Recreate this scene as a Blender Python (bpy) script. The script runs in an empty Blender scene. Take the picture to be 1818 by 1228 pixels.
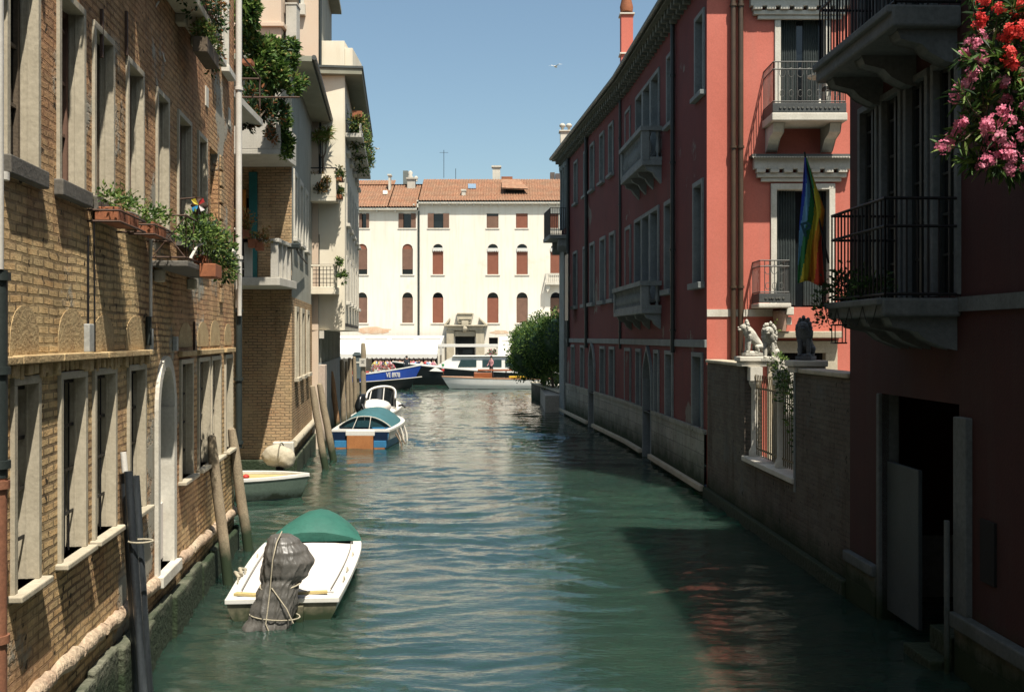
import bpy, bmesh, math, random
import numpy as np
from mathutils import Vector, Matrix, noise, Euler
R = math.radians
scn = bpy.context.scene
col = scn.collection

# ---------------- camera, sky, sun, exposure ----------------
F = 1800.0; CX = 909.0; HY = 598.0; EYE = 4.0
cam = bpy.data.cameras.new('camera'); camo = bpy.data.objects.new('camera', cam); col.objects.link(camo)
camo.location = (0, 0, EYE); camo.rotation_euler = (R(90), 0, 0)
cam.sensor_width = 36.0; cam.lens = 36.0 * F / 1818.0
cam.shift_y = -(614.0 - HY) / 1818.0
cam.clip_start = 0.05; cam.clip_end = 3000
scn.camera = camo
SA, SB = 0.22, 0.42                       # sunlight travels (-SA, +SB, -1)
world = bpy.data.worlds.new("World"); scn.world = world; world.use_nodes = True
wn = world.node_tree; bg = wn.nodes['Background']
sky = wn.nodes.new('ShaderNodeTexSky'); sky.sky_type = 'NISHITA'; sky.sun_disc = False
elev = math.atan2(1.0, math.hypot(SA, SB))
sky.sun_elevation = elev; sky.sun_rotation = math.atan2(SA, -SB)
sky.air_density = 1.0; sky.dust_density = 1.9; sky.ozone_density = 1.0
bg.inputs[1].default_value = 0.083
tint = wn.nodes.new('ShaderNodeMix'); tint.data_type = 'RGBA'; tint.blend_type = 'MULTIPLY'; tint.inputs[0].default_value = 1.0; tint.inputs[7].default_value = (.99, 1.05, .96, 1)
wn.links.new(sky.outputs[0], tint.inputs[6]); wn.links.new(tint.outputs[2], bg.inputs[0])
sl = bpy.data.lights.new('sun', 'SUN'); sl.energy = 5.0; sl.angle = R(0.5); sl.color = (1.0, 0.94, 0.84)
so = bpy.data.objects.new('sun', sl); col.objects.link(so); so.location = (10, -20, 50)
so.rotation_euler = Vector((-SA, SB, -1)).to_track_quat('-Z', 'Y').to_euler()
scn.view_settings.view_transform = 'Standard'; scn.view_settings.look = 'None'
scn.view_settings.gamma = 1.0; scn.view_settings.use_curve_mapping = False
scn.view_settings.exposure = 0.85
try:
    scn.cycles.max_bounces = 6; scn.cycles.diffuse_bounces = 1; scn.cycles.glossy_bounces = 3
    scn.cycles.transparent_max_bounces = 6
except Exception: pass

# ---------------- materials ----------------
def new_mat(name):
    m = bpy.data.materials.new(name); m.use_nodes = True
    nt = m.node_tree; b = nt.nodes['Principled BSDF']
    return m, nt, b
def nd(nt, t, **kw):
    n = nt.nodes.new(t)
    for k, v in kw.items():
        if k == 'inp':
            for kk, vv in v.items(): n.inputs[kk].default_value = vv
        else: setattr(n, k, v)
    return n
def lk(nt, a, b): nt.links.new(a, b)
K = .78
def c4(c): return (c[0], c[1], c[2], 1.0)
def kk_(c): return None if c is None else tuple(x * K for x in c)
def mixc(nt, fac, a, b, blend='MIX'):
    n = nt.nodes.new('ShaderNodeMix'); n.data_type = 'RGBA'; n.blend_type = blend
    for sock, v in ((n.inputs[0], fac), (n.inputs[6], a), (n.inputs[7], b)):
        if isinstance(v, (int, float)): sock.default_value = v
        elif isinstance(v, tuple): sock.default_value = c4(v)
        else: nt.links.new(v, sock)
    return n.outputs[2]
def noise_fac(nt, vec, scale, detail=4, lo=.35, hi=.65, rough=.6):
    n = nd(nt, 'ShaderNodeTexNoise', inp={'Scale': scale, 'Detail': detail, 'Roughness': rough})
    if vec is not None: lk(nt, vec, n.inputs['Vector'])
    r = nd(nt, 'ShaderNodeMapRange', inp={'From Min': lo, 'From Max': hi})
    lk(nt, n.outputs[0], r.inputs[0]); return r.outputs[0], n.outputs[0]
def algae_mix(nt, colr, hi=.75, lo=.15, tone=(.018, .03, .012)):
    g = nd(nt, 'ShaderNodeNewGeometry'); s = nd(nt, 'ShaderNodeSeparateXYZ'); lk(nt, g.outputs['Position'], s.inputs[0])
    n = nd(nt, 'ShaderNodeTexNoise', inp={'Scale': 1.7, 'Detail': 6, 'Roughness': .7}); lk(nt, g.outputs['Position'], n.inputs['Vector'])
    ma = nd(nt, 'ShaderNodeMath', operation='MULTIPLY_ADD', inp={1: -.9, 2: .45}); lk(nt, n.outputs[0], ma.inputs[0])
    ad = nd(nt, 'ShaderNodeMath', operation='ADD'); lk(nt, s.outputs[2], ad.inputs[0]); lk(nt, ma.outputs[0], ad.inputs[1])
    r = nd(nt, 'ShaderNodeMapRange', inp={'From Min': lo, 'From Max': hi, 'To Min': 1.0, 'To Max': 0.0}); lk(nt, ad.outputs[0], r.inputs[0])
    return mixc(nt, r.outputs[0], colr, tone)
def M(name, c, rough=.8, c2=None, scale=2.5, fine=.25, fscale=30, bump=.25, bdist=.01, metal=0.0, spec=.35,
      streak=0.0, streak_col=(.12, .11, .09), algae=None, transl=0.0, patch=None, patch_scale=.5, patch_lo=.55, patch_hi=.6):
    c, c2, patch, streak_col = kk_(c), kk_(c2), kk_(patch), kk_(streak_col)
    m, nt, b = new_mat(name)
    tc = nd(nt, 'ShaderNodeTexCoord'); v = tc.outputs['Object']
    if c2 is None: c2 = tuple(x * .72 for x in c)
    f, raw = noise_fac(nt, v, scale, 5, .3, .7)
    out = mixc(nt, f, c, c2)
    f2, raw2 = noise_fac(nt, v, fscale, 3, .25, .75)
    dk = mixc(nt, f2, (1 - fine, 1 - fine, 1 - fine), (1 + fine * .6, 1 + fine * .6, 1 + fine * .6))
    out = mixc(nt, 1.0, out, dk, 'MULTIPLY')
    if patch:
        f4, _ = noise_fac(nt, v, patch_scale, 6, patch_lo, patch_hi, .62)
        out = mixc(nt, f4, out, patch)
    if streak:
        mp = nd(nt, 'ShaderNodeMapping'); mp.inputs['Scale'].default_value = (3.0, 3.0, .22); lk(nt, v, mp.inputs[0])
        f3, _ = noise_fac(nt, mp.outputs[0], 1.0, 5, .48, .75, .65)
        mu = nd(nt, 'ShaderNodeMath', operation='MULTIPLY', inp={1: streak}); lk(nt, f3, mu.inputs[0])
        out = mixc(nt, mu.outputs[0], out, streak_col)
    if algae: out = algae_mix(nt, out, *algae)
    lk(nt, out, b.inputs['Base Color'])
    b.inputs['Roughness'].default_value = rough; b.inputs['Metallic'].default_value = metal
    b.inputs['Specular IOR Level'].default_value = spec
    if bump:
        bp = nd(nt, 'ShaderNodeBump', inp={'Strength': bump, 'Distance': bdist}); lk(nt, raw2, bp.inputs['Height']); lk(nt, bp.outputs[0], b.inputs['Normal'])
    if transl:
        o = [n for n in nt.nodes if n.type == 'OUTPUT_MATERIAL'][0]
        t = nd(nt, 'ShaderNodeBsdfTranslucent'); lk(nt, out, t.inputs[0])
        mx = nd(nt, 'ShaderNodeMixShader', inp={0: transl}); lk(nt, b.outputs[0], mx.inputs[1]); lk(nt, t.outputs[0], mx.inputs[2]); lk(nt, mx.outputs[0], o.inputs[0])
    return m
def brick_mat(name, c1, c2, c3, mortar, bw=.26, bh=.082, ms=.014, bump=1.0, bdist=.03, algae=None, patch=None, plo=.52, phi=.56, pscale=.55, c4_=None, upper=None):
    c1, c2, c3, mortar, patch, c4_ = kk_(c1), kk_(c2), kk_(c3), kk_(mortar), kk_(patch), kk_(c4_)
    m, nt, b = new_mat(name)
    tc = nd(nt, 'ShaderNodeTexCoord'); uv = tc.outputs['UV']; ob = tc.outputs['Object']
    wn_ = nd(nt, 'ShaderNodeTexNoise', inp={'Scale': 2.2, 'Detail': 3}); lk(nt, uv, wn_.inputs['Vector'])
    sb = nd(nt, 'ShaderNodeVectorMath', operation='SUBTRACT'); lk(nt, wn_.outputs[1], sb.inputs[0]); sb.inputs[1].default_value = (.5, .5, .5)
    sc = nd(nt, 'ShaderNodeVectorMath', operation='SCALE'); lk(nt, sb.outputs[0], sc.inputs[0]); sc.inputs['Scale'].default_value = .05
    ad = nd(nt, 'ShaderNodeVectorMath', operation='ADD'); lk(nt, uv, ad.inputs[0]); lk(nt, sc.outputs[0], ad.inputs[1])
    bt = nd(nt, 'ShaderNodeTexBrick', inp={'Scale': 1.0, 'Mortar Size': ms, 'Mortar Smooth': .35, 'Bias': 0.0, 'Brick Width': bw, 'Row Height': bh})
    bt.inputs['Color1'].default_value = c4(c1); bt.inputs['Color2'].default_value = c4(c2); bt.inputs['Mortar'].default_value = c4(mortar)
    lk(nt, ad.outputs[0], bt.inputs['Vector'])
    bt2 = nd(nt, 'ShaderNodeTexBrick', inp={'Scale': 1.0, 'Mortar Size': 0.0, 'Bias': -.35, 'Brick Width': bw, 'Row Height': bh})
    bt2.inputs['Color1'].default_value = (0, 0, 0, 1); bt2.inputs['Color2'].default_value = (1, 1, 1, 1); bt2.inputs['Mortar'].default_value = (0, 0, 0, 1)
    bt2.offset = .5; lk(nt, ad.outputs[0], bt2.inputs['Vector'])
    f1, raw1 = noise_fac(nt, ob, .9, 6, .38, .62, .65)
    base = mixc(nt, f1, bt.outputs[0], mixc(nt, .65, bt.outputs[0], c3))
    if c4_:
        f5, _ = noise_fac(nt, ob, .33, 4, .42, .6, .6)
        base = mixc(nt, f5, base, mixc(nt, .6, base, c4_))
    if upper:
        gp = nd(nt, 'ShaderNodeNewGeometry'); sp = nd(nt, 'ShaderNodeSeparateXYZ'); lk(nt, gp.outputs['Position'], sp.inputs[0])
        nn = nd(nt, 'ShaderNodeTexNoise', inp={'Scale': .9, 'Detail': 6, 'Roughness': .7}); lk(nt, gp.outputs['Position'], nn.inputs['Vector'])
        am = nd(nt, 'ShaderNodeMath', operation='MULTIPLY_ADD', inp={1: 4.0, 2: -2.0}); lk(nt, nn.outputs[0], am.inputs[0])
        aa = nd(nt, 'ShaderNodeMath', operation='ADD'); lk(nt, sp.outputs[2], aa.inputs[0]); lk(nt, am.outputs[0], aa.inputs[1])
        mr = nd(nt, 'ShaderNodeMapRange', inp={'From Min': 4.9, 'From Max': 5.9, 'To Min': 0.0, 'To Max': .75}); lk(nt, aa.outputs[0], mr.inputs[0])
        base = mixc(nt, mr.outputs[0], base, mixc(nt, .35, tuple(x * K for x in upper), base))
    pb = mixc(nt, bt2.outputs[0], (1.18, 1.12, 1.05), (.5, .47, .46))
    base = mixc(nt, .8, base, pb, 'MULTIPLY')
    f2, raw2 = noise_fac(nt, ob, 26, 5, .25, .75, .7)
    base = mixc(nt, 1.0, base, mixc(nt, f2, (.72, .72, .72), (1.15, 1.15, 1.15)), 'MULTIPLY')
    hb = nd(nt, 'ShaderNodeMath', operation='MULTIPLY', inp={1: -1.0}); lk(nt, bt.outputs[1], hb.inputs[0])
    h2 = nd(nt, 'ShaderNodeMath', operation='MULTIPLY_ADD', inp={1: .55}); lk(nt, raw2, h2.inputs[0]); lk(nt, hb.outputs[0], h2.inputs[2])
    h = h2.outputs[0]
    h3 = nd(nt, 'ShaderNodeMath', operation='MULTIPLY_ADD', inp={1: .45}); lk(nt, bt2.outputs[0], h3.inputs[0]); lk(nt, h, h3.inputs[2]); h = h3.outputs[0]
    if patch:
        f4, _ = noise_fac(nt, ob, pscale, 7, plo, phi, .68)
        base = mixc(nt, f4, base, mixc(nt, f2, patch, tuple(x * .75 for x in patch)))
        hm = nd(nt, 'ShaderNodeMix'); hm.data_type = 'FLOAT'; lk(nt, f4, hm.inputs[0]); lk(nt, h, hm.inputs[2]); hm.inputs[3].default_value = .5; h = hm.outputs[0]
    mp3 = nd(nt, 'ShaderNodeMapping'); mp3.inputs['Scale'].default_value = (2.2, 2.2, .35); lk(nt, ob, mp3.inputs[0])
    f6, _ = noise_fac(nt, mp3.outputs[0], 1.0, 6, .5, .72, .7)
    base = mixc(nt, 1.0, base, mixc(nt, f6, (1.0, 1.0, 1.0), (.62, .58, .53)), 'MULTIPLY')
    f7, _ = noise_fac(nt, ob, 9, 3, .66, .70, .5)
    base = mixc(nt, f7, base, tuple(x * .3 for x in mortar))
    if algae: base = algae_mix(nt, base, *algae)
    lk(nt, base, b.inputs['Base Color']); b.inputs['Roughness'].default_value = .92; b.inputs['Specular IOR Level'].default_value = .2
    bp = nd(nt, 'ShaderNodeBump', inp={'Strength': bump, 'Distance': bdist}); lk(nt, h, bp.inputs['Height']); lk(nt, bp.outputs[0], b.inputs['Normal'])
    return m
BRICK = brick_mat('old_brick', (.66, .42, .20), (.90, .67, .36), (.90, .70, .38), (.24, .17, .10), bdist=.045, ms=.017, algae=(.8, .3), patch=(.46, .42, .33), plo=.57, phi=.62, c4_=(.50, .26, .15), upper=(.40, .19, .10))
BRICK2 = brick_mat('side_brick', (.44, .27, .15), (.62, .44, .26), (.56, .42, .24), (.22, .17, .11), algae=(.75, .2))
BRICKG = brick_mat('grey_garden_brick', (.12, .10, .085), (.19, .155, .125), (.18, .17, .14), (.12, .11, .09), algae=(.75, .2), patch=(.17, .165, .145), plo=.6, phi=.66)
ASHLAR = brick_mat('pale_ashlar', (.34, .34, .30), (.42, .41, .36), (.27, .29, .25), (.2, .2, .18), bw=1.15, bh=.34, ms=.014, bump=.7, bdist=.015, algae=(1.1, .35))
STONE = M('istrian_stone', (.58, .51, .38), .75, (.45, .39, .28), 2.2, .18, 24, .3, streak=.35, streak_col=(.25, .22, .16))
STONEW = M('white_stone', (.74, .70, .60), .7, (.6, .55, .45), 2.0, .15, 24, .25, streak=.3, streak_col=(.35, .31, .24))
STONEG = M('grey_stone', (.27, .29, .28), .8, (.18, .20, .19), 2.0, .2, 20, .3, streak=.4, streak_col=(.14, .15, .14))
STONEB = M('mossy_footing', (.36, .33, .25), .85, (.22, .21, .15), 1.3, .4, 13, .9, .04, algae=(.95, .45))
STUCCOY = M('ochre_plaster', (.62, .46, .24), .9, (.46, .31, .15), 5, .3, 30, .6, .02)
REDSH = M('red_stucco_shaded', (.19, .043, .038), .9, (.135, .033, .031), .8, .2, 25, .3, streak=.6, streak_col=(.12, .045, .04), patch=(.20, .17, .14), patch_scale=.4, patch_lo=.61, patch_hi=.64)  # copy of the red stucco, darkened to deepen shade on the canal side
REDSUN = M('red_stucco_sunlit', (.66, .19, .135), .9, (.58, .16, .11), .9, .14, 35, .25, streak=.35, streak_col=(.5, .2, .15))  # lighter copy of the same stucco, for the sunlit end wall
GREYST = M('grey_stucco', (.46, .45, .37), .9, (.37, .36, .29), 1.2, .15, 30, .25, streak=.4, streak_col=(.24, .22, .18))
STONEK = M('dark_grey_stone', (.16, .175, .17), .8, (.10, .115, .11), 2.0, .25, 18, .5, streak=.5, streak_col=(.08, .085, .08), algae=(.8, .2))  # darker variant of the grey stone, for the near right palazzo
CREAM = M('cream_stucco', (.92, .84, .67), .9, (.84, .74, .56), 1.0, .1, 40, .15, streak=.3, streak_col=(.55, .42, .26))
PEACH = M('peach_stucco', (.72, .53, .38), .9, (.72, .60, .46), .5, .12, 40, .15, streak=.3, streak_col=(.62, .52, .42))
PALEW = M('palace_white', (.89, .83, .72), .9, (.84, .76, .63), .25, .06, 30, .1, streak=.6, streak_col=(.72, .60, .46), patch=(.78, .66, .50), patch_scale=.22, patch_lo=.6, patch_hi=.7)
GREYC = M('olive_soffit', (.34, .33, .25), .9, (.28, .27, .2), 2, .15, 30, .2)
TILE = None
SILLD = M('dark_sill_stone', (.16, .145, .12), .85, (.11, .10, .085), 3, .3, 25, .5)
WOODPOLE = M('weathered_pole_wood', (.36, .29, .19), .85, (.26, .20, .13), 2.0, .35, 35, .5, .01, streak=.6, streak_col=(.17, .13, .09), algae=(.75, .35))
WOODBR = M('orange_pole_wood', (.42, .24, .12), .85, (.32, .17, .08), 2.0, .35, 35, .5, .01, streak=.5, streak_col=(.2, .12, .07), algae=(.7, .3))
DARKPIPE = M('dark_green_pipe', (.035, .045, .042), .45, None, 3, .2, 40, .15)
BROWNPIPE = M('brown_copper_pipe', (.13, .085, .055), .4, (.09, .065, .045), 3, .2, 40, .15, metal=.3)
RUSTPIPE = M('rusty_pipe', (.30, .13, .07), .6, (.22, .09, .05), 5, .3, 40, .25, streak=.5, streak_col=(.12, .07, .05))
WHITEPIPE = M('white_pipe', (.76, .72, .65), .5, (.66, .62, .54), 3, .1, 40, .1, streak=.25, streak_col=(.45, .36, .26))
IRON = M('black_iron', (.02, .02, .022), .5, None, 6, .2, 60, .1, metal=.3)
RUSTIRON = M('rusted_iron', (.10, .055, .035), .7, None, 6, .3, 60, .2)
GLASS = M('dark_glass', (.012, .016, .018), .12, None, 2, .1, 10, 0, spec=.6)
DARKIN = M('dark_interior', (.012, .012, .011), .9, None, 2, .1, 10, 0)
SHUTR = M('red_brown_shutter', (.27, .095, .055), .75, (.23, .08, .045), 2, .15, 12, .2)
SHUTB = M('dull_brown_shutter', (.22, .12, .08), .8, None, 2, .2, 12, .2)
SHUTG = M('blue_grey_shutter', (.15, .22, .24), .55, (.12, .18, .20), 1, .15, 12, .2)
BLUEW = M('pale_blue_window_wood', (.25, .42, .60), .5, None, 2, .1, 20, .1)
TERRA = M('terracotta', (.42, .15, .065), .85, (.26, .095, .045), 4, .25, 35, .3)
ORANGE = M('orange_painted_wood', (.62, .24, .04), .7, None, 3, .15, 30, .2)
TEAL = M('teal_painted_wood', (.02, .16, .16), .6, None, 3, .2, 30, .2)
LEAF1 = M('leaf_mid_green', (.10, .19, .035), .6, (.05, .115, .022), 1.6, .3, 8, 0, transl=.3)
LEAF2 = M('leaf_light_green', (.24, .33, .07), .6, (.15, .24, .05), 1.8, .3, 8, 0, transl=.3)
LEAF3 = M('leaf_dark_green', (.028, .07, .018), .6, (.018, .045, .014), 1.6, .3, 8, 0, transl=.2)
LEAFY = M('leaf_dry_yellow', (.36, .30, .09), .7, (.25, .16, .05), 2.2, .3, 8, 0, transl=.3)
LEAFO = M('leaf_autumn_red', (.30, .09, .04), .7, (.4, .2, .05), 2.2, .3, 8, 0, transl=.3)
PETR = M('petal_red', (.98, .09, .06), .6, (.85, .06, .06), 3, .1, 20, 0, transl=.3)
PETP = M('petal_pink', (.80, .14, .26), .6, (.95, .38, .50), 9, .1, 20, 0, transl=.3)
BARK = M('bark', (.16, .12, .08), .9, None, 6, .3, 40, .5)
HULLW = M('white_gelcoat', (.80, .78, .72), .3, (.74, .71, .64), 1.5, .06, 20, .03, spec=.5, streak=.12, streak_col=(.5, .45, .36))
HULLDECK = M('cream_deck_cover', (.78, .72, .66), .55, (.74, .68, .61), 1.2, .05, 30, .08)
HULLG = M('green_hull_paint', (.13, .18, .14), .45, (.09, .13, .10), 2, .2, 20, .05, algae=(.12, .02))
HULLO = M('stained_hull', (.22, .20, .13), .5, (.12, .11, .07), 3, .35, 15, .1, algae=(.22, .02))
HULLK = M('black_hull', (.012, .014, .015), .3, None, 2, .2, 20, .02, spec=.5)
HULLRD = M('dark_red_antifoul', (.10, .02, .018), .5, None, 2, .2, 20, .05)
HULLB = M('blue_hull', (.02, .085, .46), .35, (.02, .07, .38), 2, .1, 20, .03, spec=.5)
HULLN = M('navy_hull', (.01, .025, .06), .35, None, 2, .1, 20, .03)
BLUEP = M('bright_blue_paint', (.05, .24, .46), .45, None, 2, .15, 20, .05)
WOODV = M('varnished_wood', (.34, .10, .03), .35, (.24, .07, .025), 3, .2, 30, .05, spec=.5)
OCHRE = M('ochre_board', (.48, .20, .07), .6, (.38, .15, .05), 4, .25, 30, .15)
TARPG = M('green_tarpaulin', (.035, .155, .115), .65, (.025, .115, .085), 2.5, .15, 20, .5, .02)
TARPT = M('teal_tarpaulin', (.05, .15, .17), .6, (.04, .12, .13), 2.5, .15, 20, .4, .02)
TARPK = M('grey_tarpaulin', (.14, .13, .115), .42, (.085, .08, .07), 3.5, .3, 7, .5, .03, spec=.5)
CANVAS = M('beige_canvas', (.52, .46, .34), .8, (.45, .39, .28), 3, .15, 20, .4, .02)
AWN = M('white_awning_canvas', (.82, .80, .74), .8, (.76, .73, .66), .8, .06, 20, .1, transl=.15)
YELLOW = M('yellow_cushion', (.75, .45, .02), .6, None, 3, .1, 20, .05)
REDP = M('red_paint', (.62, .05, .035), .5, None, 3, .15, 20, .05)
YWOOD = M('pale_yellow_boards', (.58, .46, .20), .6, (.5, .38, .16), 4, .2, 25, .1)
ROPE = M('rope', (.50, .44, .32), .9, None, 12, .3, 60, .3)
SKIN = M('skin', (.50, .27, .18), .6, None, 5, .1, 30, 0)
HAIR = M('dark_hair', (.03, .02, .015), .7, None, 5, .2, 30, 0)
PAVE = M('stone_paving', (.40, .37, .31), .85, (.33, .30, .25), 1.5, .2, 14, .3)
CONC = M('pale_concrete', (.62, .58, .50), .85, (.52, .48, .40), 2.2, .15, 30, .3, streak=.4, streak_col=(.3, .27, .21))
MARBLE = M('weathered_marble', (.68, .64, .54), .8, (.42, .40, .33), 7, .35, 30, .5, .02)
EARTH = M('dark_mud_bed', (.05, .05, .035), .9)
def tile_mat(name, c1, c2, c3):
    c1, c2, c3 = kk_(c1), kk_(c2), kk_(c3)
    m, nt, b = new_mat(name); tc = nd(nt, 'ShaderNodeTexCoord')
    bt = nd(nt, 'ShaderNodeTexBrick', inp={'Scale': 1.0, 'Mortar Size': .012, 'Mortar Smooth': .5, 'Bias': 0.0, 'Brick Width': .22, 'Row Height': .34}); bt.offset = 0.0
    bt.inputs['Color1'].default_value = c4(c1); bt.inputs['Color2'].default_value = c4(c2); bt.inputs['Mortar'].default_value = c4(tuple(x * .45 for x in c1))
    lk(nt, tc.outputs['UV'], bt.inputs['Vector'])
    f, _ = noise_fac(nt, tc.outputs['Object'], .8, 6, .38, .66, .65)
    o = mixc(nt, f, bt.outputs[0], mixc(nt, .6, bt.outputs[0], c3))
    f2, r2 = noise_fac(nt, tc.outputs['Object'], 7, 4, .25, .75, .7)
    o = mixc(nt, 1.0, o, mixc(nt, f2, (.65, .62, .6), (1.2, 1.2, 1.15)), 'MULTIPLY')
    lk(nt, o, b.inputs['Base Color']); b.inputs['Roughness'].default_value = .9
    return m
TILE = tile_mat('clay_roof_tiles', (.32, .135, .07), (.44, .24, .14), (.24, .165, .105))

# ---------------- frames and mesh builder ----------------
class Fr:
    def __init__(s, A, B, flip=False):
        A = Vector((A[0], A[1], 0)); B = Vector((B[0], B[1], 0))
        s.O = A; s.L = (B - A).length; s.U = (B - A).normalized()
        s.N = Vector((s.U.y, -s.U.x, 0))
        if flip: s.N = -s.N
    def P(s, u, n, z): return s.O + s.U * u + s.N * n + Vector((0, 0, z))
    def u(s, x, n=0.0):
        k = (x - CX) / F; A = s.O + s.N * n
        return (k * A.y - A.x) / (s.U.x - k * s.U.y)
    def D(s, x, n=0.0): return s.O.y + s.N.y * n + s.U.y * s.u(x, n)
    def z(s, x, y, n=0.0): return EYE - (y - HY) / F * s.D(x, n)
W = Fr((0, 0), (1, 0), True)       # u = X, n = +Y
def PX(x, y, D): return Vector(((x - CX) / F * D, D, EYE - (y - HY) / F * D))

class MB:
    def __init__(s): s.v = []; s.f = []; s.m = []; s.sm = []; s.cuts = []
    def piece(s): s.cuts.append((len(s.v), len(s.f)))
    def add(s, vs, fs, mi=0, smooth=False):
        o = len(s.v); s.v.extend([tuple(v) for v in vs])
        for f in fs: s.f.append(tuple(o + i for i in f)); s.m.append(mi); s.sm.append(smooth)
    def box(s, fr, u0, u1, n0, n1, z0, z1, mi=0):
        vs = [fr.P(u, n, z) for z in (z0, z1) for n in (n0, n1) for u in (u0, u1)]
        s.add(vs, [(0, 2, 3, 1), (4, 5, 7, 6), (0, 1, 5, 4), (2, 6, 7, 3), (0, 4, 6, 2), (1, 3, 7, 5)], mi); return s
    def obox(s, c, sx, sy, sz, rot=(0, 0, 0), mi=0):
        E = Euler(rot).to_matrix(); c = Vector(c)
        vs = [c + E @ Vector((x * sx / 2, y * sy / 2, z * sz / 2)) for z in (-1, 1) for y in (-1, 1) for x in (-1, 1)]
        s.add(vs, [(0, 2, 3, 1), (4, 5, 7, 6), (0, 1, 5, 4), (2, 6, 7, 3), (0, 4, 6, 2), (1, 3, 7, 5)], mi); return s
    def quad(s, a, b, c, d, mi=0): s.add([a, b, c, d], [(0, 1, 2, 3)], mi); return s
    def tube(s, pts, r, seg=8, mi=0, caps=True, smooth=True):
        pts = [Vector(p) for p in pts]; n = len(pts)
        rs = r if isinstance(r, (list, tuple)) else [r] * n
        vs = []; up = None
        for i, p in enumerate(pts):
            t = (pts[min(i + 1, n - 1)] - pts[max(i - 1, 0)]).normalized()
            if up is None:
                up = Vector((0, 0, 1)) if abs(t.z) < .9 else Vector((1, 0, 0))
            a = t.cross(up).normalized(); b2 = a.cross(t).normalized(); up = b2
            for k in range(seg):
                an = 2 * math.pi * k / seg
                vs.append(p + (a * math.cos(an) + b2 * math.sin(an)) * rs[i])
        fs = [(i * seg + k, i * seg + (k + 1) % seg, (i + 1) * seg + (k + 1) % seg, (i + 1) * seg + k) for i in range(n - 1) for k in range(seg)]
        s.add(vs, fs, mi, smooth)
        if caps:
            s.add(vs[:seg], [tuple(range(seg))], mi); s.add(vs[-seg:], [tuple(reversed(range(seg)))], mi)
        return s
    def lathe(s, c, prof, seg=14, mi=0, smooth=True, sx=1.0, sy=1.0):
        c = Vector(c); vs = []
        for r, z in prof:
            for k in range(seg):
                a = 2 * math.pi * k / seg; vs.append(c + Vector((math.cos(a) * r * sx, math.sin(a) * r * sy, z)))
        n = len(prof)
        s.add(vs, [(i * seg + k, i * seg + (k + 1) % seg, (i + 1) * seg + (k + 1) % seg, (i + 1) * seg + k) for i in range(n - 1) for k in range(seg)], mi, smooth)
        s.add(vs[:seg], [tuple(reversed(range(seg)))], mi); s.add(vs[-seg:], [tuple(range(seg))], mi); return s
    def prism(s, fr, pts, n0, n1, mi=0):
        k = len(pts)
        vs = [fr.P(u, n0, z) for u, z in pts] + [fr.P(u, n1, z) for u, z in pts]
        fs = [tuple(range(k)), tuple(reversed(range(k, 2 * k)))] + [(i, i + k, (i + 1) % k + k, (i + 1) % k) for i in range(k)]
        s.add(vs, fs, mi); return s
    def blob(s, c, rx, ry, rz, sub=3, amp=.15, freq=2.0, seed=0, mi=0, rot=None, fold=0.0):
        bm = bmesh.new(); bmesh.ops.create_icosphere(bm, subdivisions=sub, radius=1.0)
        c = Vector(c); off = Vector((seed * 3.1, seed * 1.7, seed))
        vs = []
        for v in bm.verts:
            p = v.co.copy(); d = 1 + amp * noise.noise(p * freq + off)
            if fold: d += fold * abs(noise.noise(Vector((p.x * 5, p.y * 5, p.z * 1.3)) + off))
            q = Vector((p.x * rx * d, p.y * ry * d, p.z * rz * d))
            if rot: q = Euler(rot).to_matrix() @ q
            vs.append(c + q)
        s.add(vs, [tuple(v.index for v in f.verts) for f in bm.faces], mi, True); bm.free(); return s
    def wall(s, fr, u0, u1, z0, z1, holes=(), reveal=0.0, n=0.0, mi=0, rmi=None):
        us = sorted(set([u0, u1] + [h[0] for h in holes] + [h[1] for h in holes])); zs = sorted(set([z0, z1] + [h[2] for h in holes] + [h[3] for h in holes]))
        us = [u for u in us if u0 - 1e-6 <= u <= u1 + 1e-6]; zs = [z for z in zs if z0 - 1e-6 <= z <= z1 + 1e-6]
        for i in range(len(us) - 1):
            for j in range(len(zs) - 1):
                cu = (us[i] + us[i + 1]) / 2; cz = (zs[j] + zs[j + 1]) / 2
                if any(h[0] < cu < h[1] and h[2] < cz < h[3] for h in holes): continue
                s.quad(fr.P(us[i], n, zs[j]), fr.P(us[i + 1], n, zs[j]), fr.P(us[i + 1], n, zs[j + 1]), fr.P(us[i], n, zs[j + 1]), mi)
        if reveal:
            r = mi if rmi is None else rmi
            for a, b, c, d in [h[:4] for h in holes]:
                q = lambda u, z, k: fr.P(u, n - (reveal if k else 0), z)
                s.quad(q(a, c, 0), q(a, d, 0), q(a, d, 1), q(a, c, 1), r); s.quad(q(b, c, 0), q(b, c, 1), q(b, d, 1), q(b, d, 0), r)
                s.quad(q(a, d, 0), q(b, d, 0), q(b, d, 1), q(a, d, 1), r); s.quad(q(a, c, 0), q(a, c, 1), q(b, c, 1), q(b, c, 0), r)
        return s
    def spandrel(s, fr, u0, u1, zs, zt, n=0.0, reveal=0.0, mi=0, pointed=False, seg=12):
        """fills the corners above an arched head between zs (springing) and zt (crown)"""
        c = (u0 + u1) / 2; hw = (u1 - u0) / 2; pts = []
        for k in range(seg + 1):
            t = -1 + 2 * k / seg
            if pointed: h = (1 - abs(t)) ** .55
            else: h = math.sqrt(max(0, 1 - t * t))
            pts.append((c + t * hw, zs + (zt - zs) * h))
        for k in range(seg):
            a, b = pts[k], pts[k + 1]
            s.quad(fr.P(a[0], n, a[1]), fr.P(b[0], n, b[1]), fr.P(b[0], n, zt + .001), fr.P(a[0], n, zt + .001), mi)
            if reveal: s.quad(fr.P(a[0], n, a[1]), fr.P(a[0], n - reveal, a[1]), fr.P(b[0], n - reveal, b[1]), fr.P(b[0], n, b[1]), mi)
        return pts
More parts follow.
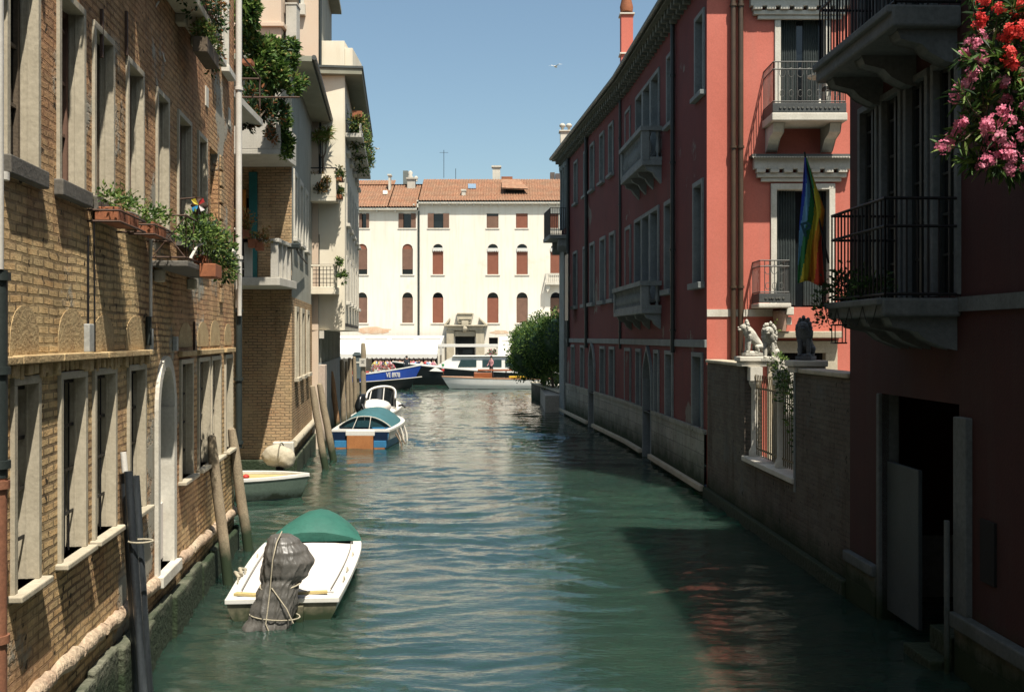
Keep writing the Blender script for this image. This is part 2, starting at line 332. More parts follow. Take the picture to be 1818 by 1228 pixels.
    def leaves(s, blobs, n, size, rng, mats=(0,), shell=.55, aspect=.5, droop=0.0, hang=None):
        vol = [b[1][0] * b[1][1] * b[1][2] for b in blobs]; tot = sum(vol)
        for (c, r), vv in zip(blobs, vol):
            c = Vector(c)
            for _ in range(max(3, int(n * vv / tot))):
                d = Vector((rng.gauss(0, 1), rng.gauss(0, 1), rng.gauss(0, 1))).normalized()
                rad = rng.uniform(shell, 1.06) * (1 + .25 * noise.noise(d * 2.3 + c))
                p = c + Vector((d.x * r[0], d.y * r[1], d.z * r[2])) * rad
                if noise.noise(p * (1.1 / max(size * 5, .15))) < -.22: continue
                s.leaf(p, size * rng.uniform(.6, 1.35), rng, rng.choice(mats), aspect, (d + Vector((0, 0, .5 - droop))).normalized())
        return s
    def leaf(s, p, L, rng, mi=0, aspect=.5, dirn=None):
        a = Vector((rng.gauss(0, 1), rng.gauss(0, 1), rng.gauss(0, 1)))
        if dirn is not None: a = a * .6 + dirn * 1.1
        a.normalize(); b = a.cross(Vector((rng.gauss(0, 1), rng.gauss(0, 1), rng.gauss(0, 1)))).normalized()
        w = L * aspect / 2; nrm = a.cross(b) * (L * .12)
        s.add([p, p + a * L * .45 + b * w + nrm, p + a * L, p + a * L * .45 - b * w + nrm], [(0, 1, 2), (0, 2, 3)], mi, False)
    def build(s, name, mats, parent=None, bevel=0.0, keep=False):
        if s.cuts:
            cs = [(0, 0)] + s.cuts + [(len(s.v), len(s.f))]; out = []
            for (v0, f0), (v1, f1) in zip(cs[:-1], cs[1:]):
                if f1 == f0: continue
                q = MB(); q.v = s.v[v0:v1]; q.f = [tuple(i - v0 for i in f) for f in s.f[f0:f1]]; q.m = s.m[f0:f1]; q.sm = s.sm[f0:f1]
                out.append(q.build(name, mats, parent, bevel))
            return out[0]
        if not isinstance(mats, (list, tuple)): mats = [mats]
        off = Vector((0, 0, 0)); q = parent
        while q is not None: off += q.location; q = q.parent
        me = bpy.data.meshes.new(name)
        V = np.array(s.v, dtype=np.float64) if s.v else np.zeros((0, 3))
        Vl = V - np.array(off) if len(V) else V
        me.from_pydata([tuple(x) for x in Vl], [], s.f)
        for m in mats: me.materials.append(m)
        me.polygons.foreach_set('material_index', s.m); me.polygons.foreach_set('use_smooth', s.sm)
        uvl = me.uv_layers.new(name='UVMap'); npoly = len(me.polygons)
        nr = np.zeros(npoly * 3); me.polygons.foreach_get('normal', nr); nr = nr.reshape(-1, 3)
        lt = np.zeros(npoly, dtype=np.int64); me.polygons.foreach_get('loop_total', lt)
        vi = np.zeros(len(me.loops), dtype=np.int64); me.loops.foreach_get('vertex_index', vi)
        N = np.repeat(nr, lt, axis=0); Pp = V[vi] if len(V) else V
        hx = np.abs(N[:, 2]) > .75
        tl = np.hypot(N[:, 0], N[:, 1]); tl[tl == 0] = 1
        tx, ty = -N[:, 1] / tl, N[:, 0] / tl
        sg = np.where(np.abs(tx) > np.abs(ty), np.sign(tx), np.sign(ty)); tx, ty = tx * sg, ty * sg
        slant = np.sqrt(np.maximum(1e-6, 1 - N[:, 2] ** 2)); 
        uu = np.where(hx, Pp[:, 0], Pp[:, 0] * tx + Pp[:, 1] * ty); vv = np.where(hx, Pp[:, 1], Pp[:, 2] / np.maximum(slant, .3))
        uvl.data.foreach_set('uv', np.stack([uu, vv], 1).ravel())
        me.update()
        o = bpy.data.objects.new(name, me); col.objects.link(o); o.parent = parent
        if bevel:
            md = o.modifiers.new('bevel', 'BEVEL'); md.width = bevel; md.segments = 2; md.limit_method = 'ANGLE'; md.angle_limit = R(40)
        return o
def tag(o, label=None, cat=None, group=None, kind=None):
    if label: o['label'] = label
    if cat: o['category'] = cat
    if group: o['group'] = group
    if kind: o['kind'] = kind
    return o
def thing(name, label, cat, loc=(0, 0, 0), group=None):
    o = bpy.data.objects.new(name, None); col.objects.link(o); o.location = loc; o.empty_display_size = .2
    bpy.context.view_layer.update() if False else None
    return tag(o, label, cat, group)
def kids(o): return [c for c in bpy.data.objects if c.parent == o]
def copy_tree(o, parent=None):
    c = o.copy(); col.objects.link(c); c.parent = parent
    for ch in kids(o): copy_tree(ch, c)
    return c
RNG = random.Random(7)
# ---------------- water ----------------
def make_water():
    ys = [-30, -20, -12, -8]; y = -6.0
    while y < 8: ys.append(y); y += .12
    while y < 92: ys.append(y); y += max(.045, y * .0042)
    xs = [-140, -100, -70, -50, -40, -32] + list(np.arange(-28, -9.5, .35)) + list(np.arange(-9.5, 6.6, .055)) + list(np.arange(6.6, 26, .35)) + [30, 40, 55, 80, 110, 140]
    X, Y = np.meshgrid(np.array(xs, dtype=float), np.array(ys, dtype=float)); rs = np.random.RandomState(5)
    # gentle warp keeps wave crests from being ruler straight
    wx = X + .35 * np.sin(.31 * Y + .2 * X) + .2 * np.sin(.83 * X - .4 * Y + 1)
    wy = Y + .30 * np.sin(.42 * X + .15 * Y) + .16 * np.sin(1.15 * X + .6 * Y + 2) + .08 * np.sin(2.3 * X - .9 * Y)
    Z = np.zeros_like(X)
    for i in range(60):
        lam = math.exp(rs.uniform(math.log(.2), math.log(1.7))); k = 2 * math.pi / lam
        th = rs.normal(0, .24) + math.pi / 2
        if i % 5 == 0: th += rs.uniform(-1.0, 1.0)
        amp = .0052 * lam ** .93
        ph = k * (math.cos(th) * wx + math.sin(th) * wy) + rs.uniform(0, 6.28)
        Z += amp * (np.sin(ph) + .25 * np.sin(2 * ph + .8))
    fade = np.clip((np.abs(X - (-1.5)) - 9) / 3, 0, 1)
    Z *= (1 - .7 * fade)
    gust = .62 + .38 * np.sin(.55 * Y + 1.1 * np.sin(.5 * X)) * np.cos(.35 * X + .2 * Y)
    Z *= gust
    ny, nx = X.shape
    me = bpy.data.meshes.new('canal_water')
    me.vertices.add(nx * ny); me.vertices.foreach_set('co', np.stack([X, Y, Z], -1).ravel())
    idx = np.arange(nx * ny).reshape(ny, nx)
    q = np.stack([idx[:-1, :-1], idx[:-1, 1:], idx[1:, 1:], idx[1:, :-1]], -1).reshape(-1, 4)
    me.loops.add(q.size); me.loops.foreach_set('vertex_index', q.ravel()); me.polygons.add(len(q))
    me.polygons.foreach_set('loop_start', np.arange(0, q.size, 4)); me.polygons.foreach_set('loop_total', np.full(len(q), 4))
    me.polygons.foreach_set('use_smooth', np.ones(len(q), dtype=bool)); me.update(calc_edges=True)
    m, nt, b = new_mat('canal_water')
    tc = nd(nt, 'ShaderNodeTexCoord')
    mp = nd(nt, 'ShaderNodeMapping'); mp.inputs['Scale'].default_value = (1.3, 3.6, 1.0); lk(nt, tc.outputs['Object'], mp.inputs[0])
    n1 = nd(nt, 'ShaderNodeTexNoise', inp={'Scale': 4.2, 'Detail': 5, 'Roughness': .5, 'Distortion': .6}); lk(nt, mp.outputs[0], n1.inputs['Vector'])
    f, _ = noise_fac(nt, tc.outputs['Object'], .45, 5, .35, .7)
    lk(nt, mixc(nt, f, (.013, .032, .024), (.022, .044, .030)), b.inputs['Base Color'])
    b.inputs['Roughness'].default_value = .03; b.inputs['IOR'].default_value = 1.68; b.inputs['Specular IOR Level'].default_value = .75
    b.inputs['Subsurface Weight'].default_value = .85; b.inputs['Subsurface Radius'].default_value = (.35, .9, .75); b.inputs['Subsurface Scale'].default_value = 1.6; b.subsurface_method = 'BURLEY'
    bp = nd(nt, 'ShaderNodeBump', inp={'Strength': .38, 'Distance': .02}); lk(nt, n1.outputs[0], bp.inputs['Height']); lk(nt, bp.outputs[0], b.inputs['Normal'])
    me.materials.append(m)
    o = bpy.data.objects.new('canal_water', me); col.objects.link(o); tag(o, kind='structure')
make_water()
MB().box(W, -160, 160, -40, 150, -3.0, -2.6).build('canal_bed', EARTH)['kind'] = 'structure'

# window builder: stone surround, sill, pane
def window(root, fr, u0, u1, z0, z1, fw=.1, proud=.04, dr=.25, frame=STONE, pane=GLASS, sill=.12, sill_h=.12, head=0.0, muntin=None, bars=False, name='window', sillm=None):
    m = MB()
    m.box(fr, u0, u0 + fw, -dr, proud, z0, z1 - fw); m.box(fr, u1 - fw, u1, -dr, proud, z0, z1 - fw)
    m.box(fr, u0, u1, -dr, proud + head, z1 - fw, z1)
    if dr > .12 and fw < .1:
        for q in (.3, .62): m.box(fr, u1 - fw - .008, u1 - fw + .001, -dr * q - .012, -dr * q + .012, z0, z1 - fw); m.box(fr, u0 + fw - .001, u0 + fw + .008, -dr * q - .012, -dr * q + .012, z0, z1 - fw)
    o = m.build(name, frame, root, bevel=.008)
    if sill: MB().box(fr, u0 - .06, u1 + .06, -dr + .01, proud + sill, z0 - sill_h, z0).build('sill', sillm or frame, o, bevel=.012)
    MB().box(fr, u0 + fw, u1 - fw, -dr - .03, -dr + .01, z0, z1 - fw).build('pane', pane, o)
    if muntin:
        g = MB(); uc = (u0 + u1) / 2
        a, b_, c, d = u0 + fw, u1 - fw, z0 + .001, z1 - fw - .001; N0, N1 = -dr + .012, -dr + .05
        g.box(fr, a, a + .05, N0, N1, c, d); g.box(fr, b_ - .05, b_, N0, N1, c, d); g.box(fr, uc - .03, uc + .03, N0, N1 + .01, c, d)
        g.box(fr, a + .05, uc - .03, N0, N1 - .01, d - .05, d); g.box(fr, uc + .03, b_ - .05, N0, N1 - .01, d - .05, d)
        z = c + .5
        while z < d - .2:
            g.box(fr, a + .05, uc - .03, N0, N1 - .012, z, z + .03); g.box(fr, uc + .03, b_ - .05, N0, N1 - .012, z, z + .03); z += .5
        g.build('casement', muntin, o)
    if bars:
        g = MB(); n_ = max(3, int((u1 - u0 - 2 * fw) / .13))
        for i in range(1, n_):
            u = u0 + fw + (u1 - u0 - 2 * fw) * i / n_
            g.tube([fr.P(u, -dr * .4, z0), fr.P(u, -dr * .4, z1 - fw)], .009, 5)
        zz = z0 + .35
        while zz < z1 - fw: g.box(fr, u0 + fw, u1 - fw, -dr * .4 - .006, -dr * .4 + .006, zz, zz + .03); zz += .42
        g.build('grille', IRON, o)
    return o
def drainpipe(root, pts, r, mat, fr=None, clips=(), name='drainpipe'):
    m = MB(); m.tube(pts, r, 10, 0)
    for p in clips:
        p = Vector(p); m.tube([p - Vector((0, 0, .03)), p + Vector((0, 0, .03))], r * 1.35, 10, 0)
    return m.build(name, mat, root)
def close_box(m, fr, u0, u1, n0, n1, z0, z1, mi=0, near=True):
    """back, ends and roof slab of a building whose front (n1) is a pierced wall"""
    P = fr.P
    if near: m.quad(P(u0, n0, z0), P(u0, n0, z1), P(u0, n1, z1), P(u0, n1, z0), mi)
    m.quad(P(u1, n0, z0), P(u1, n1, z0), P(u1, n1, z1), P(u1, n0, z1), mi)
    m.quad(P(u0, n0, z0), P(u1, n0, z0), P(u1, n0, z1), P(u0, n0, z1), mi); m.quad(P(u0, n0, z1), P(u1, n0, z1), P(u1, n1, z1), P(u0, n1, z1), mi)

# ---------------- L1: long brick palazzo on the left ----------------
dL = -.1161
L1f = Fr((-3.05, 0), (-3.05 + dL * 19.3, 19.3))
L1 = thing('brick_palazzo', 'weathered sunlit brick palazzo with rows of stone framed windows, nearest on the left bank', 'building', L1f.P(10, 0, 0))
E1 = L1f.L
def pxs(fr, a, b, n=0): return fr.u(a, n), fr.u(b, n)
low = [pxs(L1f, a, b) for a, b in ((18, 67), (102, 150), (163, 203), (225, 256), (318, 340), (350, 370), (373, 390), (398, 411))]
low = [(5.0, 5.8), (6.3, 7.1)] + low
upw = [pxs(L1f, a, b) for a, b in ((6, 67), (100, 148), (163, 200), (223, 253), (276, 298), (314, 338), (350, 366))]
upw = [(5.6, 6.5)] + upw
niche = pxs(L1f, 372, 387)
top = [(a, b) for a, b in upw[:-1]] + [pxs(L1f, 373, 387), pxs(L1f, 394, 404)]
door = pxs(L1f, 275, 307)
holes = [(a, b, 1.95, 3.68) for a, b in low] + [(a, b, 5.42, 7.2) for a, b in upw] + [(a, b, 8.8, 10.7) for a, b in top] + [(door[0], door[1], .95, 3.72), (niche[0], niche[1], 5.5, 7.15)]
m = MB(); m.wall(L1f, 2.0, E1, -1.5, 13.0, holes, reveal=.25)
m.spandrel(L1f, door[0], door[1], 3.05, 3.72, 0, .25)
close_box(m, L1f, 2.0, E1, -9, 0, -1.5, 13.0)
m.build('wall', BRICK, L1)
for i, (a, b) in enumerate(low): window(L1, L1f, a, b, 1.95, 3.68, fw=.07, proud=.035, dr=.22, bars=True, muntin=None, sill=.08, sill_h=.055)
for i, (a, b) in enumerate(upw): window(L1, L1f, a, b, 5.42, 7.2, fw=.07, proud=.03, dr=.17, muntin=(BARK if i % 2 else SHUTB), sill=.05, sill_h=.15, sillm=SILLD)
for i, (a, b) in enumerate(top): window(L1, L1f, a, b, 8.8, 10.7, fw=.07, proud=.03, dr=.25, frame=STONEW, muntin=BLUEW, sill=.11)
for i in (1, 2, 3, 4):
    for q in top[i]: MB().box(L1f, q - .02, q + .02, .035, .40 - .04 * (i % 2), 8.86, 10.55).build('shutter', SHUTB, L1)  # unseen open leaves, added for the shade bands they cast below
MB().wall(L1f, niche[0], niche[1], 5.5, 7.15, n=-.12).build('blocked_window', BRICK2, L1)
m = MB(); z = 4.6
while z < 7.1:
    m.box(L1f, niche[1] + .12, niche[1] + .42, 0, .03 + .01 * ((int(z * 9)) % 2), z, z + .25); z += .29
m.build('quoin', BRICK2, L1, bevel=.015)
# arched stone doorway
m = MB(); m.box(L1f, door[0] - .02, door[0] + .1, -.3, .05, .95, 3.05); m.box(L1f, door[1] - .14, door[1] + .02, -.3, .05, .95, 3.05)
n_ = 14; c_ = (door[0] + door[1]) / 2; ho = (door[1] - door[0]) / 2 + .02; hi = ho - .13
for k in range(n_):
    a0, a1 = math.pi * k / n_, math.pi * (k + 1) / n_
    P4 = [(c_ + ho * math.cos(a0), 3.05 + .70 * math.sin(a0)), (c_ + ho * math.cos(a1), 3.05 + .70 * math.sin(a1)), (c_ + hi * math.cos(a1), 3.05 + .56 * math.sin(a1)), (c_ + hi * math.cos(a0), 3.05 + .56 * math.sin(a0))]
    m.prism(L1f, P4, -.3, .05)
dw = m.build('doorway', STONEW, L1)
MB().box(L1f, door[0] + .1, door[1] - .14, -.34, -.28, .95, 3.7).build('door', SHUTG, dw)
MB().box(L1f, door[0] - .05, door[1] + .05, -.27, .12, .8, .95).build('threshold', STONEW, dw, bevel=.015)
MB().box(L1f, door[0] + .1, door[1] - .14, -.26, -.1, 1.0, 1.75).build('white_panel', HULLDECK, dw)
# string ledge with crumbling plaster edge
m = MB(); ea = L1f.u(256); u = 2.2
while u < ea:
    l = RNG.uniform(.5, 1.1); m.box(L1f, u, min(u + l, ea), 0, RNG.uniform(.09, .12), 3.78, 3.84 + RNG.uniform(0, .02)); u += l + .006
u = 2.2
while u < ea:
    l = RNG.uniform(.04, .12); m.box(L1f, u, u + l, .0, RNG.uniform(.02, .07), 3.70 - RNG.uniform(0, .05), 3.779); u += l + RNG.uniform(0, .05)
m.piece()
for a, b in low[6:]: m.box(L1f, a - .1, b + .08, .0, .07, 3.72, 3.80)
m.build('string_course', STUCCOY, L1, bevel=.01)
m = MB()
for a, b in low[1:]:
    m.piece(); c_ = (a + b) / 2; w_ = (b - a) / 2 * RNG.uniform(.95, 1.15); h_ = RNG.uniform(.36, .44); pts = []
    for k in range(15):
        t = math.pi * k / 14; pts.append((c_ + w_ * math.cos(t) * (1 + RNG.uniform(-.02, .02)), 3.85 + h_ * max(0, math.sin(t)) ** .6))
    m.prism(L1f, pts, 0, .005)
m.build('plaster_lunette', STUCCOY, L1)
# rounded footing moulding, broken in places, and the wet footing below
m = MB(); u = 6.0
moldcut = False
def zmol(u): return 1.02 - .028 * (u - 8)
while u < E1 - .1:
    l = RNG.uniform(.45, .95)
    if not (door[0] - .3 < u + l / 2 < door[1] + .15):
        if u > door[1] and not moldcut: m.piece(); moldcut = True
        pts = []; k_ = 5
        for k in range(k_ + 1):
            uu = min(u + l * k / k_, E1); pts.append(L1f.P(uu, .0 + RNG.uniform(-.012, .012), zmol(uu) + RNG.uniform(-.016, .016)))
        m.tube(pts, [.07] + [.09 + RNG.uniform(-.014, .012) for _ in range(k_ - 1)] + [.07], 9)
    u += l + RNG.uniform(.004, .05)
m.build('footing_moulding', M('pinkish_moulding_stone', (.60, .48, .33), .85, (.46, .31, .21), 2.6, .4, 16, .9, .04, streak=.5, streak_col=(.3, .24, .17)), L1)
m = MB(); u = 2.0
while u < E1:
    l = RNG.uniform(.5, 1.2); u2 = min(E1, u + l); zt = zmol(u) - .30 + RNG.uniform(-.05, .05)
    m.box(L1f, u, u2 - .012, .002, RNG.uniform(.10, .16), -1.5, zt); u = u2
m.build('footing', STONEB, L1, bevel=.03)
# downpipes
up_ = L1f.u(2); 
drainpipe(L1, [L1f.P(7.54, .10, 4.5), L1f.P(7.54, .10, 12.9)], .055, WHITEPIPE, clips=[L1f.P(7.6, .1, z) for z in (5.2, 7.4)])
drainpipe(L1, [L1f.P(7.6, .10, 2.95), L1f.P(7.6, .10, 4.499)], .062, DARKPIPE, clips=[L1f.P(7.6, .1, z) for z in (3.05, 3.75, 4.45)])
drainpipe(L1, [L1f.P(7.6, .10, .05), L1f.P(7.6, .10, 2.949)], .058, RUSTPIPE, clips=[L1f.P(7.6, .1, z) for z in (1.75, 2.9)])
ue = E1 - .09
drainpipe(L1, [L1f.P(ue, .10, 4.55), L1f.P(ue, .10, 12.9)], .06, WHITEPIPE, clips=[L1f.P(ue, .1, z) for z in (5.5, 8.7, 11)])
drainpipe(L1, [L1f.P(ue, .10, 1.9), L1f.P(ue, .10, 4.549)], .062, DARKPIPE, clips=[L1f.P(ue, .1, z) for z in (2.0, 3.2, 4.5)])
drainpipe(L1, [L1f.P(ue - .5, .06, 5.6), L1f.P(ue - .35, .12, 5.45), L1f.P(ue - .12, .13, 5.0), L1f.P(ue - .1, .13, 4.4)], .04, WHITEPIPE, name='branch_pipe')
uc_ = L1f.u(260)
drainpipe(L1, [L1f.P(uc_, .05, 4.25), L1f.P(uc_, .05, 5.6)], .02, WHITEPIPE, name='conduit')
drainpipe(L1, [L1f.P(L1f.u(151), .03, 3.85), L1f.P(L1f.u(151), .03, 5.0)], .010, IRON, name='cable')
drainpipe(L1, [L1f.P(L1f.u(165), .02, 3.85), L1f.P(L1f.u(163), .02, 5.3)], .008, IRON, name='cable')
drainpipe(L1, [L1f.P(L1f.u(258), .04, 3.9), L1f.P(L1f.u(258), .04, 4.25)], .035, DARKPIPE, name='conduit')
drainpipe(L1, [PX(282, 3, 13.0), PX(271, 20, 12.95), PX(270, 45, 12.95), PX(276, 75, 13.1), PX(288, 95, 13.35), PX(293, 110, 13.4)], .012, WHITEPIPE, name='loose_cable')
# service boxes and small plates on the wall
for x, y, w_, h_ in ((258, 605, .18, .3), (306, 610, .12, .2), (148, 600, .16, .28)):
    u = L1f.u(x); z = L1f.z(x, y); MB().box(L1f, u, u + w_, 0, .06, z - h_ / 2, z + h_ / 2).build('service_box', M('box_paint_%d' % x, (.5, .5, .46), .5), L1, bevel=.01)
for x, y in ((366, 172), (406, 208)):
    u = L1f.u(x); z = L1f.z(x, y); MB().box(L1f, u - .1, u + .12, 0, .02, z - .16, z + .16).build('wall_plate', STONEW, L1)
# iron tie bars
m = MB()
for x, y in ((178, 60), (222, 60), (343, 600)):
    m.piece(); u = L1f.u(x); z = L1f.z(x, y); m.box(L1f, u - .02, u + .02, 0, .03, z - .25, z + .25)
m.build('tie_bar', RUSTIRON, L1)
# balconies of L1
def iron_rail(root, pts, z0, h, step=.13, mat=IRON, r=.008, name='railing', rails=(1.0, .04), rr=.014, mid=None, parent=None):
    m = MB()
    for a, b in zip(pts[:-1], pts[1:]):
        a = Vector(a); b = Vector(b); n_ = max(1, int((b - a).length / step))
        for k in range(n_ + 1):
            p = a + (b - a) * k / n_; m.tube([(p.x, p.y, z0), (p.x, p.y, z0 + h)], r, 5)
        for q in rails + ((mid,) if mid else ()):
            m.tube([(a.x, a.y, z0 + h * q), (b.x, b.y, z0 + h * q)], rr, 6)
    return m.build(name, mat, parent or root)
ba, bb = L1f.u(268), L1f.u(268) + 2.5
m = MB(); m.box(L1f, ba, bb, 0, .45, 4.88, 4.96)
bal = m.build('balcony', SILLD, L1, bevel=.015)
m = MB()
for u in (ba + .12, bb - .3): m.piece(); m.prism(L1f, [(u, 4.86), (u + .16, 4.86), (u + .16, 4.70), (u, 4.70)], 0, .12)
m.build('bracket', STONE, bal, bevel=.02)
iron_rail(L1, [L1f.P(ba + .03, .0, 0), L1f.P(ba + .03, .42, 0), L1f.P(bb - .03, .42, 0), L1f.P(bb - .03, 0, 0)], 4.98, .55, .42, RUSTIRON, parent=bal)
m = MB(); 
for (u1_, u2_) in ((ba + .03, ba + .03),):
    m.tube([L1f.P(u1_, .0, 4.99), L1f.P(u1_, .42, 5.52)], .008, 5); m.tube([L1f.P(u1_, .42, 4.99), L1f.P(u1_, 0, 5.52)], .008, 5)
m.build('cross_brace', RUSTIRON, bal)
b2a, b2b = L1f.u(268), L1f.u(345)
bal2 = MB().box(L1f, b2a, b2b, 0, .38, 8.50, 8.62).build('balcony', STONE, L1, bevel=.015)
m = MB()
for u in (b2a + .1, (b2a + b2b) / 2, b2b - .3): m.piece(); m.prism(L1f, [(u, 8.50), (u + .2, 8.50), (u + .2, 8.36), (u, 8.36)], 0, .14)
m.build('bracket', STONE, bal2, bevel=.02)
iron_rail(L1, [L1f.P(b2a + .03, .0, 0), L1f.P(b2a + .03, .36, 0), L1f.P(b2b - .03, .36, 0), L1f.P(b2b - .03, 0, 0)], 8.62, .9, .14, RUSTIRON, parent=bal2)
MB().box(L1f, 2.0, E1 + .05, -.1, .10, 13.0, 13.2).build('cornice', STONE, L1)

# terrace slab behind L1 over the side canal (carries the vines)
TER = thing('roof_terrace', 'shaded concrete terrace slab hung with vines above the narrow side canal', 'terrace', (-7, 21.5, 8.9))
tf = Fr((-5.62, 19.5), (-5.80, 23.6), False)
MB().box(tf, 0, tf.L, -3.5, 0, 8.9, 9.05).build('slab', CONC, TER, bevel=.01)
m = MB(); 
for u in (.1, tf.L / 2, tf.L - .1): m.tube([tf.P(u, -.05, 9.05), tf.P(u, -.05, 10.0)], .02, 6)
m.tube([tf.P(0, -.05, 10.0), tf.P(tf.L, -.05, 10.0)], .022, 6); m.tube([tf.P(tf.L, -.05, 10.0), tf.P(tf.L, -3.4, 10.0)], .022, 6)
m.build('railing', RUSTIRON, TER)
MB().tube([PX(414, 173, 23.2), PX(532, 173, 23.2)], .022, 6).build('clothes_rod', RUSTIRON, TER)

# ---------------- L2: grey stucco house with brick ground floor ----------------
F2 = Fr((-16, 29), (-6.30, 29)); C2 = Fr((-6.30, 29), (-7.18, 36.4))
L2 = thing('corner_house', 'corner house with brick lower walls and deep white balconies beside the side canal', 'building', (-8, 31, 0))
e2 = F2.L
cw = [pxs(C2, a, b) for a, b in ((521, 527), (531, 537), (541, 546))]
h2 = [(a, b, 6.9, 8.9) for a, b in cw]; h2b = [(a, b, 2.8, 4.9) for a, b in [pxs(C2, x, y) for x, y in ((523, 528), (533, 538), (543, 547))]]
m = MB(); m.wall(C2, 0, C2.L, -1.5, 5.15, h2b, .25, 0, 0); m.wall(C2, 0, C2.L, 5.15, 11.7, h2, .2, 0, 1)
dk = [(e2 - 3.9, e2 - 2.2, 6.2, 8.3, 1)]
m.wall(F2, 0, e2, -1.5, 5.6, [], 0, 0, 0); m.wall(F2, 0, e2, 5.6, 8.86, [(e2 - 2.3, e2 - 1.2, 5.6, 8.0)], .2, 0, 0); m.wall(F2, 0, e2, 8.86, 11.7, [], .2, 0, 1)
close_box(m, C2, 0, C2.L, -9.4, 0, -1.5, 11.7, 1, False)
m.build('wall', [BRICK2, GREYST], L2)
for (a, b, c, d) in h2: window(L2, C2, a, b, c, d, fw=.16, proud=.04, dr=.2, frame=STONEW, sill=.08)
for (a, b, c, d) in h2b: window(L2, C2, a, b, c, d, fw=.16, proud=.06, dr=.22, frame=STONE, sill=.08)
o = MB().box(F2, e2 - 2.3, e2 - 1.2, -.24, -.2, 5.6, 8.0).build('door', GLASS, L2)
MB().box(F2, e2 - 1.21, e2 - .98, .0, .07, 5.6, 8.7).build('shutter', TEAL, L2)
MB().box(F2, F2.u(431), F2.u(434) + .06, .02, .09, 6.9, 8.2).build('shutter', ORANGE, L2)
MB().box(F2, F2.u(425), F2.u(434), .0, .05, 5.75, 8.2).build('window', GLASS, L2)
def slab_balcony(x_r, z_slab, depth, th=.16, x_l=-2.5):
    n1 = depth; ur = F2.u(x_r); o = MB().box(F2, ur - 5, ur, 0, n1, z_slab, z_slab + th).build('balcony', CONC, L2, bevel=.015); return o, ur
b1, ur = slab_balcony(527, 5.36, 2.15, .22)
m = MB(); zt = 6.58
for u in (ur - .05, ur - .75, ur - 1.35, ur - 1.95, ur - 2.6):
    m.piece(); w_ = .2 if u > ur - .1 or abs(u - (ur - .75)) < .01 else .11
    m.box(F2, u - w_, u, 2.0, 2.12, 5.58, zt - .07)
for n_ in (1.5, 1.0, .5): m.piece(); m.box(F2, ur - .16, ur - .05, n_, n_ + .1, 5.58, zt - .07)
m.piece(); m.box(F2, ur - .80, ur - .01, 1.96, 2.16, zt - .07, zt + .03); m.box(F2, ur - .2, ur - .02, .02, 1.955, zt - .07, zt + .03)
m.build('baluster', CONC, b1, bevel=.01)
m = MB(); m.tube([F2.P(ur - .8, 2.05, zt), F2.P(ur - 1.9, 2.05, zt + .75)], .035, 6); m.tube([F2.P(ur - 1.9, 2.05, zt + .75), F2.P(ur - 2.6, 2.05, zt + .9)], .035, 6)
for q in (5.8, 6.0): m.tube([F2.P(ur - .75, 2.06, q), F2.P(ur - 3, 2.06, q + .02)], .015, 5)
m.build('handrail', CONC, b1)
b2, ur2 = slab_balcony(526, 8.86, 2.0, .14)
m = MB(); m.box(F2, ur2 - 5, ur2, 1.9, 2.0, 9.0, 9.75); m.box(F2, ur2 - .1, ur2, 0, 1.895, 9.0, 9.75); m.box(F2, ur2 - .14, ur2 + .0, 1.88, 2.02, 9.75, 11.0)
m.build('parapet', CONC, b2, bevel=.01)
MB().tube([F2.P(ur2 - 1.9, 1.2, 5.6), F2.P(ur2 - 1.9, 1.2, 8.86)], .045, 8).build('post', TEAL, b2)
MB().tube([F2.P(ur2 - 2.9, .3, 9.0), F2.P(ur2 - 2.9, .3, 11.5)], .05, 8).build('post', IRON, b2)
# eaves, roof, chimneys
m = MB(); m.prism(Fr(C2.P(-.7, 0, 0), C2.P(C2.L + .0, 0, 0)), [(0, 11.7), (C2.L + .7, 11.7), (C2.L + .7, 11.86), (0, 11.86)], -9.4, .62)
m.build('eaves', GREYC, L2, bevel=.01)
MB().tube([C2.P(-.7, .68, 11.82), C2.P(C2.L, .68, 11.82)], .07, 8).build('gutter', M('lead_gutter', (.13, .13, .12), .5, metal=.4), L2)
rf = MB()
P = C2.P
rf.quad(P(-.6, .5, 11.87), P(C2.L, .5, 11.87), P(C2.L, -4.4, 13.1), P(-.6, -4.4, 13.1)); rf.quad(P(-.6, -4.4, 13.1), P(C2.L, -4.4, 13.1), P(C2.L, -9.3, 11.87), P(-.6, -9.3, 11.87))
rf.add([P(-.6, .5, 11.87), P(-.6, -4.4, 13.1), P(-.6, -9.3, 11.87)], [(0, 1, 2)]); rf.add([P(C2.L, .5, 11.87), P(C2.L, -4.4, 13.1), P(C2.L, -9.3, 11.87)], [(0, 1, 2)])
roof2 = rf.build('roof', TILE, L2)
c1 = PX(520, 66, 30.5)
m = MB(); m.box(W, c1.x - .17, c1.x + .15, 30.3, 30.8, 11.9, 13.92); m.box(W, c1.x - .19, c1.x + .17, 30.28, 30.82, 13.92, 13.98); m.build('chimney', CONC, roof2, bevel=.01)
MB().lathe((c1.x - .02, 30.55, 13.98), [(.19, 0), (.2, .3), (.24, .5), (.24, .8), (.1, .95)], 12).build('chimney_pot', BARK, roof2)
m = MB(); cx = PX(485, 40, 30.2).x; m.box(W, cx - 1.4, cx + .28, 30.0, 31.5, 11.9, 13.16); m.box(W, cx - 1.5, cx + .38, 29.9, 31.6, 13.16, 13.28); m.box(W, cx - 1.4, cx + .28, 30.0, 31.5, 13.28, 15.5)
m.build('stair_tower', PEACH, roof2, bevel=.01)
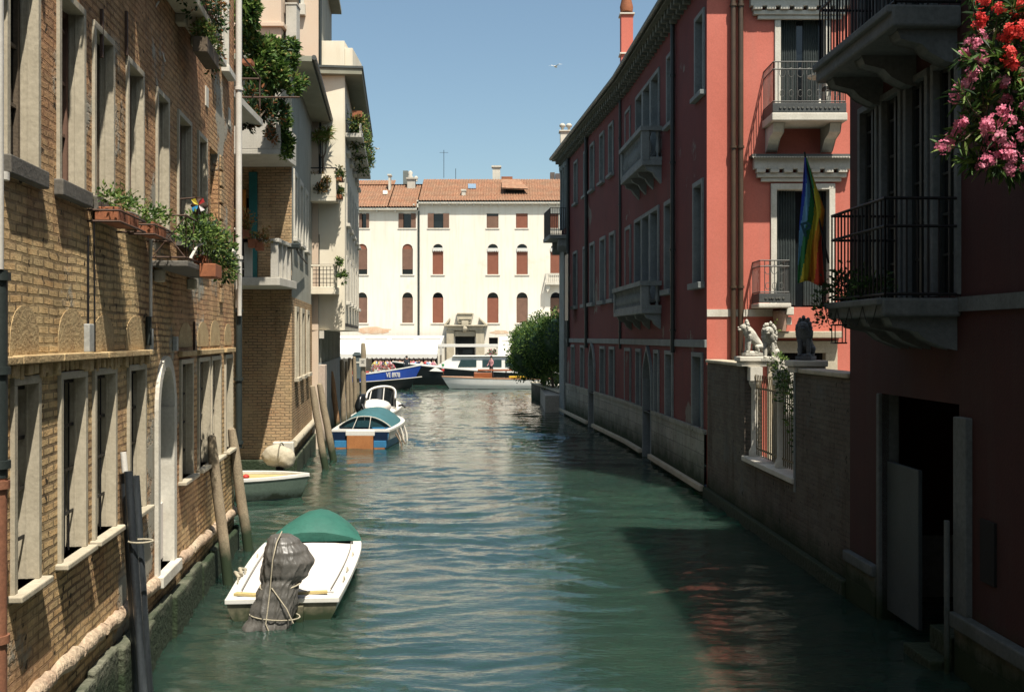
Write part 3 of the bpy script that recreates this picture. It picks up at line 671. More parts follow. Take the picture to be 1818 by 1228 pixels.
# corner footing stone of the brick base
m = MB(); m.box(F2, e2 - .52, e2 + .08, .002, .16, .62, 1.02); m.build('corner_stone', STONEW, L2, bevel=.04)
m = MB(); u = 0
while u < C2.L:
    l = RNG.uniform(.6, 1.1); m.tube([C2.P(u, .05, .95), C2.P(min(C2.L, u + l), .05, .95)], .11, 10); u += l + .02
m.build('footing_moulding', STONE, L2)
m = MB(); m.box(C2, 0.02, C2.L, .002, .14, -1.5, .55); m.box(F2, 0, e2 + .1, .002, .14, -1.5, .5); m.build('footing', STONEB, L2, bevel=.03)

# ---------------- P: tall peach house ----------------
PF = Fr((-15, 36.4), (-6.95, 36.4)); PS = Fr((-6.95, 36.4), (-7.72, 43.4))
PH = thing('tall_peach_house', 'tall peach plastered house rising above the lower grey corner house', 'building', (-10, 38, 0))
ep = PF.L
ph = [(PF.u(503), PF.u(540), 15.9, 17.4), (PF.u(455), PF.u(485), 15.9, 17.4)]
m = MB(); m.wall(PF, 0, ep, -1.5, 17.8, ph, .2, 0, 0); m.wall(PS, 0, PS.L, -1.5, 17.8, [], 0, 0, 1); close_box(m, PS, 0, PS.L, -8, 0, -1.5, 17.8, 1, False)
m.build('wall', [PEACH, GREYST], PH)  # side wall coloured grey: its shaded look is put into the stucco
for a in ph: window(PH, PF, *a, fw=.12, proud=.05, dr=.18, frame=STONEW, pane=SHUTG, sill=.15, sill_h=.4)
m = MB(); m.prism(Fr(PS.P(-.5, 0, 0), PS.P(PS.L, 0, 0)), [(0, 17.8), (PS.L + .5, 17.8), (PS.L + .5, 17.98), (0, 17.98)], -8.3, .42); m.build('roof', GREYC, PH, bevel=.01)
drainpipe(PH, [PS.P(.12, .06, 9.5), PS.P(.12, .06, 17.7)], .05, DARKPIPE)

# ---------------- L3: cream house jutting over the canal ----------------
F3 = Fr((-7.55, 36.5), (-6.02, 36.5)); C3 = Fr((-6.02, 36.5), (-7.33, 48.5))
L3 = thing('cream_house', 'cream plastered house whose upper floors jut over the water on the left bank', 'building', (-7, 40, 0))
m = MB(); hh = [(PX(556, 0, 36.5).x + 7.55, PX(566, 0, 36.5).x + 7.55, 5.6, 7.7)]
m.wall(F3, 0, F3.L, 4.25, 13.4, [(.12, .62, 5.6, 7.7), (.12, .62, 8.9, 10.8)], .2)
cw3 = [(a, a + .9, z, z + 1.7) for a in (1.0, 3.4, 5.8, 8.2, 10.4) for z in (5.3, 8.2, 10.9)]
m.wall(C3, 0, C3.L, 4.25, 13.4, cw3, .22); close_box(m, C3, 0, C3.L, -1.5, 0, 4.25, 13.4, 0, False)
m.add([C3.P(0, 0, 4.25), C3.P(C3.L, 0, 4.25), C3.P(C3.L, -1.6, 4.25), C3.P(0, -1.6, 4.25)], [(0, 1, 2, 3)])
m.build('wall', CREAM, L3)
for a in cw3: window(L3, C3, *a, fw=.12, proud=.04, dr=.2, frame=STONEW, pane=SHUTG, sill=.1)
for a in ((.12, .62, 5.6, 7.7), (.12, .62, 8.9, 10.8)): MB().box(F3, a[0], a[1], -.24, -.2, a[2], a[3]).build('door', GLASS, L3)
m = MB(); m.box(F3, 0, F3.L + .0, 0, .03, 9.62, 9.66); m.build('string_course', STONE, L3)
# cornice slab and penthouse parapet
ec = Fr(C3.P(-.2, 0, 0), C3.P(C3.L + .3, 0, 0))
o = MB().box(ec, 0, ec.L, -8.2, .62, 13.4, 13.62).build('roof', GREYC, L3, bevel=.015)
MB().box(ec, -.04, ec.L + .04, -8.2, .66, 13.62, 13.70).build('gutter', M('lead_flashing', (.12, .13, .12), .5, metal=.4), o)
m = MB(); m.box(F3, -1.4, F3.L - .03, -2.5, -.1, 13.70, 14.68); m.box(F3, F3.L - .03, F3.L + .25, -2.4, -.2, 13.70, 14.45); m.build('penthouse', CREAM, L3, bevel=.01)
# recessed ground floor: pier, low wall and row of posts
G3 = Fr((-6.88, 36.5), (-8.19, 48.5))
m = MB(); m.wall(G3, 0, G3.L, -1.5, 2.98, [], 0); m.box(G3, 0, G3.L, -.3, -.001, 2.9, 3.05); m.build('canal_wall', M('grey_rendered_wall', (.33, .35, .33), .9, (.26, .28, .27), 1.2, .2, 25, .3, streak=.5, streak_col=(.18, .19, .17), algae=(.7, .2)), L3)
m = MB(); n_ = 15
for k in range(n_): u = .35 + k * (G3.L - .7) / (n_ - 1); m.box(G3, u, u + .22, -.22, -.02, 3.05, 4.25)
m.build('colonnade', GREYST, L3, bevel=.01)
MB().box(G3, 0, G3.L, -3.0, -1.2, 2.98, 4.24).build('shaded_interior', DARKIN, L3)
m = MB(); m.box(F3, PX(563, 0, 36.5).x + 7.55, PX(577, 0, 36.5).x + 7.55, -.4, .03, -1.5, 3.0); m.build('corner_pier', M('pink_pier', (.60, .46, .36), .85, (.5, .42, .34), 2, .2, 20, .3, algae=(.8, .2)), L3, bevel=.03)
m = MB(); m.box(F3, -3, PX(562, 0, 36.5).x + 7.55, -.5, 0, -1.5, 4.24); m.build('side_wall', M('dark_green_wall', (.10, .13, .12), .8, None, 2, .2, 20, .2), L3)
MB().box(F3, PX(568, 0, 36.5).x + 7.55, PX(576, 0, 36.5).x + 7.55, .05, .12, 3.95, 4.22).build('sign_box', STONEW, L3)
def box_balcony(root, x0, x1, yb, yt, dep, solid):
    fr = Fr((PX(x0, 0, 36.5).x, 36.5), (PX(x0, 0, 36.5).x + 3, 36.5))
    Dn = 36.5 - dep; wd = (x1 - CX) / F * Dn - PX(x0, 0, 36.5).x
    zb = EYE - (yb - HY) / F * Dn; zt = EYE - (yt - HY) / F * Dn
    o = MB().box(fr, 0, wd, 0, dep, zb, zb + .14).build('balcony', CREAM, root, bevel=.01)
    m = MB()
    if solid:
        m.box(fr, 0, wd, dep - .08, dep, zb + .14, zb + .95); m.box(fr, wd - .08, wd, 0, dep - .08, zb + .14, zb + .95)
        m.build('parapet', CREAM, o, bevel=.01)
    else:
        m.box(fr, 0, .12, dep - .1, dep, zb + .14, zt - .06); m.box(fr, wd - .12, wd, dep - .1, dep, zb + .14, zt - .06); m.box(fr, wd - .1, wd, 0, dep - .1, zb + .14, zb + .25)
        m.box(fr, 0, wd, dep - .12, dep + .02, zt - .06, zt); m.box(fr, .12, wd - .12, dep - .09, dep - .01, zb + .14, zb + .26); m.build('parapet', CREAM, o, bevel=.01)
        g = MB(); 
        for k in range(1, 6): u = .12 + (wd - .24) * k / 6; g.tube([fr.P(u, dep - .05, zb + .26), fr.P(u, dep - .05, zt - .06)], .012, 5)
        for k in range(1, 5): z = zb + .26 + (zt - zb - .3) * k / 5; g.tube([fr.P(.12, dep - .05, z), fr.P(wd - .12, dep - .05, z)], .012, 5)
        g.build('grille', IRON, o)
    rl = MB(); rl.tube([fr.P(0, dep - .04, zt), fr.P(wd, dep - .04, zt)], .025, 6); rl.tube([fr.P(wd, dep - .04, zt), fr.P(wd, 0, zt)], .025, 6)
    rl.tube([fr.P(wd, dep - .04, zb + .9), fr.P(wd, dep - .04, zt)], .02, 6); rl.build('handrail', IRON, o)
    return fr, wd, zb, zt
BA = box_balcony(L3, 553, 596, 357, 298, .7, True)
BB = box_balcony(L3, 554, 598, 522, 470, .55, False)
m = MB(); u = 0
for k in range(30):
    u = .3 + k * .36; m.box(C3, u, u + .12, .0, .02, 4.38, 4.50)
m.build('fascia_marks', IRON, L3)

# unseen house added to keep skylight out of the side canal
o = thing('added_townhouse', 'plain unseen house added to keep skylight out of the narrow side canal behind the brick palazzo', 'building', (-17, 24, 0))
hf = Fr((-14.6, 17), (-14.6, 31)); hs = [(u, u + 1, z, z + 1.8) for u in (1.5, 4.5, 7.5, 10.5) for z in (1.5, 4.8, 8.2)]
m = MB(); m.wall(hf, 0, hf.L, -1.5, 12, hs, .2); close_box(m, hf, 0, hf.L, -5, 0, -1.5, 12); m.build('wall', BRICK2, o)
for h in hs: window(o, hf, *h, fw=.1, proud=.04, dr=.18, frame=STONE, pane=GLASS, sill=.08)
# ---------------- R1: long red palazzo on the right ----------------
A0 = (4.9, 25.5); A1 = (4.27, 37.0); A2 = (2.65, 53.5)
RN = Fr(A0, A1, True); RFr = Fr(A1, A2, True)
R1 = thing('red_palazzo', 'long red stuccoed palazzo with pale stone balconies, one end wall in full sun', 'building', (7, 38, 0))
SF = Fr((4.9, 25.5), (12.5, 25.5))
nw = {'top': [(1235, 1252), (1185, 1197), (1111, 1120)], 'mid': [(1232, 1250), (1181, 1196), (1111, 1121)],
      'low': [(1230, 1249), (1182, 1196), (1162, 1171), (1130, 1139), (1110, 1121)]}
ft = [1081.5, 1065.5, 1048.5, 1037, 1020]
def hl(fr, prs, z0, z1): return [(min(pxs(fr, a, b)), max(pxs(fr, a, b)), z0, z1) for a, b in prs]
HT = hl(RN, nw['top'], 10.25, 12.35); HM = hl(RN, nw['mid'], 5.4, 8.05); HL = hl(RN, nw['low'], 1.62, 3.6)
tri = pxs(RN, 1130, 1172); tri = (min(tri), max(tri)); trim = pxs(RN, 1128, 1171); trim = (min(trim), max(trim))
TT = (tri[0], tri[1], 9.75, 12.35); TM = (trim[0], trim[1], 5.2, 8.1)
dn = pxs(RN, 1144, 1160); dn = (min(dn), max(dn), .0, 3.72)
HTf = hl(RFr, [(x, x + 8.5 - i * .6) for i, x in enumerate(ft)], 10.45, 12.5); HMf = hl(RFr, [(1083, 1093), (1066, 1076), (1048, 1056.5), (1036, 1041.5), (1018.5, 1025.5)], 5.5, 8.15)
HLf = hl(RFr, [(1082.5, 1092), (1066, 1075), (1031, 1038), (1015, 1021)], 1.62, 3.62)
dfv = pxs(RFr, 1047, 1057.5); dfv = (min(dfv), max(dfv), .0, 3.8)
m = MB()
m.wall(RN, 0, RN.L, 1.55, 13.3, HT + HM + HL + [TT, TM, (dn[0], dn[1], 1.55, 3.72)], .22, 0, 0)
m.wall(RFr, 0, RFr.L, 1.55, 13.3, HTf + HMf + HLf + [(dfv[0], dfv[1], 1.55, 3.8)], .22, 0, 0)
m.spandrel(RN, dn[0], dn[1], 2.6, 3.72, 0, .25, 0, True); m.spandrel(RFr, dfv[0], dfv[1], 2.7, 3.8, 0, .25, 0, True)
sd = (PX(1376, 0, 25.5).x - 4.9, PX(1473, 0, 25.5).x - 4.9)
SH = [(PX(1375, 0, 25.5).x - 4.9, PX(1475, 0, 25.5).x - 4.9, 9.43, 12.2), (PX(1368, 0, 25.5).x - 4.9, PX(1482, 0, 25.5).x - 4.9, 4.75, 7.85), (PX(1362, 0, 25.5).x - 4.9, PX(1486, 0, 25.5).x - 4.9, .6, 3.9)]
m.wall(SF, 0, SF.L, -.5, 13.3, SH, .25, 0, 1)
E = (12.5, 25.5); G = (12.5, 53.5)
m.quad(Vector((2.65, 53.5, -1)), Vector((12.5, 53.5, -1)), Vector((12.5, 53.5, 13.3)), Vector((2.65, 53.5, 13.3)), 0)
m.quad(Vector((12.5, 25.5, -1)), Vector((12.5, 53.5, -1)), Vector((12.5, 53.5, 13.3)), Vector((12.5, 25.5, 13.3)), 0)
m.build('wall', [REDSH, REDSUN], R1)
def tri_window(fr, h, frm, n=3):
    u0, u1, z0, z1 = h; w = (u1 - u0) / n
    for k in range(n): window(R1, fr, u0 + k * w + (.0 if k == 0 else -.0), u0 + (k + 1) * w - .002, z0, z1, fw=.13, proud=.05 + .003 * k, dr=.2, frame=frm, pane=SHUTG, sill=.08 if k == 0 else 0)
for h in HT + HTf: window(R1, RN if h in HT else RFr, *h, fw=.12, proud=.05, dr=.16, frame=STONEG, pane=SHUTG, sill=.1)
for h in HM + HMf: window(R1, RN if h in HM else RFr, *h, fw=.13, proud=.05, dr=.16, frame=STONEG, pane=SHUTG, sill=.12, sill_h=.16)
for h in HL + HLf: window(R1, RN if h in HL else RFr, *h, fw=.12, proud=.05, dr=.16, frame=STONEG, pane=SHUTG, sill=.0)
tri_window(RN, TT, STONEG); tri_window(RN, TM, STONEG)
# pale stone base with gothic water doors
m = MB(); m.wall(RN, 0, RN.L, -1.5, 1.55, [(dn[0], dn[1], 0, 1.55)], .25, .07); m.wall(RFr, 0, RFr.L, -1.5, 1.55, [(dfv[0], dfv[1], 0, 1.55)], .25, .07)
m.box(RN, 0, dn[0] - .01, 0, .10, 1.55, 1.66); m.box(RN, dn[1] + .01, RN.L, 0, .10, 1.55, 1.66); m.box(RFr, 0, dfv[0] - .01, 0, .10, 1.55, 1.66); m.box(RFr, dfv[1] + .01, RFr.L, 0, .10, 1.55, 1.66)
m.build('stone_base', ASHLAR, R1)
m = MB(); m.box(RN, 0, dn[0] - .02, .071, .2, .12, .27); m.box(RN, dn[1] + .02, RN.L, .071, .2, .12, .27); m.box(RFr, 0, dfv[0] - .02, .071, .2, .12, .27); m.box(RFr, dfv[1] + .02, RFr.L, .071, .2, .12, .27)
m.build('base_ledge', STONE, R1, bevel=.02)
m = MB(); m.box(RN, 0, RN.L, 0, .06, 3.73, 3.93); m.box(RFr, 0, RFr.L, 0, .06, 3.73, 3.93); m.build('string_course', STONEG, R1, bevel=.01)
for fr, d in ((RN, dn), (RFr, dfv)):
    m = MB(); m.box(fr, d[0], d[0] + .12, -.2, .08, .0, d[3] - 1.1); m.box(fr, d[1] - .12, d[1], -.2, .08, 0, d[3] - 1.1)
    c_ = (d[0] + d[1]) / 2; hw = (d[1] - d[0]) / 2; s_ = 12
    ar = [(c_ + hw * t, (d[3] - 1.1) + 1.1 * (1 - abs(t)) ** .55) for t in [-1 + 2 * k / s_ for k in range(s_ + 1)]]
    ai = [(c_ + (hw - .12) * t, (d[3] - 1.1) + .95 * (1 - abs(t)) ** .55) for t in [-1 + 2 * k / s_ for k in range(s_ + 1)]]
    for k in range(s_): m.prism(fr, [ar[k], ar[k + 1], ai[k + 1], ai[k]], -.2, .09)
    o = m.build('water_door', STONEG, R1); MB().box(fr, d[0] + .05, d[1] - .05, -.3, -.2, -.6, d[3] - .1).build('door_leaf', M('dark_door_wood', (.05, .055, .05), .7), o)
# cornice with small brackets
m = MB(); r2 = MB()
for fr in (RN, RFr):
    m.box(fr, -.3 if fr is RN else 0, fr.L + (.4 if fr is RFr else 0), -.4, .5, 13.3, 13.42)
    r2.tube([fr.P(-.3 if fr is RN else 0, .56, 13.43), fr.P(fr.L + (.4 if fr is RFr else 0), .56, 13.43)], .09, 8)
    u = .05
    while u < fr.L: m.prism(fr, [(u, 13.3), (u + .16, 13.3), (u + .16, 13.08), (u, 13.08)], 0, .36); m.prism(fr, [(u + .02, 13.08), (u + .14, 13.08), (u + .14, 12.95), (u + .02, 12.95)], 0, .2); u += .42
m.box(SF, -.4, SF.L, -.3, .5, 13.3, 13.42)
m.build('cornice', M('dark_cornice_stone', (.20, .21, .17), .85, (.13, .14, .11), 3, .3, 25, .5), R1)
r2.build('gutter', M('green_gutter', (.09, .10, .08), .5, metal=.3), R1)
m = MB(); a = [RN.P(-.3, .4, 13.43), RN.P(RN.L, .4, 13.43), RFr.P(RFr.L + .3, .4, 13.43)]; b = [Vector((9.2, 25.2, 15.1)), Vector((8.8, 37, 15.1)), Vector((8.0, 53.8, 15.1))]; c = [Vector((12.6, 25.2, 13.43)), Vector((12.6, 37, 13.43)), Vector((12.6, 53.8, 13.43))]
for k in range(2): m.quad(a[k], a[k + 1], b[k + 1], b[k]); m.quad(b[k], b[k + 1], c[k + 1], c[k])
roofR = m.build('roof', TILE, R1)
def chimney(cx, cy, z0, z1, w, mat, parent, cap=True, taper=1.0):
    m = MB(); m.box(W, cx - w / 2, cx + w / 2, cy - w / 2, cy + w / 2, z0, z1)
    o = m.build('chimney', mat, parent, bevel=.01); 
    m = MB()
    for z in (((z1 - .05), z0 + 1.85) if z1 - z0 > 2.5 else ((z1 - .05),)): m.box(W, cx - w * .62, cx + w * .62, cy - w * .62, cy + w * .62, z, z + .07)
    m.build('chimney_band', STONEW, o, bevel=.01)
    return o
ch = chimney(4.63, 41, 13.5, 17.0, .48, REDSUN, roofR)
MB().lathe((4.63, 41, 17.12), [(.25, 0), (.27, .2), (.2, .5), (.22, 1.4), (.24, 1.9), (.3, 2.3), (.1, 2.4)], 14).build('chimney_pot', TERRA, ch)
p_ = PX(1004, 250, 52.5); ch = chimney(p_.x, 52.5, 13.4, 14.62, .55, STONEW, roofR)
m = MB()
for dx in (-.16, .18): m.piece(); m.lathe((p_.x + dx, 52.5, 14.66), [(.07, 0), (.07, .16), (.15, .2), (.16, .3), (.08, .38)], 10)
m.build('chimney_pot', CONC, ch)
# downpipes on the canal side
for x, zt in ((1199.5, 13.2), (1105.5, 13.2)):
    fr = RN if x > 1104 else RFr; u = fr.u(x)
    drainpipe(R1, [fr.P(u, .09, 3.55), fr.P(u, .09, zt)], .065, DARKPIPE, clips=[fr.P(u, .09, z) for z in (4.2, 6.5, 9, 11.5)])
for x in (1044, 1011.5):
    u = RFr.u(x); drainpipe(R1, [RFr.P(u, .09, 3.5), RFr.P(u, .09, 13.2)], .08, DARKPIPE)
# twin pipes on the sunlit end
for x in (1301.5, 1315.0):
    X = PX(x, 0, 25.4).x; zs = 3.4 if x < 1310 else 3.3
    drainpipe(R1, [(X, 25.39, zs), (X, 25.39, 13.25)], .066, BROWNPIPE, clips=[(X, 25.39, z) for z in (5.25, 8.75, 12.3)])
# stone balconies with balusters
def stone_balcony(fr, h, px0, px1, ztop, zslab, zbot, dep, mat):
    u0, u1 = h
    o = MB().box(fr, u0, u1, 0, dep, zslab, zslab + .16).build('balcony', mat, R1, bevel=.02)
    m = MB(); zr = ztop - .14
    m.box(fr, u0 - .05, u1 + .05, dep - .22, dep + .05, zr, ztop); m.box(fr, u0 - .05, u0 + .2, 0, dep - .225, zr, ztop); m.box(fr, u1 - .2, u1 + .05, 0, dep - .225, zr, ztop)
    for u in (u0, u1 - .22): m.box(fr, u, u + .22, dep - .22, dep, zslab + .16, zr)
    m.box(fr, u0 + .22, u1 - .22, dep - .2, dep - .02, zslab + .16, zslab + .26)
    n_ = max(3, int((u1 - u0 - .44) / .24)); hb = zr - zslab - .26
    pr = [(.05, 0), (.05, .05), (.03, .1), (.085, .3 * hb), (.05, .6 * hb), (.03, .75 * hb), (.055, .88 * hb), (.055, hb)]
    for k in range(n_): 
        u = u0 + .22 + (u1 - u0 - .44) * (k + .5) / n_; m.lathe(fr.P(u, dep - .11, zslab + .26), pr, 10)
    for k in range(2):
        for u in (u0 + .1, u1 - .1): m.lathe(fr.P(u, .12 + k * .26, zslab + .26), pr, 8)
    for u in (u0, u1 - .2): m.box(fr, u, u + .2, 0, dep - .23, zslab + .16, zslab + .26)
    m.build('balustrade', mat, o, bevel=.0)
    m = MB(); n_ = 4
    for k in range(n_):
        m.piece(); u = u0 + .08 + (u1 - u0 - .36) * k / (n_ - 1)
        q = [(0, 0), (dep * .8, 0), (dep * .72, -.12), (dep * .4, -.2), (dep * .3, -.32), (0, (zbot - zslab) * .75)]
        vs = [fr.P(u, a, zslab + b) for a, b in q] + [fr.P(u + .2, a, zslab + b) for a, b in q]; kk = len(q)
        m.add(vs, [tuple(range(kk)), tuple(reversed(range(kk, 2 * kk)))] + [(i, (i + 1) % kk, (i + 1) % kk + kk, i + kk) for i in range(kk)])
    m.build('corbel', mat, o, bevel=.015)
    return o
stone_balcony(RN, (tri[0] - .3, tri[1] - .35), 0, 0, 10.45, 9.25, 8.55, .62, STONEG)
stone_balcony(RN, (trim[0] - .3, trim[1] + 1.0), 0, 0, 5.72, 4.72, 4.1, .62, STONEG)
# loggia and iron balcony at the far corner
m = MB(); 
for x in (999, 1003, 1007): 
    m.piece(); u = RFr.u(x); m.lathe(RFr.P(min(u, RFr.L - .1), .06, 9.6), [(.12, 0), (.09, .15), (.08, 2.9), (.13, 3.1), (.14, 3.3)], 10)
m.piece(); m.box(RFr, RFr.u(1009), RFr.L, .0, .14, 12.7, 12.94); m.build('loggia_column', STONEG, R1)
MB().box(RFr, RFr.u(1009), RFr.L, .001, .03, 9.6, 12.7).build('loggia_window', SHUTG, R1)
MB().box(RFr, RFr.L - 1.6, RFr.L, .001, .16, -1.5, 9.0).build('corner_pier', STONEG, R1, bevel=.02)
ub = RFr.L - 2.4
ob_ = MB().box(RFr, ub, RFr.L + .1, 0, 1.0, 8.95, 9.15).build('balcony', STONEG, R1, bevel=.02)
m = MB(); 
for u in (ub + .1, RFr.L - .3): m.piece(); m.prism(RFr, [(u, 8.95), (u + .25, 8.95), (u + .25, 8.3), (u, 8.6)], 0, .55)
m.build('corbel', STONEG, ob_, bevel=.02)
iron_rail(R1, [RFr.P(ub + .05, 0, 0), RFr.P(ub + .05, .95, 0), RFr.P(RFr.L + .05, .95, 0), RFr.P(RFr.L + .05, 0, 0)], 9.15, 1.35, .09, parent=ob_, r=.016)
m = MB(); m.box(RFr, ub - 2.2, ub - 1.2, .35, .40, 4.8, 8.0); m.build('open_shutter', DARKPIPE, R1)
# sunlit end: band, upper french window, canopies, balconies, portal
ZF = lambda y: EYE - (y - HY) / F * 25.5
XF = lambda x: (x - CX) / F * 25.5 - 4.9
MB().box(SF, 0, XF(1372), 0, .03, ZF(562), ZF(549)).build('string_course', STONEW, R1)
for h in SH: 
    fw = .15 if h[2] > 1 else .3
    o = window(R1, SF, *h, fw=fw, proud=.05, dr=.22, frame=STONEW if h[2] > 1 else STONE, pane=GLASS, sill=0, name='french_window' if h[2] > 1 else 'portal')
    if h[2] > 1:
        g = MB()
        for s in (0, 1):
            a = h[0] + fw + (.05 if s == 0 else (h[1] - h[0] - 2 * fw) * .55); w_ = (h[1] - h[0] - 2 * fw) * .36; n_ = 14
            for k in range(n_): 
                x0 = a + w_ * k / n_; x1 = a + w_ * (k + 1) / n_; 
                g.quad(SF.P(x0, -.19 + .03 * (k % 2), h[2] + .05), SF.P(x1, -.19 + .03 * ((k + 1) % 2), h[2] + .05), SF.P(x1, -.19 + .03 * ((k + 1) % 2), h[3] - fw), SF.P(x0, -.19 + .03 * (k % 2), h[3] - fw))
        g.build('curtain', M('sheer_curtain_%d' % int(h[2]), (.055, .07, .065), .9, (.03, .04, .04)), o)
def hood(x0, x1, ytop, ybot, dep, name='window_hood'):
    z0, z1 = ZF(ybot), ZF(ytop)
    o = MB().box(SF, XF(x0), XF(x1), 0, dep, z1 - .04, z1 + .02).build(name, M('lead_sheet_%d' % ytop, (.13, .14, .13), .6), R1)
    m = MB(); n_ = int((XF(x1) - XF(x0)) / .07)
    m.box(SF, XF(x0 + 6), XF(x1 - 4), 0, dep * .55, z0 + .1, z1 - .04)
    for k in range(0, int((XF(x1 - 4) - XF(x0 + 6)) / .34)): u = XF(x0 + 6) + .06 + k * .34; m.box(SF, u, u + .22, .0, dep * .62, z0 + .01, z0 + .1)
    m.box(SF, XF(x0 + 12), XF(x1 - 12), 0, dep * .4, z0 - .1, z0 + .01); m.box(SF, XF(x0 + 20), XF(x1 - 20), 0, dep * .25, z0 - .2, z0 - .1)
    m.build('moulding', STONEW, o, bevel=.01)
    s = MB(); u = XF(x0)
    while u < XF(x1) - .02: s.prism(SF, [(u, z1 - .04), (u + .07, z1 - .04), (u + .035, z1 - .09)], dep - .02, dep); u += .07
    s.build('scalloped_edge', STONEW, o)
hood(1330, 1512, 279, 309, .34)
hood(1324, 1512, -8, 22, .36)
MB().box(SF, XF(1357), XF(1490), 0, .3, ZF(600), ZF(588)).build('portal_cornice', STONE, R1, bevel=.02)
def front_balcony(x0, x1, yslab_t, yslab_b, yrail, dep, corbels=True, scroll=False):
    Dn = 25.5 - dep; fx = lambda x: (x - CX) / F * Dn - 4.9; fz = lambda y: EYE - (y - HY) / F * Dn
    u0, u1 = fx(x0), fx(x1); zt, zb = fz(yslab_t), fz(yslab_b)
    o = MB().box(SF, u0, u1, 0, dep, zb, zt).build('balcony', STONEW, R1, bevel=.02)
    p = fz(yslab_t - 20)
    a = MB(); a.box(SF, u0 + .02, u1 - .02, dep - .07, dep - .03, zt + .01, zt + .24); a.box(SF, u0 + .02, u0 + .06, 0, dep - .075, zt + .01, zt + .24); a.box(SF, u1 - .06, u1 - .02, 0, dep - .075, zt + .01, zt + .24)
    a.build('apron_panel', M('painted_grey_iron', (.09, .095, .09), .5, None, 3, .2), o, bevel=.005)
    iron_rail(R1, [SF.P(u0 + .04, 0, 0), SF.P(u0 + .04, dep - .05, 0), SF.P(u1 - .04, dep - .05, 0), SF.P(u1 - .04, 0, 0)], zt + .24, fz(yrail) - zt - .24, .115, M('grey_iron', (.12, .12, .11), .5, metal=.2), parent=o, r=.011, rr=.016, mid=.82)
    g = MB(); n_ = int((u1 - u0) / .26)
    for k in range(n_):
        m_ = g.piece(); c = SF.P(u0 + .15 + (u1 - u0 - .3) * (k + .5) / n_, dep - .05, 0); 
        for rz, rr_, zz in (((.075, .008, .80)), ((.055, .008, .30))):
            ring = [(c.x + rz * math.cos(t), c.y, zt + .24 + (fz(yrail) - zt - .24) * zz - .06 + rz * 1.5 * math.sin(t)) for t in [2 * math.pi * i / 12 for i in range(13)]]
            g.tube(ring, rr_, 5, caps=False)
        for q in (-.05, .05): g.obox((c.x + q, c.y - .03, zt + .125), .045, .02, .045, (0, R(45), 0))
    g.build('scroll_ornament', M('grey_scroll_iron_%d' % x0, (.16, .16, .14), .5, metal=.2), o)
    if corbels:
        m = MB()
        for u in (u0 + .08, u1 - .36):
            m.piece(); q = [(0, 0), (dep * .8, 0), (dep * .7, -.22), (dep * .35, -.32), (.12, -.55), (0, -.6)]
            vs = [SF.P(u, a_, zb + b_) for a_, b_ in q] + [SF.P(u + .28, a_, zb + b_) for a_, b_ in q]; kk = len(q)
            m.add(vs, [tuple(range(kk)), tuple(reversed(range(kk, 2 * kk)))] + [(i, (i + 1) % kk, (i + 1) % kk + kk, i + kk) for i in range(kk)])
        m.build('corbel', STONEW, o, bevel=.02)
    return o
front_balcony(1371, 1505, 200, 214, 109, 1.0)
front_balcony(1347, 1405, 538, 546, 462, .8, corbels=False)
m = MB(); m.box(SF, XF(1386), XF(1400), 0, .5, ZF(560), ZF(546)); m.piece(); m.box(SF, XF(1386), XF(1398), 0, .4, ZF(577), ZF(563)); m.build('corbel', STONEW, R1, bevel=.02)
for x0, y0, x1, y1 in ((1345, 330, 1347, 405),):
    pass

# ---------------- garden wall with gate opening ----------------
GF = Fr((5.2, 15.6), (4.9, 25.45), True)
GW = thing('garden_wall', 'shaded old brick garden wall with a barred opening rising from the water', 'wall', GF.P(5, 0, 0))
g0, g1 = sorted(pxs(GF, 1322, 1411))
T = .36
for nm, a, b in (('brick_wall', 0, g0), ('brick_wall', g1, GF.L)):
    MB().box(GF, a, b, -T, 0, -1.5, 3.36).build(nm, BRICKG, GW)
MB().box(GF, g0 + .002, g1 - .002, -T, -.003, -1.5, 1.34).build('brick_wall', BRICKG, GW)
m = MB(); m.box(GF, 0, g0 - .3, -T - .05, .05, 3.361, 3.44); m.piece(); m.box(GF, g1 + .35, GF.L, -T - .05, .05, 3.361, 3.44); m.build('coping', STONE, GW, bevel=.02)
m = MB(); m.box(GF, g0 - .02, g1 + .02, -T - .03, .07, 1.341, 1.45); m.build('sill', STONEW, GW, bevel=.02)
m = MB(); 
for a in (g0 - .3, g1 - .1): m.piece(); m.box(GF, a, a + .42, -T - .1, .1, 3.361, 3.47); m.box(GF, a - .04, a + .46, -T - .14, .14, 3.47, 3.58)
m.build('pier_cap', STONEW, GW, bevel=.02)
m = MB(); m.box(GF, g0 - .06, g0 + .02, -.02, .02, 1.2, 3.36); m.build('jamb', STONEG, GW)
umid = GF.u(1371)
m = MB()
for u in (g1 - .16, umid):
    m.piece(); c = GF.P(u, -T / 2, 1.45); m.lathe(c, [(.13, 0), (.13, .1), (.1, .16), (.085, .2), (.075, 1.45), (.10, 1.5), (.13, 1.56), (.13, 1.62)], 14)
    m.box(GF, u - .13, u + .13, -T / 2 - .13, -T / 2 + .13, 3.07, 3.36)
m.build('column', STONEW, GW)
m = MB(); n_ = 26
for k in range(n_):
    u = g0 + .12 + (g1 - g0 - .3) * k / (n_ - 1)
    if abs(u - umid) < .12: continue
    m.tube([GF.P(u, -T / 2, 1.5), GF.P(u, -T / 2, 2.95), GF.P(u, -T / 2 + .03, 3.2)], .012, 5)
for z in (1.62, 2.9): m.box(GF, g0 + .02, g1 - .3, -T / 2 - .012, -T / 2 + .012, z, z + .035)
m.build('iron_bars', M('yellowish_iron', (.22, .17, .09), .6, metal=.2), GW)
MB().box(GF, 0, GF.L, .0, .12, -1.5, .25).build('footing', STONEB, GW, bevel=.03)
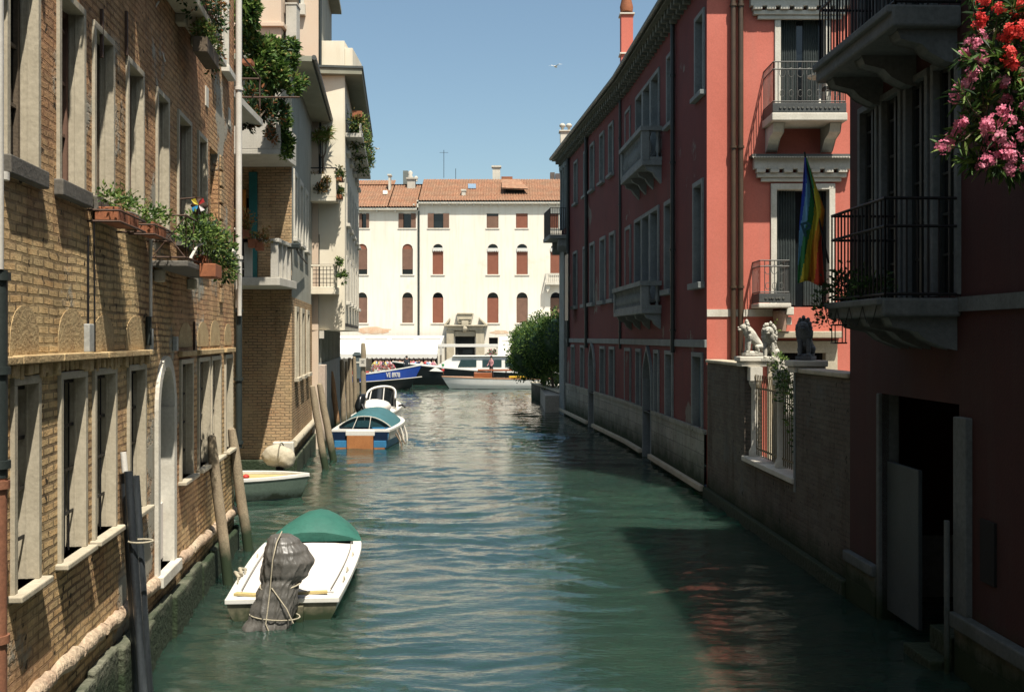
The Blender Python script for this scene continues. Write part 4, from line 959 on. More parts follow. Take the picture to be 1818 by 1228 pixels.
# courtyard ground behind
MB().box(W, 5.35, 16, 15.6, 25.48, -1.5, .95).build('courtyard', PAVE)['kind'] = 'structure'

# ---------------- R2: dark near palazzo on the right ----------------
KF = Fr((5.61, 2.0), (5.2, 15.6), True)
R2 = thing('dark_red_palazzo', 'shaded dark red palazzo with loggia and water door, nearest on the right bank', 'building', (9, 10, 0))
ku = lambda x, n=0: KF.u(x, n)
lg = sorted([ku(1525), ku(1562)]); step = (ku(1525) - ku(1708)) / 4
LGH = [(ku(1708) + step * k + .02, ku(1708) + step * (k + 1) - .06, 4.5, 7.4) for k in range(4)]
UP = [(ku(1708) + step * k + .02, ku(1708) + step * (k + 1) - .06, 8.1, 11.0) for k in range(4)]
wd_ = (ku(1703), ku(1566), -1.4, 3.2)
ex = [(2.6, 3.5, 4.6, 6.8), (4.6, 5.5, 4.6, 6.8), (6.6, 7.5, 4.6, 6.8), (2.6, 3.5, 8.3, 10.5), (4.6, 5.5, 8.3, 10.5), (6.6, 7.5, 8.3, 10.5), (3.6, 4.6, 1.7, 3.4), (6.0, 7.0, 1.7, 3.4)]
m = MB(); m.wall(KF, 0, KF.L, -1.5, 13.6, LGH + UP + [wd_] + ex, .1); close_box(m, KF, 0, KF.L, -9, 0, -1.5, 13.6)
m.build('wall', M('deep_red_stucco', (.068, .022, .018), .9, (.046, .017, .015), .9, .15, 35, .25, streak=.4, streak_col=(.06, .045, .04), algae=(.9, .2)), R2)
for h in LGH + UP: window(R2, KF, *h, fw=.09, proud=.05, dr=.09, frame=STONEK, pane=GLASS, sill=0, muntin=DARKPIPE, name='loggia_window')
for h in ex: window(R2, KF, *h, fw=.1, proud=.05, dr=.09, frame=STONEK, pane=GLASS, sill=.1)
m = MB(); m.box(KF, wd_[0] - .32, wd_[0], -.25, .08, .75, 3.06); m.piece(); m.box(KF, wd_[1], wd_[1] + .1, -.25, .05, .0, 3.2); wdo = m.build('water_door', STONEK, R2, bevel=.015)
MB().box(KF, wd_[0], wd_[1], -1.6, -1.5, -1.5, 3.3).build('passage_wall', DARKIN, wdo)
MB().box(KF, wd_[1] - 1.05, wd_[1] - .02, -.12, -.06, .15, 2.25).build('door_leaf', M('grey_door_paint', (.06, .078, .082), .6, None, 2, .15), wdo, bevel=.01)
MB().tube([KF.P(wd_[0] + .02, .14, -1.2), KF.P(wd_[0] + .02, .14, 1.82)], .035, 8).build('slim_post', STONEK, R2)
m = MB(); m.box(KF, 0, wd_[0] - .02, .0, .14, .58, .76); m.piece(); m.box(KF, wd_[1] + .1, KF.L, 0, .12, .58, .74); m.build('base_ledge', STONEK, R2, bevel=.02)
m = MB(); m.box(KF, 0, wd_[0] - .02, .0, .07, -1.5, .58); m.piece(); m.box(KF, wd_[1] + .1, KF.L, 0, .07, -1.5, .58); m.build('stone_base', ASHLAR, R2)
m = MB(); m.box(KF, wd_[0] + .1, wd_[0] + .9, -.6, .3, -1.5, .12); m.box(KF, wd_[0] + .1, wd_[0] + .7, -.6, .05, .12, .4); m.build('water_steps', STONEB, R2, bevel=.02)
MB().box(KF, 0, wd_[0] - .0, .001, .05, 4.3, 4.47).build('string_course', STONEK, R2)
u = ku(1760); MB().box(KF, u - .12, u + .2, -.001, .03, 1.25, 1.95).build('letter_recess', DARKIN, R2)
def big_balcony(zs, th, ht, u0, u1, dep):
    o = MB().box(KF, u0, u1, 0, dep, zs, zs + th).build('balcony', STONEK, R2, bevel=.03)
    MB().box(KF, u0 + .02, u1 - .02, .0, dep + .06, zs + th * .62, zs + th + .001).build('edge_moulding', STONEK, o, bevel=.02)
    m = MB()
    for u in (u0 + .12, (u0 + u1) / 2 - .12, u1 - .4):
        m.piece(); q = [(0, 0), (dep * .85, 0), (dep * .8, -.1), (dep * .5, -.16), (dep * .38, -.26), (.12, -.36), (0, -.38)]
        vs = [KF.P(u, a, zs + b) for a, b in q] + [KF.P(u + .26, a, zs + b) for a, b in q]; kk = len(q)
        m.add(vs, [tuple(range(kk)), tuple(reversed(range(kk, 2 * kk)))] + [(i, (i + 1) % kk, (i + 1) % kk + kk, i + kk) for i in range(kk)])
    m.build('corbel', STONEK, o, bevel=.02)
    iron_rail(R2, [KF.P(u0 + .04, 0, 0), KF.P(u0 + .04, dep - .05, 0), KF.P(u1 - .04, dep - .05, 0), KF.P(u1 - .04, 0, 0)], zs + th, ht, .115, IRON, parent=o, r=.012, rr=.02, mid=.72)
    return o
big_balcony(7.66, .26, 1.1, ku(1708) + .0, ku(1708) + 2.75, .83)
big_balcony(4.24, .22, 1.18, ku(1708) + .0, ku(1708) + 1.9, .95)
m = MB()
for k in range(4):
    a = KF.P(ku(1708) + .1 + k * .45, .97, 4.42); b = KF.P(ku(1708) + .6 + k * .45, .97, 4.42)
    m.tube([a.lerp(b, t) + Vector((0, 0, -.28 * math.sin(math.pi * t))) for t in [i / 8 for i in range(9)]], .006, 4)
m.build('cable', IRON, R2)

# ---------------- low wall, laurel hedge at the far right corner ----------------
LF = Fr((2.75, 53.6), (1.27, 67.0), True)
LW = thing('canal_side_wall', 'low shaded brick wall edging the canal below the round laurel hedge', 'wall', LF.P(5, 0, 0))
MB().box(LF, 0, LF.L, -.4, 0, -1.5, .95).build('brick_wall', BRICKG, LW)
MB().box(LF, 0, LF.L + .06, -.45, .06, .951, 1.05).build('coping', STONE, LW, bevel=.02)
m = MB(); m.box(LF, .4, .75, -.35, -.05, 1.05, 2.5); m.piece(); m.box(LF, 1.5, 1.8, -.35, -.05, 1.05, 2.3); m.build('gate_post', STONEG, LW, bevel=.02)
MB().box(W, 1.75, 30, 53.55, 67.1, -1.5, .9).build('garden_ground', PAVE)['kind'] = 'structure'

# ---------------- far palace on the Grand Canal ----------------
YB = 110.0
BF = Fr((-45, YB), (30, YB))
bx = lambda x: (x - CX) / F * YB + 45; bz = lambda y: EYE - (y - HY) / F * YB
PAL = thing('white_palace', 'long white waterfront palace with arched red shuttered windows across the wide canal', 'building', (-8, YB, 0))
xs_top = [(638, 655, 1), (708, 738, 1), (760, 797, 1), (864, 885, 0), (916, 937, 0), (975, 992, 0)]
xs_ar = [(633, 652), (714, 733), (768, 787), (865, 885), (917, 937), (977, 997)]
extraL = [-170, -90, 0, 85, 170, 245, 320, 400, 480, 560]; extraR = [1060, 1120, 1180, 1250, 1320]
hol = []; arl = []
for a, b, o_ in xs_top: hol.append((bx(a), bx(b), bz(405), bz(379)))
for x in extraL + extraR: hol.append((bx(x), bx(x + 20), bz(405), bz(379)))
for r_, (yt, yb) in enumerate(((433, 487), (519, 573))):
    for a, b in xs_ar + [(x, x + 20) for x in extraL + extraR]:
        hol.append((bx(a), bx(b), bz(yb), bz(yt))); arl.append((bx(a), bx(b), bz(yb), bz(yt), r_, a))
dh = [(bx(808), bx(843), .6, bz(597)), (bx(620), bx(640), .6, bz(612)), (bx(660), bx(741), .6, bz(615)), (bx(744), bx(780), .6, bz(615)), (bx(868), bx(884), bz(612), bz(599)), (bx(868), bx(884), .6, bz(620)), (bx(500), bx(600), .6, bz(615))]
EL = bx(742)
m = MB(); m.wall(BF, 0, EL, .3, bz(373), [h for h in hol + dh if h[1] < EL + .01], .3); m.wall(BF, EL, BF.L, .3, bz(362), [h for h in hol + dh if h[0] > EL], .3)
# the wide cafe opening spans the joint: keep it left of the joint
for a in arl:
    zs = a[3] - (a[1] - a[0]) / 2 * 1.0; m.spandrel(BF, a[0], a[1], zs, a[3], 0, .3)
m.wall(BF, EL, EL + .01, bz(373), bz(362), []); close_box(m, BF, 0, BF.L, -14, 0, .3, bz(373))
m.build('wall', PALEW, PAL)
for i, h in enumerate(hol[:len(xs_top)]):
    op = xs_top[i][2]; a, b, c, d = h
    o = MB().box(BF, a, b, -.32, -.28, c, d).build('window', GLASS, PAL)
    if op:
        s = MB(); w_ = (b - a) * .27; s.box(BF, a - .02, a + w_, .0, .07, c, d); s.box(BF, b - w_, b + .02, 0, .07, c, d); s.build('shutter', SHUTB, o)
    else: MB().box(BF, a + .03, b - .03, -.12, -.06, c, d - (.25 if i == 3 else .0)).build('shutter', SHUTB if i == 3 else SHUTR, o)
    MB().box(BF, a - .12, b + .12, 0, .07, c - .1, c - .002).build('sill', PALEW, o)
for h in hol[len(xs_top):len(xs_top) + len(extraL + extraR)]:
    o = MB().box(BF, h[0], h[1], -.12, -.06, h[2], h[3]).build('window', SHUTR, PAL); MB().box(BF, h[0] - .15, h[1] + .15, 0, .14, h[2] - .16, h[2] - .002).build('sill', STONEW, o)
for a, b, c, d, r_, px_ in arl:
    o = MB().box(BF, a, b, -.33, -.28, c, d).build('window', GLASS, PAL)
    left = px_ < 742
    zt = d - (b - a) * (.62 if r_ == 0 and not left else .5)
    s = MB(); s.box(BF, a + .02, b - .02, -.16, -.08, c + (.55 if left and r_ == 0 else 0), zt)
    s.build('shutter', SHUTB if left or px_ > 900 and r_ == 1 else SHUTR, o)
    if left and r_ == 0: 
        q = MB(); hw = (b - a) / 2; pts = [((a + b) / 2 + hw * math.cos(t), d - hw + hw * math.sin(t)) for t in [math.pi * k / 10 for k in range(11)]]; q.prism(BF, pts, -.14, -.08); q.build('lunette', SHUTR, o)
    if not left and r_ == 0:
        q = MB(); k_ = 6; w_ = (b - a) / k_
        q.box(BF, a, b, -.05, .1, zt + .02, zt + .3)
        for k in range(k_): q.prism(BF, [(a + k * w_, zt + .02), (a + (k + 1) * w_, zt + .02), (a + (k + .5) * w_, zt - .14)], .04, .1)
        q.build('small_awning', AWN, o)
    MB().box(BF, a - .18, b + .18, 0, .08, c - .12, c - .003).build('sill', PALEW, o)
# eaves, roofs
def pan_roof(m, u0, u1, n0, z0, n1, z1, pitch=.30, rows=16):
    k = int((u1 - u0) / pitch); us = []; hs = []
    for i in range(k):
        for t, h in ((0, 0), (.25, .06), (.5, .09), (.75, .06)): us.append(u0 + (i + t) * pitch); hs.append(h)
    us.append(u0 + k * pitch); hs.append(0); vs = []; nc = len(us)
    for r_ in range(rows):
        for e in (0, 1):
            t = (r_ + e * .999) / rows; lift = .05 if e == 0 else 0
            jit = RNG.uniform(-.01, .01)
            for u, h in zip(us, hs): vs.append(BF.P(u, n0 + (n1 - n0) * t, z0 + (z1 - z0) * t + h + lift + jit))
    fs = []
    for r_ in range(rows * 2 - 1):
        for i in range(nc - 1): fs.append((r_ * nc + i, r_ * nc + i + 1, (r_ + 1) * nc + i + 1, (r_ + 1) * nc + i))
    m.add(vs, fs, 0)
zl, zr_ = bz(373), bz(362)
m = MB(); ridge_n = -6.0
D2 = YB + 6.0; rz = lambda y: EYE - (y - HY) / F * D2
pan_roof(m, 0, bx(690), .6, zl + .22, -7.9, EYE + (598 - 321) / F * (YB + 7.9), rows=20); pan_roof(m, bx(690), EL - .1, .6, zl + .22, ridge_n, rz(330)); pan_roof(m, EL + .1, BF.L, .6, zr_ + .22, ridge_n, rz(319))
m.quad(BF.P(0, -14, zl), BF.P(BF.L, -14, zl), BF.P(BF.L, ridge_n, rz(322)), BF.P(0, ridge_n, rz(331)))
rfp = m.build('roof', TILE, PAL)
m = MB(); m.box(BF, 0, EL - .1, 0, .5, zl - .02, zl + .2); m.box(BF, EL - .08, BF.L, 0, .5, zr_ - .02, zr_ + .2)
u = .3
while u < BF.L - 1:
    z = zl if u < EL - .5 else zr_; m.box(BF, u, u + .16, 0, .42, z - .22, z - .021); u += .9 if u > EL else 2.0
m.box(BF, EL - .14, EL + .12, .1, .2, zr_ - 1, rz(319) + .1) if False else None
m.build('eaves', STONEW, PAL)
MB().box(BF, EL - .09, EL + .09, -6, .5, zl + .25, zr_ + .35).build('party_wall', STONEW, rfp)
drainpipe(PAL, [BF.P(EL + .1, .12, bz(595)), BF.P(EL + .1, .12, bz(375))], .10, DARKPIPE)
def pchim(x0, x1, y0, y1, n, mat, cap=0.0, nm='chimney'):
    Dd = YB - n; X0 = (x0 - CX) / F * Dd; X1 = (x1 - CX) / F * Dd; z0 = EYE - (y1 - HY) / F * Dd - .6; z1 = EYE - (y0 - HY) / F * Dd
    m = MB(); m.box(W, X0, X1, Dd, Dd + .9, z0, z1)
    if cap: m.box(W, X0 - cap, X1 + cap, Dd - cap, Dd + .9 + cap, z1, z1 + .18)
    return m.build(nm, mat, rfp)
pchim(689.5, 693, 312, 331, -4.5, STONEW, .1); pchim(715.5, 724, 303, 331, -7, M('grey_chimney', (.2, .22, .2), .9)); pchim(723, 737, 318, 331, -5, CONC, .12)
pchim(874.5, 888, 297, 314, -6.5, STONEW, .12); pchim(819.5, 826.5, 339, 357, -.9, STONEW, .06); pchim(977, 985, 306, 319, -7.5, M('brown_chimney', (.16, .13, .11), .9)); pchim(986, 996, 308, 319, -7.2, M('brown_chimney2', (.16, .13, .12), .9))
m = MB(); b_ = PX(728, 312, 115); m.lathe((b_.x, 115.3, b_.z - .6), [(.3, 0), (.2, .2), (.35, .5), (.2, .7), (.3, 1.0), (.1, 1.2)], 10); m.lathe((b_.x + .65, 115.3, b_.z - .6), [(.2, 0), (.15, .2), (.28, .4), (.1, .6)], 10); m.build('chimney_pot', CONC, rfp)
# dormer and skylights
def dormer():
    q0, q1 = bx(897), bx(931); n0, n1 = -1.4, -3.9
    o = MB().box(BF, q0, q1, -4.2, -1.6, bz(349) + .4, bz(336) + .3).build('dormer', DARKIN, rfp)
    m = MB(); vs = [BF.P(q0 - .4, -1.0, bz(334) + .2), BF.P(q1 + .5, -1.0, bz(336) + .2), BF.P(q1 - .6, -4.6, bz(316) + .6), BF.P(q0 - .4, -4.6, bz(316) + .6)]
    m.add(vs, [(0, 1, 2, 3)]); m.add([v + Vector((0, 0, -.12)) for v in vs], [(0, 1, 2, 3)]); m.build('dormer_roof', TILE, o)
dormer()
m = MB(); m.box(BF, bx(889), bx(910), -7.0, -6.2, rz(321), rz(313)); m.build('ridge_block', TERRA, rfp)
def roof_pt(x, y, right=True):
    # intersect the view ray with the roof slope
    z0, z1 = (zr_ + .22, rz(319)) if right else (zl + .22, rz(330)); lo, hi = -.5, 6.0
    for _ in range(40):
        t = (lo + hi) / 2; p = PX(x, y, YB + t); zz = z0 + (z1 - z0) * (t + .55) / 6.55
        if p.z > zz: lo = t
        else: hi = t
    return PX(x, y, YB + (lo + hi) / 2)
def skyl(xa, xb, ya, yb, right, mat):
    P4 = [roof_pt(xa, yb, right), roof_pt(xb, yb, right), roof_pt(xb, ya, right), roof_pt(xa, ya, right)]; up = Vector((0, -.1, .16))
    m = MB(); vs = P4 + [p + up for p in P4]; m.add(vs, [(4, 5, 6, 7), (0, 1, 5, 4), (1, 2, 6, 5), (2, 3, 7, 6), (3, 0, 4, 7)]); m.build('skylight', mat, rfp)
skyl(831, 845, 329, 337, True, M('sky_window', (.25, .35, .45), .15)); skyl(680, 688, 341, 347, False, STONEW)
m = MB(); a = PX(788, 316, 116); m.tube([a, a + Vector((0, 0, 3.2))], .03, 5); m.tube([a + Vector((-.5, 0, 2.9)), a + Vector((.5, 0, 2.9))], .02, 4); a = PX(809, 318, 116); m.tube([a, a + Vector((0, 0, 1.2))], .03, 5); m.build('antenna', IRON, rfp)
# baroque portal
m = MB(); fn = .45
m.box(BF, bx(793), bx(806), 0, fn, .6, bz(588)); m.box(BF, bx(845), bx(860), 0, fn, .6, bz(588))
m.box(BF, bx(806), bx(845), 0, .2, bz(597), bz(588))
for a, b in ((792, 807), (844, 861)): m.box(BF, bx(a), bx(b), 0, fn + .1, bz(588), bz(586))
m.box(BF, bx(795), bx(858), 0, fn + .05, bz(586), bz(579)); m.box(BF, bx(789), bx(866), 0, fn + .35, bz(579), bz(576.5))
portal = m.build('portal', STONE, PAL, bevel=.03)
m = MB(); 
m.prism(BF, [(bx(789), bz(576.5)), (bx(799), bz(564)), (bx(800), bz(567)), (bx(793), bz(576.5))], 0, .6); m.prism(BF, [(bx(866), bz(576.5)), (bx(851), bz(563)), (bx(850), bz(566)), (bx(861), bz(576.5))], 0, .6)
m.prism(BF, [(bx(810), bz(558)), (bx(841), bz(556)), (bx(836), bz(574)), (bx(814), bz(574))], 0, .5); m.box(BF, bx(812), bx(839), 0, .62, bz(558), bz(555.5)); m.box(BF, bx(820), bx(832), 0, .7, bz(576), bz(569)); m.box(BF, bx(815), bx(837), .0, .66, bz(567), bz(565))
m.blob(BF.P(bx(826), .6, bz(583)), .3, .25, .42, 2, .2, 3, 4)
m.build('broken_pediment', STONE, portal, bevel=.03)
MB().box(BF, bx(808), bx(843), -.34, -.28, .6, bz(597)).build('door', GLASS, portal)
for h in dh[1:]: MB().box(BF, h[0], h[1], -.36, -.28, h[2], h[3]).build('shop_opening', DARKIN, PAL)
m = MB(); 
for (x0, x1, y0, y1, s) in ((630, 700, 580, 594, 3), (800, 812, 0, 0, 0), (868, 905, 586, 594, 5)):
    if s:
        m.piece(); pts = []; rr = random.Random(s); k_ = 22
        for k in range(k_):
            t = 2 * math.pi * k / k_; pts.append((bx((x0 + x1) / 2 + (x1 - x0) / 2 * math.cos(t) * rr.uniform(.6, 1.05)), bz((y0 + y1) / 2 + (y1 - y0) / 2 * math.sin(t) * rr.uniform(.6, 1.1))))
        m.prism(BF, pts, .0, .012)
m.build('exposed_brick_patch', M('faded_brick_patch', (.70, .42, .26), .9, (.72, .58, .42), 1.2, .2, 8, .2), PAL)
# small stone balcony at the right
m = MB(); u0, u1 = bx(968), bx(1003); m.box(BF, u0, u1, 0, 1.0, bz(506), bz(502)); 
m.box(BF, u0, u1, .88, 1.0, bz(488), bz(486)); 
for k in range(9): u = u0 + .15 + k * .22; m.lathe(BF.P(u, .94, bz(502)), [(.06, 0), (.08, .25), (.05, .6), (.06, bz(488) - bz(502))], 8)
m.box(BF, u0, u0 + .12, .0, .88, bz(488), bz(486)); m.box(BF, u0, u0 + .14, .86, 1.0, bz(502), bz(488)); m.prism(BF, [(u0, bz(506)), (u0 + .5, bz(506)), (u0 + .5, bz(512)), (u0 + .2, bz(520))], 0, .8)
m.build('balcony', STONEW, PAL)
# quay
MB().box(W, -80, 70, 91, 125, -1.5, .6).build('quay', PAVE)['kind'] = 'structure'

# ---------------- background hills and mass behind for side views ----------------
bk = thing('rear_townhouse', 'plain plastered townhouse seen in the gap behind the white palace', 'building', (20, 130, 0)) if False else None

# ---------------- houses added out of view behind the viewpoint to cut skylight ----------------
def added_rear_house(label, x0, x1, y0, y1, h, face, mat, fm):
    """a plain, unseen canal-side house added to cut skylight; face +1 looks to +x, -1 looks to -x"""
    o = thing('added_townhouse', label, 'building', ((x0 + x1) / 2, (y0 + y1) / 2, 0)); xf = x1 if face > 0 else x0
    fr = Fr((xf, y0), (xf, y1), face < 0); L = fr.L; hs = []
    u = 1.2
    while u < L - 1.5:
        for z in (2.0, 5.4, 8.8): hs.append((u, u + .95, z, z + 1.8))
        u += 2.5
    m = MB(); m.wall(fr, 0, L, -1.5, h, hs, .22); close_box(m, fr, 0, L, -abs(x1 - x0), 0, -1.5, h); m.build('wall', mat, o)
    for q in hs: window(o, fr, *q, fw=.1, proud=.04, dr=.2, frame=fm, pane=GLASS, sill=.1)
    MB().box(fr, -.1, L + .1, -abs(x1 - x0) - .2, .4, h, h + .2).build('roof', TILE, o)
added_rear_house('brick house on the left bank, added out of view behind the viewpoint to cut skylight', -11, -3.2, -24, 1.9, 12.5, 1, BRICK2, STONE)
added_rear_house('dull red house on the right bank, added out of view behind the viewpoint to cut skylight', 5.62, 14, -22, 1.9, 13.2, -1, REDSH, STONEG)
def plant(name, label, cat, blobs, n, size, mats, seed=1, pot=None, potmat=TERRA, loc=None, group=None, mixm=None, shell=.3, aspect=.5, stem=None, **kw):
    rng = random.Random(seed); c0 = Vector(loc) if loc else Vector(blobs[0][0])
    o = thing(name, label, cat, c0, group); m = MB(); m.leaves(blobs, n, size, rng, mixm or tuple(range(len(mats))), shell, aspect, **kw)
    m.build('foliage', list(mats), o)
    if pot: 
        pm = MB(); pot(pm); pm.build('pot', potmat, o, bevel=.01)
    if stem: s = MB(); stem(s); s.build('stem', BARK, o)
    return o
# ---------------- mooring posts ----------------
def post(name, label, x, ybase, ytop, dx=0, wpx=14, mat=WOODPOLE, D=None, group=None, dark=False, cap=None, dD=0.0, zt=None):
    D = D or EYE * F / (ybase - HY); b = PX(x, 0, D); b.z = -1.2
    r = wpx / 2 / F * D; zt = EYE - (ytop - HY) / F * D if zt is None else zt
    tx = (x + dx - CX) / F * (D + dD); o = thing(name, label, 'mooring post', (b.x, D, 0), group)
    base = Vector(((x - CX) / F * D, D, 0)); top = Vector((tx, D + dD, zt)); ax = (top - base)
    pts = []; n = 9
    for k in range(n + 1):
        t = -1.2 / zt + (1 + 1.2 / zt) * k / n; p = base + ax * t; pts.append(p + Vector((RNG.uniform(-.1, .1) * r, RNG.uniform(-.1, .1) * r, 0)))
    m = MB(); m.tube(pts, [r * 1.05] * n + [r * .8], 12)
    m.tube([pts[-1], pts[-1] + Vector((0, 0, r * .35))], [r * .8, r * .35], 12)
    m.build('shaft', mat, o)
    return o, base, top, r
post('mooring_post', 'thick leaning post between the near white boat and brick wall, left of its pair', 406, 1037, 775, -31, 18)
post('mooring_post', 'thick leaning post before the green dinghy, right of its pair at the brick wall', 441, 978, 762, -29, 17)
post('mooring_post', 'dark footed leaning pole in front of the brick corner house, left one of the two', 578, 832, 686, -24, 12, D=30.6)
post('mooring_post', 'dark footed leaning pole beside the teal covered boat, right one of the two', 592, 812, 682, -25, 12, D=33)
post('mooring_post', 'slim orange brown pole leaning beside the cream house ground floor', 601, 757, 660, -13, 9, WOODBR, D=42)
for i, (x, yt, dx, w_, D_, lb) in enumerate(((611, 640, -4, 9, 43, 'broad pale grey post, first of the row along the cream house'), (619, 642, -4, 6, 44.5, 'thin grey post, second of the row along the cream house'), (625, 636, -4, 7, 45.5, 'tall grey post, third of the row along the cream house'), (632, 634, -3, 7, 46.5, 'brownish post at the canal mouth end of the row by the cream house'))):
    post('mooring_post', lb, x, 0, yt, dx, w_, WOODPOLE, D=D_)
o, b_, t_, r_ = post('sign_post', 'stout round topped post with a white notice at the canal mouth', 645, 0, 610, 0, 9, WOODPOLE, D=58)
MB().box(W, t_.x - .19, t_.x + .19, 57.75, 57.8, EYE - (669 - HY) / F * 58 + .6, EYE - (655 - HY) / F * 58 + .62).build('notice_board', STONEW, o)
m = MB(); zz = EYE - (657 - HY) / F * 58 + .56
for k, (q, w_) in enumerate(((0, .22), (-.07, .12), (-.13, .2))): m.box(W, t_.x - w_ / 2, t_.x + w_ / 2, 57.742, 57.748, zz + q - .02, zz + q)
m.build('notice_lines', IRON, o)
o = thing('signal_box_post', 'square grey signal box on a short post just left of the notice post', 'signal post', (PX(634, 0, 60).x, 60, 0))
c = PX(634, 0, 60).x
m = MB(); m.box(W, c - .13, c + .13, 59.9, 60.15, -1, 2.4); m.build('shaft', WOODPOLE, o); m = MB(); m.box(W, c - .22, c + .22, 59.8, 60.2, 1.55, 2.9); m.prism(W, [(c - .27, 2.9), (c + .27, 2.9), (c + .12, 3.1), (c - .12, 3.1)], 59.75, 60.25); m.build('box', M('signal_box_paint', (.12, .15, .15), .6), o); MB().box(W, c - .19, c + .19, 59.78, 59.799, 2.45, 2.55).build('stripe', STONEW, o)
# near bundle of dark poles strapped to the wall
o = thing('pole_bundle', 'bundle of dark tarred poles strapped together and leaning on the near brick wall', 'mooring pole', (-3.95, 11, 0))
m = MB()
bxs = [(270, 10.9), (262, 11.1), (278, 11.15)]
for k, (x, D_) in enumerate(bxs):
    b = PX(x, 0, D_); b.z = -1.3; t = PX(x - 42 + (4 if k == 2 else 0), 836 + 4 * k, D_ + .12); m.tube([b, b.lerp(t, .5), t], [.05, .048, .046], 10)
m.build('pole', M('tarred_pole', (.03, .035, .04), .35, None, 3, .3, 30, .3, spec=.5, streak=.6, streak_col=(.15, .17, .18)), o)
m = MB(); t = PX(222, 838, 11.15); m.tube([t, t + Vector((-.02, .0, .22))], .035, 8); m.build('white_tip', WHITEPIPE, o)
m = MB(); b = PX(270, 0, 10.9); b.z = 0
for z in (1.55,): 
    c = PX(250, 960, 11.0); m.tube([c + Vector((math.cos(a) * .13, math.sin(a) * .1, 0)) for a in [2 * math.pi * i / 12 for i in range(13)]], .012, 5)
m.build('strap', ROPE, o)
# half-hidden slim stake in the water by the red wall
o = thing('channel_stake', 'slim pale stake in dark water before the gothic door of the red palazzo', 'stake', (PX(1052, 0, 47).x, 47, 0)); b = PX(1052, 0, 46.5); MB().tube([(b.x, 46.5, -1), (b.x, 46.5, .75)], .06, 8).build('shaft', CONC, o)
o = thing('channel_stake', 'short pale stake against the red palazzo wall beside the far gothic door', 'stake', (PX(1060, 0, 47).x, 45.5, 0)); b = PX(1060, 0, 44.5); MB().tube([(b.x, 44.5, -1), (b.x, 44.5, 2.6)], .07, 8).build('shaft', CONC, o)

# ---------------- boats ----------------
def hull(L, bs, bm, zs, zb, draft=.22, full=2.2, rake=.35, n=16, flare=.9, power=1.0):
    """sections from stern (y=0) to bow; returns list of (y, half beam, gunwale z)"""
    S = []
    for i in range(n + 1):
        t = i / n
        h = (bs + (bm - bs) * math.sin(min(1, t / .45) * math.pi / 2)) / 2 if t < .45 else bm / 2 * max(0.0, 1 - ((t - .45) / .55) ** full)
        S.append((t * L, max(h, .015), zs + (zb - zs) * t ** 2 * power))
    return S
def hull_mesh(S, draft=.22, flare=.88, rake=.35, bands=((1.0, 0), )):
    m = MB(); vs = []; L = S[-1][0]
    for y, h, z in S:
        t = y / L; yk = y - rake * t ** 4
        lo = draft * (1 - .5 * t ** 3)
        prof = [(h, z, y), (h * (flare * .35 + .65), z * .5, y * .5 + yk * .5), (h * flare, .02, yk), (h * flare * .7, -lo * .7, yk - rake * t ** 4 * .6), (0.0, -lo, yk - rake * t ** 4)]
        for a, b, c in prof: vs.append((-a, c, b))
        for a, b, c in reversed(prof[:-1]): vs.append((a, c, b))
    k = 9; fs = []; ms = []
    for i in range(len(S) - 1):
        for j in range(k - 1): fs.append((i * k + j, (i + 1) * k + j, (i + 1) * k + j + 1, i * k + j + 1)); ms.append(j)
    return vs, fs, ms, k
def make_boat(name, label, cat, S, mats, draft=.22, flare=.88, rake=.35, rail=.09, railh=.05, deck=None, railmat=None, loc=(0, 0, 0), rot=0, group=None):
    """mats = (upper side, lower side)"""
    root = thing(name, label, cat, (0, 0, 0), group)
    vs, fs, js, k = hull_mesh(S, draft, flare, rake); m = MB()
    for f, j in zip(fs, js): m.f.append(f); m.m.append(0 if j in (0, 7) else 1 if j in (1, 6) else 2); m.sm.append(True)
    m.v = list(vs)
    o0 = 0; m.f.append(tuple(reversed(range(k)))); m.m.append(1); m.sm.append(False)
    m.build('hull', list(mats), root)
    r = MB(); n = len(S)
    def strip(inn, z_off, hh):
        vs = []; 
        for y, h, z in S:
            hi = max(h - inn, .004)
            for s in (-1, 1): vs += [(s * (h + .02), y, z - hh + z_off), (s * (h + .02), y, z + z_off), (s * hi, y, z + z_off), (s * hi, y, z - hh + z_off)]
        fs = []
        for i in range(n - 1):
            for s in (0, 4):
                for q in range(4):
                    a = i * 8 + s + q; b = i * 8 + s + (q + 1) % 4; fs.append((a, b, b + 8, a + 8))
        return vs, fs
    v_, f_ = strip(rail, railh, railh + .02); r.add(v_, f_, 0)
    y0, h0, z0 = S[0]; r.box(W, -h0 - .02, h0 + .02, -.03, rail, z0 - .02, z0 + railh + .003)
    r.build('gunwale', railmat or HULLW, root, bevel=.01)
    if deck is not None:
        dz, dm, t0, t1 = deck; d = MB(); vs = []
        ss = [s for s in S if t0 * S[-1][0] - 1e-6 <= s[0] <= t1 * S[-1][0] + 1e-6]
        for y, h, z in ss: w_ = max(h - rail * .5, .01); vs += [(-w_, y, z + dz), (-w_ * .5, y, z + dz + .03), (0, y, z + dz + .04), (w_ * .5, y, z + dz + .03), (w_, y, z + dz)]
        fs = [(i * 5 + j, i * 5 + j + 1, (i + 1) * 5 + j + 1, (i + 1) * 5 + j) for i in range(len(ss) - 1) for j in range(4)]; d.add(vs, fs, 0, True); d.build('deck', dm, root)
    return root
def set_pose(o, x, y, rot=0, z=0): o.location = (x, y, z); o.rotation_euler = (0, 0, rot)

